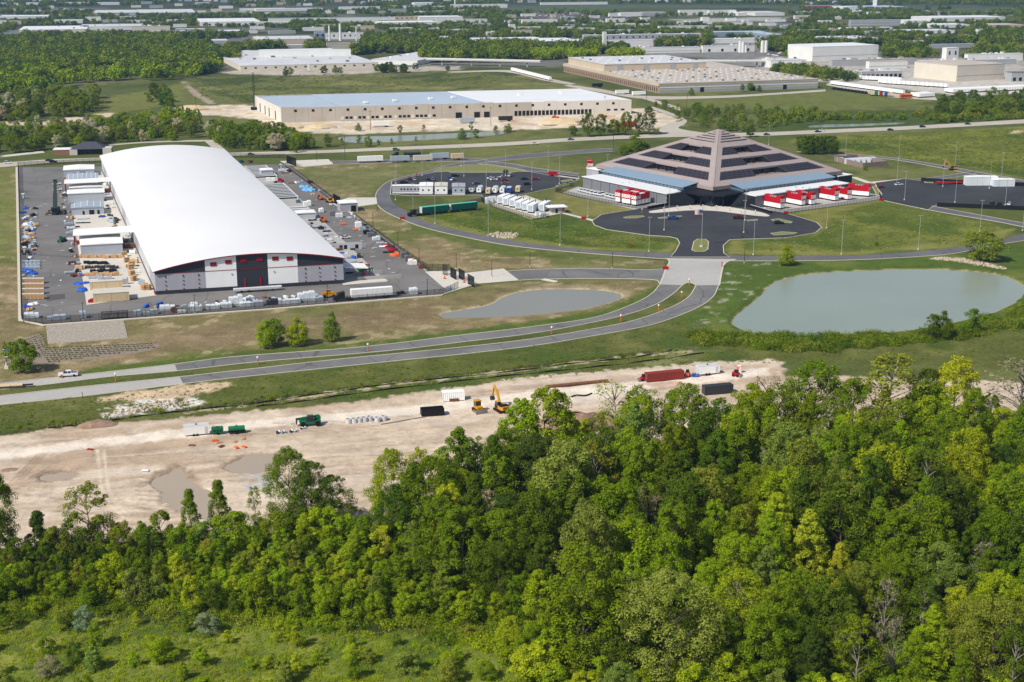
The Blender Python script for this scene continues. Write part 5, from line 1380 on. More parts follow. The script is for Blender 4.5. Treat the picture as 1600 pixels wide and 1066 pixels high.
put('skip',skip('black'),'black open top skip on the haul road','skip',(658,650),14)
put('skipr',skip('rust'),'small rusty skip in front of the white container','skip',(702,627.5),13,sc_=.42)
for i,(x_,y_) in enumerate([(545,661),(554,660.5),(562,659.5),(570,658.5),(578,657),(590,658.5),(600,656.5)]):
 k = W(x_,y_);t = thing('concrete_ring',f'pale concrete manhole ring, {["first", "second", "third", "fourth", "fifth", "sixth", "last"][i]} from the left in the row by the haul road','concrete ring',(k[0],k[1],.02),0,'concrete manhole rings')
 b = MB();n = 14;vs = []
 for j in range(n):
  a = 2 * math.pi * j / n
  for r_,z in ((.85,0),(.85,1.25),(.68,1.25),(.68,0)): vs.append((r_ * math.cos(a),r_ * math.sin(a),z))
 b.add(vs,[(4 * j + q,4 * ((j + 1) % n) + q,4 * ((j + 1) % n) + (q + 1) % 4,4 * j + (q + 1) % 4) for j in range(n) for q in range(4)])
 b.build('ring','pale_panel',t);MB().box(-.7,.7,-.06,.06,0,.1).build('bearer','ply',t)
for i,(p,s_) in enumerate((((439,678),1.0),((459,676),.9),((474,671),.7))):
 k = W(*p);t = thing('supply_skid',['grey skid of pipe fittings left of the green telehandler','grey skid of pipe fittings nearest the green telehandler','small white bag at the wheels of the green telehandler'][i],'skid',(k[0],k[1],.03),R(14 + 9 * i))
 MB().box(-1.4 * s_,1.4 * s_,-.9 * s_,.9 * s_,0,.2).build('pallet','concrete_grey',t)
 for j in range(4): MB().blob((-1 + j * .65) * s_,(j % 2 - .5) * .6 * s_,.55 * s_,.45 * s_,.5 * s_,.45 * s_,j).build('fitting',['dark_panel','wrap','steel','wrap'][j],t)
k = W(1155,583);t = thing('portable_toilet','orange portable toilet with white roof on the building site','toilet',(k[0],k[1],.03),R(15))
MB().cb(0,0,.1,1.2,1.2,2.2).build('cabin','orange',t);MB().blob(0,0,2.32,.68,.68,.28,1,10,5,0).build('roof','white_panel',t);MB().box(-.45,.45,-.63,-.602,.2,2.1).build('door','white_panel',t)
for p,m_,lab in (((36.5,311),'green','green portable toilet at the left yard fence'),((39,396),'teal','teal portable toilet at the left yard fence'),((439,264),'car_blue','blue and white portable toilet by the rear gate')):
 k = W(*p);t = thing('portable_toilet',lab,'toilet',(k[0],k[1],.06),SITE)
 MB().cb(0,0,.1,1.5,1.5,2.4).build('cabin',m_,t);MB().cb(0,0,2.5,1.6,1.6,.35).build('roof','white_panel',t);MB().box(-.5,.5,-.8,-.752,.2,2.2).build('door','pale_panel',t)
def skid_loader(m):
 def f():
  t = thing('skid_loader','x','loader')
  MB().box(-1.2,1.0,-.6,.6,.4,1.2).build('body',m,t);MB().box(-.5,.6,-.5,.5,1.2,2.0).build('cage','black',t)
  for x in (-.7,.6):
   for y in (-.75,.75): MB().wheelx(x,y,.38,.3).build('wheel','tyre',t)
  MB().profx([(1.2,.1),(1.9,.05),(1.7,.8),(1.3,.8)],-.85,.85).build('bucket','steel',t)
  for y in (-.66,.66): MB().beam((-1,y,1.5),(1.3,y,.6),.14,.18).build('lift_arm',m,t)
  return t
 return f
put('skl',skid_loader('red'),'red skid loader beside the orange toilet','loader',(1150,588),-30)
put('skl',skid_loader('red'),'red machine parked against the end of the red container','loader',(1006,595),190)
put('sklo',skid_loader('orange'),'orange machine between the red container and the white trailer','loader',(1074,588),80)
k = W(1083,589);t = thing('drum_cluster','blue drums standing beside the white cargo trailer','drums',(k[0],k[1],.03),0)
for j in range(5): MB().cyl((j % 3) * .75,(j // 3) * .8,0,.95,.32).build('drum','blue' if j % 2 else 'car_blue',t)
a,c = W(853,607),W(950,597.5);t = thing('steel_pipe','long rusty steel pipe lying on the building site','pipe',(a[0],a[1],.55),0)
MB().tube((0,0,0),(c[0] - a[0],c[1] - a[1],0),.5,10).build('pipe','rust',t)
a,c = W(893,621),W(925,616.5);t = thing('hose','dark hose lying on pale sand beside the steel pipe','hose',(a[0],a[1],.25),0)
b = MB();P = [((c[0] - a[0]) * s_,(c[1] - a[1]) * s_ + .8 * math.sin(s_ * 7),0) for s_ in np.linspace(0,1,8)]
for p,q in zip(P[:-1],P[1:]): b.tube(p,q,.22)
b.build('hose','black',t)
a,c = W(595,664),W(664,652);t = thing('pipe_run','thin grey pipe lying left of the black skip','pipe',(a[0],a[1],.16),0)
MB().tube((0,0,0),(c[0] - a[0],c[1] - a[1],0),.14,6).build('pipe','steel',t)
k = W(890,668);t = thing('spoil_heap','brown heap of soil behind the tall twin trees','soil heap',(k[0],k[1],-.3),0)
b = MB();b.blob(0,0,0,9,6,4.6,2,18,8,.16);b.blob(7,3,0,7,5,3.4,3,16,8,.16);b.build('soil','spoil',t)
for i,(p,r_,lab) in enumerate((((152,664),3.2,'small grey heap of soil beside the silt fence'),((16,735),1.6,'small dark heap with a pipe end at the left edge'),((458,201),7,'pale heap of sand before the construction hall'),((500,200),8,'long low heap of orange sand on the earthworks'),((880,194),12,'wide orange sand heap in front of the dock doors'),((300,171),9,'sand heap at the left end of the earthworks'))):
 k = W(*p);t = thing('soil_heap',lab,'soil heap',(k[0],k[1],-.2),R(15));MB().blob(0,0,0,r_ * 1.6,r_,r_ * .42,i + 5,16,7,.16).build('soil','spoil' if i < 2 else 'tan',t)
for i,(x_,y_,m_) in enumerate([(300,697,'rust'),(336,689,'orange'),(342,692,'ply'),(346,698,'rust'),(367,691,'ply'),(380,686,'ply'),(370,700,'orange'),(382,699,'orange'),(141,703,'red'),(227,736,'white_panel'),(214,713,'rock')]):
 k = W(x_,y_);t = thing('timber_offcut',f'{["rusty", "orange", "tan", "brown", "tan", "tan", "orange", "orange", "red", "white", "pale"][i]} scrap lying on the bare soil, {["leftmost below the cargo trailer", "topmost of the group under the generator", "middle of the group under the generator", "lowest of the group under the generator", "upper one under the water tank", "right below the water tank", "lower left below the water tank", "lower right below the water tank", "alone on the haul road", "beside the middle puddle", "above the middle puddle"][i]}','scrap',(k[0],k[1],.1),R(20 * i))
 MB().box(-.9,.9,-.5,.5,0,.12).build('board',m_,t);MB().box(-.7,.5,-.2,.35,.12,.26).build('board',m_,t)
# silt fences of black fabric along the ditch
def silt(lab,pts):
 P = [W(*p) for p in pts];t = thing('silt_fence',lab,'silt fence',P[0]);b = MB()
 W_ = spline([(p[0] - P[0][0],p[1] - P[0][1]) for p in P],5)
 for i in range(len(W_) - 1):
  a,c = W_[i],W_[i + 1];ha,hc = .3 + .22 * math.sin(i * 1.7),.3 + .22 * math.sin(i * 1.7 + 1.7)
  d = c - a;q = np.array((-d[1],d[0]));q = q / np.linalg.norm(q) * .05
  b.add([(*(a - q),-.05),(*(c - q),-.05),(*(c - q),hc),(*(a - q),ha),(*(a + q),-.05),(*(c + q),-.05),(*(c + q),hc),(*(a + q),ha)],[(0,1,2,3),(7,6,5,4),(3,2,6,7)])
  MB().cb(a[0],a[1],0,.08,.08,1.0).build('stake','ply',t)
 b.build('fabric','black',t)
silt('black silt fence along the ditch at the left of the building site',[(75,670),(110,666),(140,663)])
silt('black silt fence along the ditch from the stony patch to the wood',[(170,659),(220,651),(295,642),(400,631),(500,616),(625,599),(800,581),(900,568),(985,560),(1050,548)])
silt('second black silt fence beside the ditch nearer the haul road',[(400,636),(470,628),(560,615),(700,598),(800,587),(900,577),(1000,566),(1100,552)])
# ------------------------------------------------------------------ goods stored in the yard
def bundle(m,L_,w,h,n=3,seed=1):
 def f():
  t = thing('wrapped_bundle','x','bundle');r_ = random.Random(seed)
  for j in range(n):
   x0 = -L_ / 2 + L_ * j / n;hh = h * r_.uniform(.65,1.0)
   b = MB();x1 = x0 + L_ / n * .96;q = .14
   b.add([(x0,-w / 2,.15),(x1,-w / 2,.15),(x1,w / 2,.15),(x0,w / 2,.15),(x0,-w / 2,hh - q),(x1,-w / 2,hh - q * 2),(x1,w / 2,hh - q),(x0,w / 2,hh - q * 1.5),(x0 + q,-w / 2 + q,hh),(x1 - q,-w / 2 + q,hh - q * .5),(x1 - q,w / 2 - q,hh),(x0 + q,w / 2 - q,hh)],
     [(0,1,5,4),(1,2,6,5),(2,3,7,6),(3,0,4,7),(4,5,9,8),(5,6,10,9),(6,7,11,10),(7,4,8,11),(8,9,10,11)])
   b.build('wrapped_stack',m,t)
  for x in (-L_ * .35,0,L_ * .35): MB().box(x - .1,x + .1,-w / 2,w / 2,0,.15).build('bearer','ply',t)
  return t
 return f
def pallet_stack(m,k=4):
 def f():
  t = thing('pallet_stack','x','pallets');r_ = random.Random(k)
  for j in range(k):
   for i in range(3): MB().box(-.6 + i * .45,-.25 + i * .45,-.5,.5,j * .32 + .05,j * .32 + .16).build('board',m,t)
   MB().box(-.62,.68,-.5,-.4,j * .32,j * .32 + .05).build('bearer',m,t);MB().box(-.62,.68,.4,.5,j * .32,j * .32 + .05).build('bearer',m,t)
  return t
 return f
def crate(m,s=1.6):
 def f():
  t = thing('plywood_crate','x','crate')
  MB().box(-s / 2,s / 2,-s / 2,s / 2,.12,s).build('panel',m,t)
  for x in (-s / 2,s / 2 - .12):
   for y in (-s / 2 - .03,s / 2 - .09): MB().box(x,x + .12,y,y + .12,.1,s + .03).build('corner_batten','tan',t)
  MB().box(-s / 2 - .03,s / 2 + .03,-s / 2 - .03,s / 2 + .03,s + .032,s + .08).build('lid','concrete',t);MB().box(-s / 2,s / 2,-s / 3,s / 3,0,.12).build('skid','tan',t)
  return t
 return f
def heap(m,s=1.0,seed=0):
 def f():
  t = thing('tarpaulin_heap','x','tarpaulin');r_ = random.Random(seed)
  b = MB()
  for j in range(4): b.blob(r_.uniform(-1.2,1.2) * s,r_.uniform(-.8,.8) * s,.1,r_.uniform(.9,1.5) * s,r_.uniform(.6,1.1) * s,r_.uniform(.5,.9) * s,seed * 7 + j,8,5,.25)
  b.build('cloth',m,t);MB().box(-.8 * s,.8 * s,-.5 * s,.5 * s,0,.15).build('board','ply',t)
  return t
 return f
YF = 'wrapped bundles along the front yard fence'
B = [((50,497),'wrap',5,2.2,2.2,'long white wrapped bundle in the front left corner of the yard'),((89,500),'wrap_grey',6.4,2.0,2.0,'silver blue wrapped tubes at the front fence left of the gate'),((130,497),'wrap_grey',2.4,2.4,2.6,'upright grey wrapped box beside the front fence lamp'),
  ((215,493),'wrap_grey',2.6,2,2.4,'grey wrapped box right of the sliding gate'),((229,492),'wrap_grey',2.6,2,1.8,'low grey bundle second right of the sliding gate'),((241,491),'wrap_grey',2.6,2,2.0,'grey bundle third right of the sliding gate'),
  ((262,485),'wrap',5.5,2.4,2.2,'white wrapped stack left of the brown drum at the front fence'),((284,489),'wrap',3,2,1.5,'low white wrapped stack right of the brown drum'),((307,486),'wrap',4,2.4,3.2,'tall white wrapped stack by the front fence lamp'),((333,483),'wrap',5,2.2,2.2,'white wrapped stack with dark machine behind the front fence'),
  ((354,481),'wrap',4,2.2,2.4,'white wrapped stack left of the tallest stack'),((369,478),'wrap',5,2.6,4.2,'tallest white wrapped stack at the front fence'),((384,479),'wrap',4,2.2,2.0,'white wrapped stack right of the tallest stack'),((401,478),'wrap_grey',5,2.2,2.2,'greenish wrapped stack midway along the front fence'),
  ((426,476),'dark_panel',4.5,2.4,2.4,'grey tarpaulined stack midway along the front fence'),((443,475),'wrap',4,2.2,2.2,'white wrapped stack right of the grey tarpaulin'),((459,474),'wrap',5,2.2,2.2,'long white wrapped stack near the right of the front fence'),((479,470),'wrap',6.5,2.6,3.6,'big white wrapped stack left of the yellow machine'),
  ((498,470),'wrap_grey',3.4,2.2,2.0,'grey stack between white bundles and yellow machine'),((646,460),'wrap',3,2.6,2.8,'white box bundle right of the long semi trailer'),((703,454),'wrap_grey',2.5,1.8,1.6,'grey bin by the corner gate'),((626,459.5),'black',3,1.8,1.2,'low black bundle right of the semi trailer')]
for i,(p,m,L_,w,h,lab) in enumerate(B):
 k = W(*p);t = bundle(m,L_,w,h,3 if L_ > 3.5 else 2,i)();t.location = (k[0],k[1],.06);t.rotation_euler = (0,0,R(17));tag(t,lab,'bundle')
k = W(272,489);t = thing('cable_drum','brown wooden cable drum at the front fence','cable drum',(k[0],k[1],.06),R(20));b = MB();b.tube((0,-.7,1.1),(0,-.55,1.1),1.1,14);b.build('flange','rust',t);b = MB();b.tube((0,.55,1.1),(0,.7,1.1),1.1,14);b.build('flange','rust',t);b = MB();b.tube((0,-.55,1.1),(0,.55,1.1),.8,12);b.build('winding','black',t)
k = W(402,455.5);t = thing('long_dolly','long pale flatbed dolly standing before the hall front doors','trailer',(k[0],k[1],.06),R(17))
MB().box(-9,7.5,-1.1,1.1,.9,1.6).build('deck','pale_panel',t);MB().profx([(7.5,.9),(9.4,1.3),(9.4,1.6),(7.5,1.6)],-1.1,1.1).build('nose','pale_panel',t)
for x in (-6,-3.2):
 for y in (-.9,.9): MB().wheelx(x,y,.5,.4).build('wheel','tyre',t)
for y in (-.7,.7): MB().cb(6,y,0,.2,.2,.9).build('landing_leg','black',t)
# plywood crates stacked in blocks at the left fence
for j in range(4):
 for i in range(5):
  k = W(40 + i * 6.2,443 + j * 8.2)
  place('crate',crate('ply'),f'plywood crate with pale lid in the {["rear", "second", "third", "front"][j]} row of the brown crate block','crate',(k[0],k[1],.06),SITE,f'plywood crates in the {["rear", "second", "third", "front"][j]} row',1.25)
for j in range(3):
 for i in range(4):
  k = W(39 + i * 6.5,411 + j * 4.5)
  t = place(('frame',j % 2),bundle('wrap_grey' if j != 2 else 'tarp',2.2,1.4,1.2,2,j),'x','bundle',(k[0],k[1],.06),SITE,'x')
  tag(t,f'small grey blue wrapped pallet in the {["rear", "middle", "front"][j]} row at the left fence','bundle',f'wrapped pallets, {["rear", "middle", "front"][j]} row')
H_ = [((43,425),'blue',1.3,'blue tarpaulin heap behind the brown crates'),((50,428),'blue',1.2,'blue tarpaulin heap touching the brown crates'),((40,482),'blue',1.2,'blue tarpaulin in the front left yard corner'),((40,326),'blue',1.3,'blue tarpaulin by the left fence opposite the crane'),((125,444),'blue',1.2,'blue tarpaulin left of the first tan module'),((131,455),'blue',1.4,'blue tarpaulin between the two tan modules'),
  ((135,443),'blue',.9,'small blue sheet at the corner of the first tan module'),((159,340),'car_blue',1.3,'blue wrapped machine before the three door shed'),((178,346),'dark_panel',1.8,'grey covered round machine beside the hall wall'),((478,294),'tarp',2.0,'light blue tarpaulin at the right yard fence, rear one'),((485,299),'tarp',2.2,'light blue tarpaulin at the right yard fence, front one'),((37,333),'car_blue',1.0,'dark blue covered goods by the left fence'),
  ((41,352),'wrap',2.0,'white sheeted goods by the left fence under the crane'),((44,356),'wrap_grey',1.8,'grey sheeted goods by the left fence below the crane'),((40,372),'wrap_grey',1.8,'grey sheeted goods by the left fence, lower one'),((46,366),'ply',1.2,'brown timber offcuts by the left fence'),((55,477),'white_panel',1.2,'round white dish in the front left yard'),((48,484),'ply',1.2,'tan timber heap in the front left yard corner'),((38,386),'dark_panel',1.2,'dark covered bin by the left fence'),
  ((455,287),'rust',1.2,'brown machine parts by the right yard fence'),((463,286),'wrap',1.0,'white bag beside brown parts at the right fence'),((490,304),'ply',1.0,'tan boards below the light blue tarpaulins')]
for i,(p,m,s_,lab) in enumerate(H_):
 k = W(*p);t = heap(m,s_,i)();t.location = (k[0],k[1],.06);t.rotation_euler = (0,0,R(i * 37));tag(t,lab,'tarpaulin')
# rows of goods on the concrete left of the hall
r_ = random.Random(11)
rows = [(403,128,190,11,'ply','brown plywood pack in the row at the foot of the pale blue shed'),(413,136,166,8,'black','black steel pack in the rear row on the concrete'),(419,138,182,8,'dark_panel','dark machine part in the second row on the concrete'),(425,146,180,8,'black','black machine part in the third row on the concrete'),(431,138,182,9,'ply','tan timber pack in the front row on the concrete'),(436,142,172,5,'wrap_grey','grey profile pack before the first tan module')]
for y,x0,x1,n,m,lab in rows:
 for i in range(n):
  k = W(x0 + (x1 - x0) * i / (n - 1) + r_.uniform(-1,1),y + r_.uniform(-.8,.8))
  key = ('pack',m,i % 3)
  t = place(key,bundle(m,r_.uniform(1.5,2.6),r_.uniform(1.2,2),r_.uniform(.9,1.6),2,i),lab,'pack',(k[0],k[1],.1),SITE + r_.uniform(-.15,.15),lab.replace('pack','packs').replace('part','parts'))
for i,(p,lab) in enumerate((((194,401),'tan pallet stack nearest the pale blue shed, by the hall'),((198,410),'tan pallet stack second along the hall wall'),((204,421),'tan pallet stack third along the hall wall'),((206,431),'tan pallet stack fourth along the hall wall'),((209,439),'tan pallet stack fifth along the hall wall'),((225,453),'tan pallet stack near the hall corner, left'),((232,453),'tan pallet stack near the hall corner, right'),((206,416),'tan pallet stack set apart from the wall row'))):
 k = W(*p);place('pals',pallet_stack('ply',4),lab,'pallets',(k[0],k[1],.1),R(20 + 10 * i),None,1.9)
for i,(p,m,L_,h,lab) in enumerate((((113,356),'black',7,.6,'dark beams on the concrete below the three door shed, rear'),((130,349),'black',7,.5,'dark beams on the concrete below the three door shed, middle'),((131,343),'wrap_grey',6,.5,'grey beams beside the three door shed'),((108,352),'wrap_grey',4,1.4,'grey wrapped goods at the edge of the concrete'),((111,358),'wrap',4,1.2,'white wrapped goods at the edge of the concrete'),((112,366),'wrap_grey',5,1.6,'grey goods left of the middle canopy, rear'),((108,376),'wrap',5,1.4,'white goods left of the middle canopy, front'),
  ((115,413),'wrap_grey',5.5,1.2,'long blue grey profiles at the edge of the left paving'),((111,427),'wrap_grey',5,.9,'bent blue grey profiles lower on the left paving'),((128,431),'orange',4,.6,'orange rails at the edge of the concrete'),((102,279),'orange',2,1.0,'orange machine beside the low ribbed shed'),((122,382),'rust',4,2.0,'rust red steel frames at the corner of the middle canopy'),((200,388),'rust',6,2.2,'dark red machine under the middle canopy'),((168,301),'rust',5,2.2,'dark brown machine under the rear canopy'),
  ((167,457),'wrap_grey',8,1,'grey tube load lying between the tan modules'),((196,444),'grey_panel',2.4,2.6,'grey cabinet beside the first tan module'),((221,444),'wrap_grey',2.4,2.2,'pale cabinet near the hall corner'),((142,473),'red',2,1.5,'bright red box at the corner of the front tan module'),
  ((443,268),'wrap',6,1.6,'white boat shaped load by the rear gate'),((446,271),'rust',5,.8,'brown pallet row by the rear gate'))):
 k = W(*p);t = bundle(m,L_,1.6,h,3,i + 50)();t.location = (k[0],k[1],.1);t.rotation_euler = (0,0,SITE + r_.uniform(-.2,.2));tag(t,lab,'goods')
for i in range(16):
 k = HL(-4.5 + r_.uniform(-2,2),150 + i * 11)
 if 246 < 150 + i * 11 < 264: continue
 t = place(('clut',i % 4),heap(['wrap','dark_panel','wrap_grey','rust'][i % 4],1.0,i + 3),f'{["white", "dark", "grey", "rusty"][i % 4]} part of the clutter of machine pieces along the hall left wall','machine part',(k[0],k[1],.1),R(50 * i),f'{["white", "dark", "grey", "rusty"][i % 4]} clutter along the hall left wall')
# right yard edge: boxes, red bins and steel
RB = [((502,332),'white_panel',2.2,2.6,'white cabinet left of the guard hut'),((530,340),'wrap',3.5,2.6,'white tank on red skid by the guard hut'),((520,337),'steel',3,2.8,'grey steel cabinet before the guard hut'),((536,351),'orange',3,.8,'orange brown pallets along the fence below the guard hut'),((560,356),'white_panel',3,3.0,'white cabinet at the head of the fence row'),((557,360),'orange',3,.8,'orange red board before the white cabinet'),((566,361),'wrap_grey',3,2.4,'grey machine second in the fence row'),((573,366),'black',3,2.6,'black machine third in the fence row'),((580,370),'steel',3.5,2.6,'steel machine fourth in the fence row'),((588,376),'wrap',3.5,2.4,'white machine fifth in the fence row'),((594,381),'wrap_grey',3.5,1.0,'low grey platform after the fence row machines'),
  ((607,395),'black',5,.6,'black sheet between the red drums'),((632,403),'steel',3.4,3,'steel cabinet, left of the pair by the right fence'),((639,408),'steel',3.4,2.6,'steel cabinet, right of the pair by the right fence'),((645,414),'white_panel',3.4,2.8,'white cabinet near the corner gate'),((657,420),'rust',1.6,2.4,'brown bin with white lid by the corner gate'),((600,386),'white_panel',4,.5,'white board on the paving by the right fence'),((515,367),'concrete_grey',3,.6,'pale board lying in the right yard'),((480,322),'white_panel',4,3,'white box truck body beside the front truss racks'),((423,284),'white_panel',5,3,'white box truck body beside the rear truss racks'),((466,317),'car_teal',2.4,2,'blue grey tank at the end of the front truss racks')]
for i,(p,m,L_,h,lab) in enumerate(RB):
 k = W(*p);t = bundle(m,L_,2.2,h,2,i + 80)();t.location = (k[0],k[1],.1);t.rotation_euler = (0,0,SITE + r_.uniform(-.1,.1));tag(t,lab,'goods')
place('tt_r',tractor('red'),'red truck cab in front of the rear white box body','truck',W(430,286)[:2] + (.1,),SITE + math.pi,None,.8)
for i,p in enumerate([(602,384),(606,386.5),(610,389),(613,392),(611,385.5),(616,390)]):
 k = W(*p);place('rdrum',heap('red_deep',.9,4),'dark red rounded drum in the cluster by the right fence','drum',(k[0],k[1],.1),R(60 * i),'dark red drums by the right fence')
for i,p in enumerate([(612,399),(616,401),(620,398)]):
 k = W(*p);place('odrum',heap('orange',.9,5),'orange red float in the pile beside the dark red drums','float',(k[0],k[1],.1),R(60 * i),'orange red floats by the right fence')
for i in range(14):
 v = 135 - i * 10;k = HL(79 + r_.uniform(-3,5),v)
 if 55 < v < 72: continue
 t = place(('rc',i % 3),bundle(['black','wrap_grey','blue'][i % 3],[4,3,7][i % 3],1,[.7,1,.6][i % 3],2,i),f'{["black steel", "grey steel", "blue beam"][i % 3]} pieces laid on the concrete right of the hall','goods',(k[0],k[1],.1),SITE + r_.uniform(-.1,.1),f'{["black steel", "grey steel", "blue beam"][i % 3]} pieces right of the hall')
for p,lab in (((694.5,436),'orange barrier cone on the corner gate concrete, rear'),((725,442),'orange barrier cone beside the corner gate, front'),((97.5,591),'orange cone at the front wheel of the white pickup'),((122.5,587.5),'orange cone at the rear wheel of the white pickup')):
 k = W(*p);t = thing('traffic_cone',lab,'cone',(k[0],k[1],.09));s_ = 1.6 if p[0] > 600 else .9;MB().cyl(0,0,.05,1.0 * s_,.3 * s_,8,.05).build('cone','orange',t);MB().cb(0,0,0,.7 * s_,.7 * s_,.05).build('base','black',t)
k = W(3,607);t = thing('equipment_trailer','low timber decked trailer at the left end of the boulevard','trailer',(k[0],k[1],.08),R(13))
MB().box(-8,6,-1.2,1.2,.7,.95).build('deck','tan',t);MB().box(6,9,-.5,.5,.5,.7).build('drawbar','black',t)
for x in (-2,-.9):
 for y in (-1.2,1.2): MB().wheelx(x,y,.4,.25).build('wheel','tyre',t)
# signs and lamp standards by the left bend
k = W(11,576);t = thing('road_sign_post','dark post with two blue signs and white base at the left edge','sign',k,0)
MB().cyl(0,0,0,9.0,.12).build('post','black',t);MB().cb(0,0,0,1.3,1.3,.9).build('base','concrete',t);MB().cyl(0,0,.9,2.0,.35).build('pedestal','concrete',t)
for z in (5.8,3.4): MB().box(-.7,.7,-.14,-.1,z,z + .95).build('sign_plate','car_blue',t);MB().box(-.6,.6,-.16,-.142,z + .35,z + .6).build('sign_band','white_panel',t)
for p,lab in (((17,611),'dark marker post in the left median'),((129,621.5),'dark marker post beside the lower carriageway')):
 k = W(*p);t = thing('marker_post',lab,'post',k);MB().cyl(0,0,0,1.5,.1).build('post','rust',t);MB().cb(0,0,1.5,.25,.25,.1).build('cap','black',t)
# median delineators
for i,p in enumerate([(181,596),(403,570),(575,549),(862,522),(970,503),(1029,487),(1065,466),(1077,446),(1003,333),(1037,331),(1058,328),(1078,327),(1098,326.5),(1119,327.5),(1140,330),(1158,333),(1180,335)]):
 k = W(*p);lab = ['orange post with white head in the left median by the pickup','orange post with white head in the median below the round trees','orange post with white head in the median left of the small pond','orange post with white head in the median below the small pond','orange post with white head, second on the median bend','orange post with white head, third on the median bend','orange post with white head near the median tip','orange post with white head at the median tip'][i] if i < 8 else 'small red and white bollard light along the plaza kerb'
 def mk():
  t = thing('median_post','x','post');MB().cyl(0,0,.1,2.2,.16,8).build('post','orange',t);MB().cyl(0,0,2.2,2.7,.32,8).build('head','white_panel',t);MB().cb(0,0,0,.8,.8,.1).build('base','rust',t)
  return t
 place('mpost',mk,lab,'post',k,0,None if i < 8 else 'plaza bollard lights',1 if i < 8 else .8)
# flagpole
k = W(1096,386);t = thing('flagpole','white flagpole with striped flag on the forecourt island','flagpole',(k[0],k[1],.13),0)
MB().cyl(0,0,0,17,.13,8,.07).build('pole','pole_white',t);MB().cyl(0,0,0,.5,.8,10).build('base','concrete',t)
fl_ = MB();nst = 13
for s_ in range(nst):
 fl_.m = s_ % 2
 for q in range(8):
  x0,x1 = -.1 - q * .42,-.1 - (q + 1) * .42;y0,y1 = .25 * math.sin(q * .9),.25 * math.sin((q + 1) * .9);z0 = 16.6 - s_ * .17
  fl_.add([(x0,y0,z0),(x1,y1,z0 - .0),(x1,y1,z0 - .17),(x0,y0,z0 - .17)],[(0,1,2,3)])
fl_ = fl_.build('flag',['car_red','white_panel'],t);MB().box(-1.5,-.1,-.3,.3,15.4,16.62).build('canton','car_blue',fl_)
# tall lot lights
def lot_light():
 t = thing('light_pole','x','light pole');MB().cyl(0,0,.6,16,.12,8,.08).build('pole','pole_white',t);MB().cyl(0,0,0,.6,.38,8).build('base','concrete',t);MB().box(-.9,.9,-.08,.08,16,16.12).build('arm','pole_white',t)
 for x in (-.9,.6): MB().box(x,x + .35,-.25,.25,15.9,16.1).build('lamp_head','galv',t)
 return t
LP = [((659.7,275),'left end of the far lot'),((690,290),'behind the cream roofed cabin'),((725,276),'by the black SUV of the far lot'),((760,293),'behind the tan cargo trailer'),((790,275),'by the rear island of the far lot'),((831,297),'right part of the far lot'),((720.6,260),'on the far lot island'),((856.6,268),'beside the loop road junction'),((874,288),'on the small island beside the red box trailer'),((619,288),'on the ring road bend'),((618,313),'on the grass below the long grey office'),((645.6,334),'at the dark tractor of the teal trailers'),((680,350),'on the ring grass below the teal trailers'),((763,369),'beside the pale stones in the ring grass'),((875,384),'on the ring grass below the small hut'),((918.5,339),'left of the forecourt lot'),((1014,393.5),'on the ring grass below the forecourt'),((1037.7,360),'front left in the forecourt lot'),((1045,339),'by the blue pickup'),((1162,364),'front right in the forecourt lot'),((1164,345),'by the dark red pickup'),((1291.5,357),'right of the forecourt lot'),((1177,399),'on the grass above the concrete crossing'),((1314.6,398),'on the right ring grass, middle'),((1400.8,289),'at the white car of the right lot'),((1413,313),'near left corner of the right lot'),((1201,227),'behind the right slope of the pyramid'),((1404,251),'on the loop road behind the plant enclosure'),((1473,292),'by the red flatbed'),((1492,317),'middle of the screen fence'),((1545.7,295),'before the long white shelter'),((1570.6,321),'between the cars at the screen fence'),((1492,261),'by the small excavator'),((1434.5,391),'on the ring grass left of the big bush'),((1530.7,364),'behind the big bush'),((1597.7,361),'at the right picture edge'),((1564.4,280),'behind the lower white shelter'),((1321,243),'left of the plant enclosure loop'),((949,283),'inside the left wing court')]
for p,lab in LP: place('lpole',lot_light,f'tall pale light pole {lab}','light pole',W(*p)[:2] + (.1,),R(12),'tall lot light poles',.95)
def black_lamp():
 t = thing('lamp_post','x','lamp post');MB().cyl(0,0,.4,6.4,.12,8,.08).build('pole','black',t);MB().cyl(0,0,0,.4,.3,8).build('base','concrete',t);MB().box(-.1,.9,-.15,.15,6.4,6.52).build('lamp_head','black',t)
 return t
for p,lab in (((131,501),'at the stone apron of the front fence'),((305,489),'at the front fence below the hall left corner'),((512,473),'at the front fence by the yellow machine'),((668,463),'at the front fence right of the semi trailer'),((768.5,433),'on the round island of the corner apron'),((828,417),'on the grass above the side road'),((956.5,419.5),'above the side road near the crossing'),((1163,411),'right of the concrete crossing'),((583,356),'on the right yard fence, upper'),((622,386),'on the right yard fence, middle'),((655,412),'on the right yard fence, lower'),((713,421),'behind the corner gate'),((495,253),'on the rear gate apron'),((590,333),'outside the ring road bend')):
 place('blamp',black_lamp,f'black lamp post {lab}','lamp post',W(*p)[:2] + (.05,),R(90),'black lamp posts')
def util_pole():
 t = thing('utility_pole','x','utility pole');MB().cyl(0,0,0,15,.2,7,.13).build('pole','bark',t);MB().box(-1.2,1.2,-.08,.08,13.6,13.8).build('crossarm','bark',t)
 for x in (-1.1,0,1.1): MB().cyl(x,0,13.8,14.1,.07,6).build('insulator','galv',t)
 return t
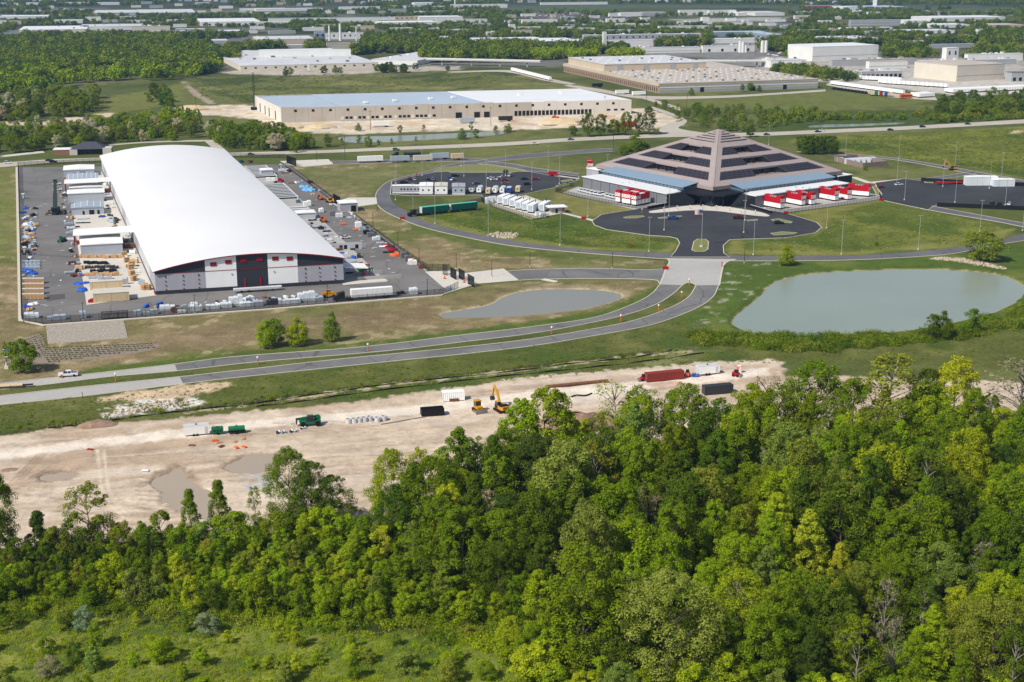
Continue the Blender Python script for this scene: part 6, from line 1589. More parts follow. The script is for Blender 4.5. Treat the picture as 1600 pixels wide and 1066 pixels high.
for p,lab in (((579,204),'in front of the dock doors, left'),((767,197),'in front of the dock doors, right'),((945,178),'beside the right end of the construction hall'),((539,249),'at the left end of the trailer lane'),((76,176),'in the far left field'),((152,168),'between the far left trees'),((307,181),'beside the left sand heap'),((1010,160),'on the access road'),((1073,172),'at the access road bend'),((262,118),'in the far left trees'),((1451,190),'in the marsh right of the highway'),((958,240),'beside the loop road end')):
 place('upole',util_pole,f'wooden utility pole {lab}','utility pole',W(*p),R(20),'wooden utility poles')
# bare bed with rows of young shrubs below the stone apron
bed = [(18,548),(22,536),(40,528),(62,522),(70,530),(66,540),(75,545),(110,543),(170,540),(245,537),(240,546),(200,554),(140,562),(90,566),(60,568)]
struct(sheet('planting_bed',wpts(bed,3,True),.02,'mulch'))
# stone patches: loose pale rocks
def stones(name,poly,n,s0,s1,seed,m='rock'):
 P = wpts(poly);A = np.array(P);r2 = np.random.default_rng(seed);b = MB();c = 0
 while c < n:
  x,y = r2.uniform(A[:,0].min(),A[:,0].max()),r2.uniform(A[:,1].min(),A[:,1].max())
  if sdist(P,np.array([x]),np.array([y]))[0] < 0: continue
  s = r2.uniform(s0,s1);a = r2.uniform(0,6)
  q = [(x + s * math.cos(a + k * 1.57) * r2.uniform(.6,1.2),y + s * math.sin(a + k * 1.57) * r2.uniform(.6,1.2)) for k in range(4)]
  b.add([(*p,-.05) for p in q] + [(p[0] * .7 + x * .3,p[1] * .7 + y * .3,s * r2.uniform(.4,.9)) for p in q],[(4,5,6,7),(0,1,5,4),(1,2,6,5),(2,3,7,6),(3,0,4,7)]);c += 1
 o = b.build(name,m);o['kind'] = 'stuff';tag(o,f'loose pale stones {["beside the ring road light pole", "above the right end of the large pond", "round the shore of the small pond", "in the ditch by the silt fence"][seed]}','stones')
stones('rubble',[(762,368),(775,363),(805,364),(812,368),(800,373),(775,372)],170,.3,.8,0)
stones('rubble',[(1448,405),(1470,402),(1510,405),(1545,411),(1575,421),(1555,420),(1500,409)],220,.3,.7,1)
sp = spline(POND_SMALL,6,True);b_ = []
stones('rubble',[(155,650),(185,640),(260,626),(300,626),(300,632),(240,640),(170,655)],160,.25,.7,3)
k = W(848,437);t = thing('concrete_flume','white concrete flume running down to the small pond','flume',k,R(-40));MB().box(0,7,-.9,.9,-.2,.12).build('channel','concrete',t);MB().box(0,7,-.95,-.75,.12,.3).build('side_wall','concrete',t);MB().box(0,7,.75,.95,.12,.3).build('side_wall','concrete',t)
for p,lab,a in (((1040,421.5),'red sign lying by the concrete crossing',10),((1128,417),'small red post at the right kerb of the crossing',80),((629,343),'red barrier box on the ring road bend',10),((1377,314),'red box at the kerb of the right lot',10),((1228,334.5),'red box at the kerb near the first red trailer',10),((912,343),'red hydrant left of the forecourt lot',0),((985,386),'orange sign post on the ring grass',80),((651,276),'red sign on the ring road left of the lot',80)):
 k = W(*p);t = thing('red_marker',lab,'marker',(k[0],k[1],.05),R(a));MB().box(-1.2,1.2,-.3,.3,.25,1.3).build('panel','red',t);MB().box(-1,-.85,-.1,.1,0,.25).build('foot','black',t);MB().box(.85,1,-.1,.1,0,.25).build('foot','black',t)
 if a == 80: t.scale = (.3,.6,1.6)

# small loose goods strewn along the edges of the yard
sm = [('wrap','white'),('wrap_grey','grey blue'),('ply','tan'),('dark_panel','dark'),('blue','blue'),('rust','rusty'),('black','black')]
def strew(n,fn,words,seed,w):
 r3 = random.Random(seed)
 for i in range(n):
  j = r3.choices(range(7),w)[0];m,cn = sm[j];k = W(*fn(r3));v = r3.randrange(3)
  b_ = heap(m,.55,v + 20) if r3.random() < .4 else bundle(m,1.6 + .7 * v,1.1,.7 + .4 * v,2,v)
  t = place(('strew',m,v,b_.__qualname__[:4]),b_,f'small {cn} item among the goods strewn {words}','goods',(k[0],k[1],.1),r3.uniform(0,3),f'small {cn} goods {words}',r3.uniform(.7,1.25))
strew(62,lambda r: (r.uniform(35,58),r.choice((r.uniform(325,400),r.uniform(330,440)))),'along the left yard fence',1,[6,7,4,4,1.2,2,3])
strew(40,lambda r: (lambda y: (94 + (y - 280) * .16 + r.uniform(-4,12),y))(r.uniform(300,440)),'along the edge of the left concrete',2,[5,5,3,4,1,4,4])
strew(46,lambda r: (lambda y: (168 + (y - 300) * .42 + r.uniform(-16,2),y))(r.uniform(268,440)),'at the foot of the hall left wall',3,[6,5,2,5,.5,2,5])
strew(26,lambda r: (lambda y: (440 + (y - 262) * 1.33 + r.uniform(-2,12),y))(r.uniform(268,415)),'along the right yard fence',4,[5,7,3,3,.3,2,4])
strew(34,lambda r: (lambda y: (455 + (y - 330) * 1.16 + r.uniform(2,26),y))(r.uniform(330,428)),'on the concrete right of the hall',5,[5,6,.5,4,.5,.5,7])
strew(40,lambda r: (lambda x: (x,499 - (x - 40) * .072 + r.uniform(-6,0)))(r.uniform(210,500)),'along the front yard fence',6,[9,6,1,2,.3,1,2])
# ------------------------------------------------------------------ the house by the highway
k = W(84,243);t = thing('bungalow','low house with dark hip roof, brick wing and white walls by the highway','house',k,R(9))
MB().box(0,10,0,8,0,3.4).build('wing','brick',t);MB().box(-.3,10.3,-.3,8.3,3.4,3.9).build('wing_roof','white_panel',t)
MB().box(10.2,15,-1,6,0,3.6).build('white_wall','concrete',t);MB().box(15,30,1.5,12,0,3.0).build('wall','dark_panel',t);MB().box(31,36.5,-1,8,0,4.2).build('white_wall','concrete',t)
b = MB();b.add([(11,-1,3.65),(33,-1,3.65),(33,15,3.65),(11,15,3.65),(18,7,7.6),(26,7,7.6)],[(0,1,5,4),(1,2,5),(2,3,4,5),(3,0,4),(3,2,1,0)]);b.build('roof','shingle',t)
for x in (17,20,24,27): MB().box(x,x + 1.6,1.42,1.497,.9,2.3).build('window','glass_dark',t)
# ------------------------------------------------------------------ buildings further off
dm('pier',(180,150,126),rough=.85,var=.1);dm('w_white',(226,226,222),rough=.7,var=.05,scale=.1);dm('w_cream',(216,208,192),rough=.7,var=.05,scale=.1);dm('w_tan',(200,184,160),rough=.75,var=.06,scale=.1)
dm('w_grey',(168,170,172),rough=.7,var=.06,scale=.1);dm('w_brick',(150,96,80),rough=.8,var=.08,scale=.1);dm('r_grey',(204,205,207),rough=.8,var=.07,scale=.05,big=.06);dm('r_white',(226,228,230),rough=.7,var=.04,scale=.05)
dm('r_tan',(190,180,168),rough=.8,var=.06,scale=.05,big=.06);dm('r_blue',(178,192,206),rough=.6,var=.05,scale=.05);dm('r_dark',(112,116,122),rough=.8,var=.07,scale=.05);dm('w_blue',(140,156,172),rough=.6,var=.05,scale=.1)
FARB = []
def bldg(x0,x1,yb,h,yr,wm,rm,lab,rot=15,units=0,doors=0,bands=0,name='warehouse',cat='warehouse',parapet=.5,wins=0,dep=0):
 """front foot runs from px x0 to x1 at row yb (left end); yr: row of the far roof edge"""
 a = W(x0,yb);s_ = (yb - HORIZON) * _ct / CAM_H
 c,sn = math.cos(R(rot)),math.sin(R(rot))
 w = (x1 - x0) / s_ / c
 w = w * (1 + sn * w / a[1])                      # the far end is further off
 d = dep or max(8,min(300,(W(x0,yr,h)[1] - a[1]) / c - w * sn * .5))
 t = thing(name,lab,cat,a,R(rot))
 MB().box(0,w,0,d,0,h).build('wall',wm,t)
 r = MB().box(-.15,w + .15,-.15,d + .15,h,h + parapet).build('roof',rm,t)
 q = random.Random(lab)
 for k in range(units):
  ux,uy = q.uniform(.04,.94) * w,q.uniform(.08,.9) * d;e = q.uniform(1.5,3.2)
  MB().box(ux,ux + e * q.uniform(1,1.8),uy,uy + e,h + parapet + .003,h + parapet + q.uniform(.9,2.0)).build('roof_unit',q.choice(['w_grey','w_white','r_dark']),r)
 for k in range(doors):
  x = w * (k + .5) / doors;MB().box(x - 1.6,x + 1.6,-.12,-.004,.8,min(h * .65,4.2)).build('dock_door','black',t)
 for k in range(wins):
  x = w * (k + .5) / wins;MB().box(x - 1.3,x + 1.3,-.1,-.004,h * .45,h * .75).build('window','glass_dark',t)
 for k in range(bands): MB().box(0,w,-.1,-.004,h * (.35 + .4 * k) - .3,h * (.35 + .4 * k) + .3).build('wall_band','w_grey' if wm != 'w_grey' else 'w_white',t)
 FARB.append((x0 - 2,x1 + 2,min(yr,yb) - 1,yb + 3))
 return t
F_ = [ # x0, x1, yb, h, yr, wall, roof, label, kwargs
 (0,34,62,7,51,'w_tan','r_dark','tan walled building with dark roof at the far left edge',dict(bands=1)),
 (30,127,53,6,41,'w_cream','r_white','wide cream roofed factory at far left',dict(units=4)),(128,172,50,5,46,'w_white','r_white','small white block right of the cream factory',{}),(126,218,48,6,38,'w_white','r_grey','pale grey warehouse behind the cream factory',dict(units=3)),
 (176,290,56,6,50,'w_white','r_white','long thin white roof above the left woods',dict(doors=0)),(206,262,50,9,45,'w_cream','r_tan','yellowish process plant on the long white roof',dict(units=8)),(275,318,52,6,45,'w_grey','r_grey','grey hall right of the process plant',{}),(0,69,31,6,24,'w_white','r_white','white warehouse at the far left, upper row',dict(units=2)),
 (85,126,37,5,31,'w_white','r_grey','small pale shed left of the dark grove',{}),(147,210,25,6,16,'w_grey','r_grey','grey hall with white trim in the upper left distance',dict(bands=1)),(215,300,25,6,15,'w_blue','r_grey','blue grey office block in the upper left distance',dict(wins=8)),(314,402,41,7,29,'w_white','r_white','white walled warehouse right of the orange speck',dict(doors=10)),
 (343,381,53,4,47,'w_white','r_white','small white shed below the white walled warehouse',{}),(290,352,69,4,62,'w_grey','r_grey','grey roof deep in the left woods',{}),(171,198,77,3,73,'w_white','r_white','tiny white roof sunk in the left woods',{}),(375,442,17,5,13,'w_white','r_white','thin white roof near the upper edge, left of centre',{}),(40,62,20,5,17,'w_white','r_white','tiny white block near the upper left edge',{}),(92,130,7,5,4,'w_white','r_white','row of white sheds at the very top left',{}),(150,184,8,5,4,'w_white','r_grey','grey sheds at the very top left, right of the white row',{}),
 (402,488,71,8,57,'w_tan','r_grey','grey roofed beige factory left of the stacks',dict(units=5)),(446,476,76,4,70,'w_grey','r_grey','small grey shed before the beige factory',{}),(511,561,76,7,67,'w_tan','r_tan','tan brick works below the stacks',dict(bands=2)),(492,566,62,9,54,'w_white','r_grey','white power house below the three stacks',dict(wins=9,units=3)),(492,508,62,11,51,'w_blue','r_blue','blue glazed annex left of the white power house',dict(wins=2)),
 (420,620,34,6,28,'w_white','r_blue','very long pale blue roof in the upper middle distance',dict(units=4)),(617,654,32,7,26,'w_tan','r_tan','tan building right of the very long roof',dict(wins=5)),(655,722,32,6,25,'w_white','r_white','white building right of the tan one',dict(units=2)),(590,682,41,6,33,'w_white','r_white','bright white warehouse in front of the tan building',dict(doors=6)),(682,760,37,7,31,'w_white','r_white','bright white warehouse by the green field',{}),(400,450,40,6,34,'w_white','r_white','white roofed shed left of the long roofs',{}),(530,590,38,5,34,'w_white','r_grey','low grey white shed before the very long roof',dict(doors=5)),(400,500,18,5,13,'w_white','r_grey','long grey white roof near the top middle',{}),(530,592,15,6,11,'w_white','r_white','white roof near the top middle, right of the grey one',{}),(648,680,8,5,4,'w_white','r_white','tiny white shed near the top edge by the trees',{}),(706,792,13,8,7,'w_white','r_white','white plant near the top below the water tower',dict(units=4)),
 (740,842,70,8,59,'w_white','r_white','white office with blue glass end left of the bright wood',dict(wins=10)),(722,742,70,4,66,'w_white','r_white','small white annex left of the glazed office',{}),(687,706,67,7,57,'w_grey','r_grey','small grey block in the trees left of the glazed office',{}),(816,871,38,8,32,'w_white','r_white','white hangar on the green field',dict(bands=1)),(842,912,74,7,60,'w_white','r_white','white flat factory left of the white tower',dict(units=5)),(948,1022,74,9,66,'w_white','r_white','white block right of the tall white tower',{}),(912,1098,65,9,55,'w_grey','r_white','long factory with striped grey and white front',dict(wins=18,units=8)),(984,1096,84,7,75,'w_white','r_grey','long white shed behind the big warehouse',dict(units=6,bands=1)),(1098,1182,82,8,72,'w_white','r_grey','grey roofed plant left of the white silos',dict(units=6,doors=4)),
 (1116,1200,68,6,60,'w_white','r_white','white plant behind the silos',dict(units=4)),(1112,1200,58,7,49,'w_blue','r_blue','blue grey roofed hall above the silos',{}),(1030,1110,47,6,42,'w_white','r_grey','long grey roof above the striped factory',dict(units=3)),(947,993,52,5,47,'w_white','r_blue','pale blue roofed shed above the white tower',{}),(970,1002,26,7,20,'w_white','r_white','white airfield shed, left one',{}),(1004,1041,25,7,19,'w_grey','r_grey','grey airfield shed beside the white one',{}),(1062,1106,24,10,16,'w_white','r_white','white hangar, left of the big pair',dict(doors=2)),(1108,1152,24,10,16,'w_white','r_white','white hangar, right of the big pair',dict(doors=2)),(1153,1168,25,6,19,'w_white','r_white','small white shed beside the hangar pair',{}),(845,950,8,6,4,'w_white','r_white','far white terminal sheds at the top edge',{}),(1180,1228,25,6,18,'w_white','r_grey','white sheds right of the hangars',{}),
 (1260,1317,16,10,9,'w_brick','r_grey','red brick hangar by the control tower',dict(wins=6)),(1318,1338,17,8,10,'w_white','r_white','white annex beside the red brick hangar',{}),(1352,1422,15,5,9,'w_grey','r_blue','low terminal right of the control tower',dict(wins=6)),(1329,1412,42,11,33,'w_grey','r_grey','long grey hall in the right distance',dict(bands=2)),(1316,1400,48,4,43,'w_white','r_white','low white strip before the long grey hall',{}),(1413,1450,38,6,31,'w_white','r_white','white shed right of the long grey hall',{}),(1452,1520,44,5,37,'w_white','r_white','white roof below the very long white depot',dict(units=3)),(1456,1580,34,7,25,'w_white','r_white','very long white depot at the far right',{}),(1272,1380,67,5,57,'w_white','r_grey','grey roof in the trees behind the big white block',dict(units=4)),(1404,1446,74,8,67,'w_white','r_white','white building with dark openings in the trees',dict(doors=6)),(1448,1530,76,5,70,'w_grey','r_blue','low pale blue roof right of the dark openings',{}),(1446,1527,62,5,55,'w_white','r_grey','grey roof in the right hand trees',dict(units=2)),(1422,1500,53,4,46,'w_white','r_grey','pale roof left of the right hand grove',{}),(1200,1226,62,7,50,'w_blue','r_blue','small blue grey hall at the right of the silos',{}),(1550,1605,45,6,37,'w_tan','r_tan','tan roof at the right edge',{}),
 (1204,1262,106,8,92,'w_white','r_grey','white factory wing left of the big white block',dict(units=3)),(1358,1422,108,8,99,'w_white','r_tan','white penthouse above the dock building',dict(bands=1)),(1346,1414,123,7,110,'w_grey','r_grey','grey dock building with dark truck doors',dict(doors=9,units=5)),(1512,1606,96,8,92,'w_white','r_grey','low white roof at the right edge behind the cube',dict(units=5)),(1300,1440,104,7,95,'w_grey','r_tan','wide tan factory roof with many vents',dict(units=16)),(1440,1600,104,6,97,'w_grey','r_grey','wide grey factory roof behind the nearest white block',dict(units=12))]
for f in F_: bldg(*f[:8],**f[8])
bldg(1269,1381,96,17,73,'w_white','r_white','big plain white block with a grey seam line',rot=22,dep=55,bands=1)
bldg(1478,1500,95,15,79,'w_white','r_white','white cube tower with two small dark windows',rot=25,wins=2)
bldg(1494,1582,128,16,104,'w_cream','r_tan','nearest big cream block beside the trailer rows',rot=27,dep=62,bands=1)
bldg(1580,1640,128,9,112,'w_grey','r_dark','low dark dock wing at the right edge',rot=12,doors=6)
def stack(p,h,r,lab,m='w_white',n=10):
 k = W(*p);t = thing('chimney_stack',lab,'chimney',k);MB().cyl(0,0,0,h,r,n,r * .8).build('shaft',m,t);MB().cyl(0,0,h * .985,h,r * .86,n).build('rim','w_grey',t)
stack((515,64),23,1.6,'slim stack, left of the three on the power house');stack((532,64),26,2.2,'thick stack, middle of the three on the power house');stack((557,64),22,1.0,'thin stack, right of the three on the power house')
k = W(944,84);t = thing('white_tower','tall square white tower beside the bright wood','tower',k,R(15));MB().cb(0,0,0,4.6,4.6,28).build('shaft','w_white',t);MB().cb(0,0,28,4.0,4.0,.6).build('cap','w_grey',t);MB().box(-.3,.3,-2.36,-2.302,2,26).build('recess','w_grey',t)
for x,r_,h,lab in ((1156,2.2,15,'white silo, left of the trio'),(1160.5,2.6,14,'white silo, middle of the trio'),(1165,2.0,9,'short white silo, right of the trio'),(1191,2.4,15,'white silo of the right pair, left one'),(1196.5,2.4,15,'white silo of the right pair, right one')):
 k = W(x,82);t = thing('silo',lab,'silo',k);MB().cyl(0,0,0,h,r_,14).build('shell','w_white',t);MB().cyl(0,0,h,h + 1.2,r_,14,.3).build('roof_cone','w_grey',t)
k = W(1366.5,12.5);t = thing('control_tower','white airport control tower on the horizon','tower',k);MB().cb(0,0,0,8,8,22).build('shaft','w_white',t);MB().cyl(0,0,22,26,5,8,6.5).build('cab_glass','glass_dark',t);MB().cyl(0,0,26,27,7,8).build('cab_roof','w_white',t)
k = W(711,9);t = thing('water_tower','pale bulb water tower near the top edge','water tower',k);MB().cyl(0,0,0,20,2,8).build('stem','w_white',t);MB().blob(0,0,22,6,6,4.5,1,12,8,0).build('bulb','w_white',t)
# complex on the left of centre: wide grey roof with a white upper block
t = bldg(376,578,111.5,5.5,86,'w_cream','r_grey','wide grey roofed factory with white upper block',rot=19,dep=270,units=26,doors=0,wins=14)
t = bldg(405,545,96,13,79,'w_white','r_white','long white upper block on the wide grey factory roof',rot=8)
t = bldg(580,655,100,5,83,'w_white','r_grey','grey roofed wing right of the white upper block',rot=-20,units=8)
k = W(482,112);t = thing('billboard_pylon','slim white pylon in front of the wide grey factory','pylon',k,R(12));MB().cb(0,0,1,2.2,.8,8).build('panel','w_white',t);MB().cb(0,0,0,1.2,.6,1).build('foot','w_grey',t)
# elevated carriageway
def viaduct(lab,pts,h=6):
 P = [W(*p) for p in pts];t = thing('viaduct',lab,'bridge',P[0])
 for a,c in zip(P[:-1],P[1:]):
  A,B_ = (a[0] - P[0][0],a[1] - P[0][1]),(c[0] - P[0][0],c[1] - P[0][1])
  MB().beam((*A,h),(*B_,h),9,1.2).build('deck','w_cream',t)
  MB().beam((*A,h + 1.2),(*B_,h + 1.2),9.2,.9).build('parapet','w_white',t)
  MB().beam((A[0],A[1] - 4.6,h - .2),(B_[0],B_[1] - 4.6,h - .2),.3,.9).build('girder','w_grey',t)
  n = int(math.dist(A,B_) / 30)
  for q in range(n): MB().cb(A[0] + (B_[0] - A[0]) * (q + .5) / n,A[1] + (B_[1] - A[1]) * (q + .5) / n,0,1.6,5,h - .6).build('pier','w_grey',t)
viaduct('pale viaduct left of the big warehouse',[(668,101),(760,103),(845,105)])
viaduct('pale viaduct right of the big warehouse',[(1090,104),(1150,104.5),(1215,104)])
# ------------------------------------------------------------------ big warehouse with brick dock piers
wr = math.atan2(1358.6 - 1307.0,297.7 - 138.2)
t = thing('distribution_warehouse','big tan grey warehouse with brick dock piers and vent studded roof','warehouse',W(1030,146),wr)
wd,dp = 168.0,262.0
MB().box(0,wd,0,dp,0,8.5).build('wall','w_grey',t);r = MB().box(-.3,wd + .3,-.3,dp + .3,8.5,9.1).build('roof','r_tan',t)
for z,m in ((2.2,'w_tan'),(4.6,'w_white'),(7.2,'w_tan')): MB().box(0,wd,-.12,-.004,z,z + .9).build('wall_band',m,t)
for x in (42,96,130): MB().box(x,x + 4,-.2,-.13,0,4.5).build('door','black',t)
pier = MB().box(-.9,0,0,1.6,0,6.4).mesh('brick_pier','pier');rec = MB().box(-.08,-.004,0,3.3,.9,4.6).mesh('dock_door','glass_dark')
for k in range(52): obj('brick_pier',pier,t,(0,1 + k * 5.0,0));obj('dock_door',rec,t,(0,3 + k * 5.0,0))
MB().box(-1.0,.3,-.2,dp,6.4,8.4).build('dock_fascia','w_tan',t)
u = MB().box(4,120,150,258,9.1,15.5).build('upper_storey','w_tan',t);MB().box(3.6,120.4,149.6,258.4,15.5,16.1).build('roof','r_grey',u)
for x in (18,48,78,104): MB().box(x,x + 6,149.7,149.98,9.4,15).build('wall_panel','w_grey',u)
vt = MB().box(0,1.8,0,1.6,0,1.0).mesh('roof_vent','w_white');vd = MB().box(0,1.9,0,1.7,0,1.1).mesh('roof_vent','r_dark');q = random.Random(2)
for i in range(13):
 for j in range(11):
  y = 8 + j * 13.2;x = 6 + i * 12.6
  if y < 148 or x > 124: obj('roof_vent',vd if q.random() < .25 else vt,r,(x,y,9.11)).scale = (1,1,q.uniform(.7,1.3))
for i in range(9):
 for j in range(4): obj('roof_vent',vd if q.random() < .4 else vt,u,(10 + i * 12,160 + j * 24,16.11)).scale = (1.2,1.2,q.uniform(.8,1.6))
FARB.append((830,1282,84,150))
# ------------------------------------------------------------------ tilt-up hall under construction
ca = R(12.8);k = W(440,192)
t = thing('unfinished_hall','long pale concrete hall under construction with open roof joists at its left end','warehouse',k,ca)
wd,dp,h = 283.0,104.0,11.4
dm('tilt',(190,181,168),rough=.85,var=.07,scale=.08,big=.06,big_scale=.02);dm('tilt_white_lit',(220,214,204),rough=.85,var=.05,scale=.1);dm('joint',(150,140,126),rough=.9,var=.1)
n = 27
for i in range(n): MB().box(wd * i / n + .08,wd * (i + 1) / n - .08,0,.4,0,h + (.0 if i % 5 else .5)).build('wall_panel','tilt' if i < 19 else 'tilt_white_lit',t)
MB().box(.1,wd - .1,.25,.45,0,h - .2).build('panel_joint','joint',t)
for i in range(10): MB().box(0,.4,.5 + (dp - .5) * i / 10 + .06,.5 + (dp - .5) * (i + 1) / 10 - .06,0,h).build('wall_panel','tilt_white_lit',t)  # left wall in the paler concrete: its sunlit tone is put into the colour
MB().box(wd - .4,wd,.5,dp,0,h).build('end_wall','tilt',t);MB().box(0,wd,dp,dp + .4,0,h).build('rear_wall','tilt',t)
MB().box(48,165,.5,dp,h - .9,h - .4).build('roof_deck','r_blue',t);MB().box(165,wd - .3,.5,dp,h - .7,h - .1).build('roof_membrane','r_white',t)
b = MB()
for i in range(22): b.box(2 + i * 2.2,3.4 + i * 2.2,.6,dp - .2,h - 1.2,h - .8)
b.build('roof_joists','r_blue',t)
for j in range(7): MB().box(.6,48,6 + j * 15,6.8 + j * 15,h - 2.2,h - 1.2).build('joist_girder','galv',t)
MB().box(.6,48,.6,dp - .2,.02,.1).build('floor_slab','concrete_grey',t)
for i in range(20): MB().box(10 + i * 13.5,12 + i * 13.5,-.12,-.004,8.0,9.8).build('window','black',t)
for i in range(12): MB().box(46 + i * 3.4,48.2 + i * 3.4,-.14,-.004,1.6,3.6).build('dock_door','black' if i % 3 else 'tilt_white_lit',t)
for i in range(10): MB().box(88 + i * 3.4,90.2 + i * 3.4,-.14,-.004,1.6,3.6).build('dock_door','black' if i % 4 else 'tilt_white_lit',t)
for i in range(22): MB().box(48 + (i if i < 12 else i + .35) * 3.4 - 2,48.2 + (i if i < 12 else i + .35) * 3.4,-.2,-.145,.9,1.5).build('dock_bumper','tilt_white_lit',t)
for x0,w_ in ((137,5),(152,4.6),(160,4.6)): MB().box(x0,x0 + w_,-.14,-.004,.2,4.6).build('drive_door','black',t)
for i in range(20): MB().box(185 + i * 3.25,187.3 + i * 3.25,-.14,-.004,.8,4.6).build('dock_door','black',t)
for i in range(3): MB().box(262 + i * 6,265 + i * 6,-.12,-.004,3,4.4).build('window','black',t)
for i,x in enumerate((70,96,128,150,210,250)): MB().box(x,x + 3,20 + i * 9,24 + i * 9,h - .1,h + 1.4).build('roof_unit','w_white',t)
for y in (20,44,60,80): MB().box(-.12,-.004,y,y + 3,0,7).build('door_opening','dark_panel',t)
shear(t,.149)
k = W(398,172);t = thing('lattice_crane','dark lattice crane mast behind the unfinished hall left corner','crane',k)
MB().box(-3,3,-2,2,.4,2.4).build('base','black',t);b = MB()
for q in range(12):
 z0,z1 = 2.4 + q * 2.4,4.8 + q * 2.4
 for sx,sy in ((-.6,-.6),(.6,-.6),(.6,.6),(-.6,.6)): b.tube((sx,sy,z0),(sx,sy,z1),.1,4)
 b.tube((-.6,-.6,z0),(.6,-.6,z1),.07,4);b.tube((.6,.6,z0),(-.6,.6,z1),.07,4)
b.build('mast','black',t)
for p,L_,lab,m in (((582,199),13,'pale box trailer on the earthworks, left','white_panel'),((718,193),12,'pale box trailer on the earthworks, right','wrap_grey'),((779,190),11,'black box trailer by the dock doors','car_black')):
 place(('et',m),semi_trailer(m,L_),lab,'trailer',W(*p),R(13))
for p,lab in (((867,186),'orange machine before the dock doors'),((942,184),'dark machine at the right of the dock doors')):
 place('tele_o',telehandler('orange'),lab,'telehandler',W(*p),R(20))
for i,(p,a) in enumerate((((960,203),15),((975,199),15))): place(('et','red'),semi_trailer('red',9),['dark red trailer half hidden by trees, left one','dark red trailer half hidden by trees, right one'][i],'trailer',W(*p),R(a))
# ------------------------------------------------------------------ parked trailers in the distance
for i in range(15):
 f = i / 14;p = (1312 + 100 * f,134.5 + 13.5 * f)
 place('st_far',semi_trailer('white_panel',14),f'white semi trailer in the slanting row by the orange bus','trailer',W(*p),R(112),'white trailers in the slanting row')
for i in range(30):
 f = i / 29;p = (1490 + 118 * f,146.5 - 5.5 * f)
 place('st_far',semi_trailer(),'white semi trailer in the long front row at the right edge','trailer',W(*p),R(105),'white trailers in the long front row')
for i in range(14):
 f = i / 13;p = (1386 + 95 * f,132 + 6 * f)
 place('st_far',semi_trailer(),'white semi trailer in the middle row before the cream block','trailer',W(*p),R(110),'white trailers in the middle row')
for i in range(7): place('st_far',semi_trailer(),'white semi trailer in the short row right of the orange bus','trailer',W(1438 + i * 3.4,153.5 - i * .2),R(107),'white trailers in the short row')
for i in range(12): place('st_far',semi_trailer(),'white semi trailer at the doors of the grey dock building','trailer',W(1352 + i * 5,126 + i * .2),R(100),'white trailers at the grey dock building')
for i in range(10): place('st_far',semi_trailer(),'white semi trailer by the viaduct left of the big warehouse','trailer',W(806 + i * 6,113 + i * 1.5),R(108),'white trailers left of the big warehouse')
for i,(p,m) in enumerate((((962,148),'white_panel'),((988,150),'white_panel'),((925,137),'car_black'))): place(('et',m),semi_trailer(m,14),['white trailer parked at the near end of the brick piers, left','white trailer parked at the near end of the brick piers, right','dark trailer parked along the brick piers'][i],'trailer',W(*p),R(20))
for i in range(10): place(('car','car_black','suv'),car('car_black','suv'),'dark car in the slanting row below the white trailers','car',W(1303 + i * 5.4,140 + i * .75),R(100),'dark cars below the trailers',1.4)
for i,m in enumerate(('tan','green','container_red','car_blue','tan')): place(('et',m),semi_trailer(m,7),f'{["tan", "green", "dark red", "dark blue", "brown tan"][i]} dump trailer in the row left of the orange bus','trailer',W(1362 + i * 7.5,150 + i * .4),R(80))
k = W(1406,154.5);t = thing('orange_bus','bright orange box bus at the end of the trailer row','bus',k,R(15));MB().box(0,12,-1.3,1.3,.6,3.8).build('body','orange',t);MB().box(.5,11.5,-1.33,-1.303,2,3).build('windows','glass_dark',t)
for x in (2,9.5):
 for y in (-1.2,1.2): MB().wheelx(x,y,.5,.3).build('wheel','tyre',t)
# ranks of far cars on the factory lots read as one mass
b = MB();q = random.Random(4)
for (x0,x1,y0,y1,n) in ((800,1000,21,33,260),(1195,1240,80,88,60),(1350,1480,17,20,60),(990,1100,70,78,90),(560,600,78,84,40)):
 for i in range(n):
  k = W(q.uniform(x0,x1),q.uniform(y0,y1));b.m = q.randrange(4);b.box(k[0],k[0] + 4.4,k[1],k[1] + 1.8,.3,.9);b.box(k[0] + .9,k[0] + 3.4,k[1] + .15,k[1] + 1.65,.9,1.5)
o = b.build('distant_cars',['car_white','car_grey','car_blue','car_red']);o['kind'] = 'stuff';tag(o,'rows of tiny parked cars on the far factory lots','cars')
# small sheds dotted over the far plain
r4 = random.Random(9);q = 0;tries = 0
while q < 150 and tries < 6000:
 tries += 1;y = 2 + 60 * r4.random() ** 1.5;x = r4.uniform(-20,1620);wd = r4.uniform(7,30) * (.6 + y / 60)
 if (780 < x < 1250 and 5 < y < 22) or (x > 1400 and y < 26) or (x < 320 and y > 56) or any(a - 2 < x + wd and x < b + 2 and c - 1 < y < d + 2 for a,b,c,d in FARB): continue
 wm,rm,cn = r4.choice((('w_white','r_white','white'),('w_white','r_white','white'),('w_cream','r_white','cream'),('w_white','r_grey','grey roofed'),('w_tan','r_tan','tan'),('w_grey','r_blue','blue grey')))
 side = 'left' if x < 400 else 'left middle' if x < 800 else 'right middle' if x < 1200 else 'right'
 t = bldg(x,x + wd,y,r4.uniform(4,7),y - r4.uniform(1.5,4),wm,rm,f'small {cn} shed among the far groves, {side} part',rot=r4.choice((12,15,15,18)),units=r4.choice((0,1,2)),name='distant_shed',cat='shed')
 t['group'] = f'small {cn} sheds among the far groves, {side}';q += 1
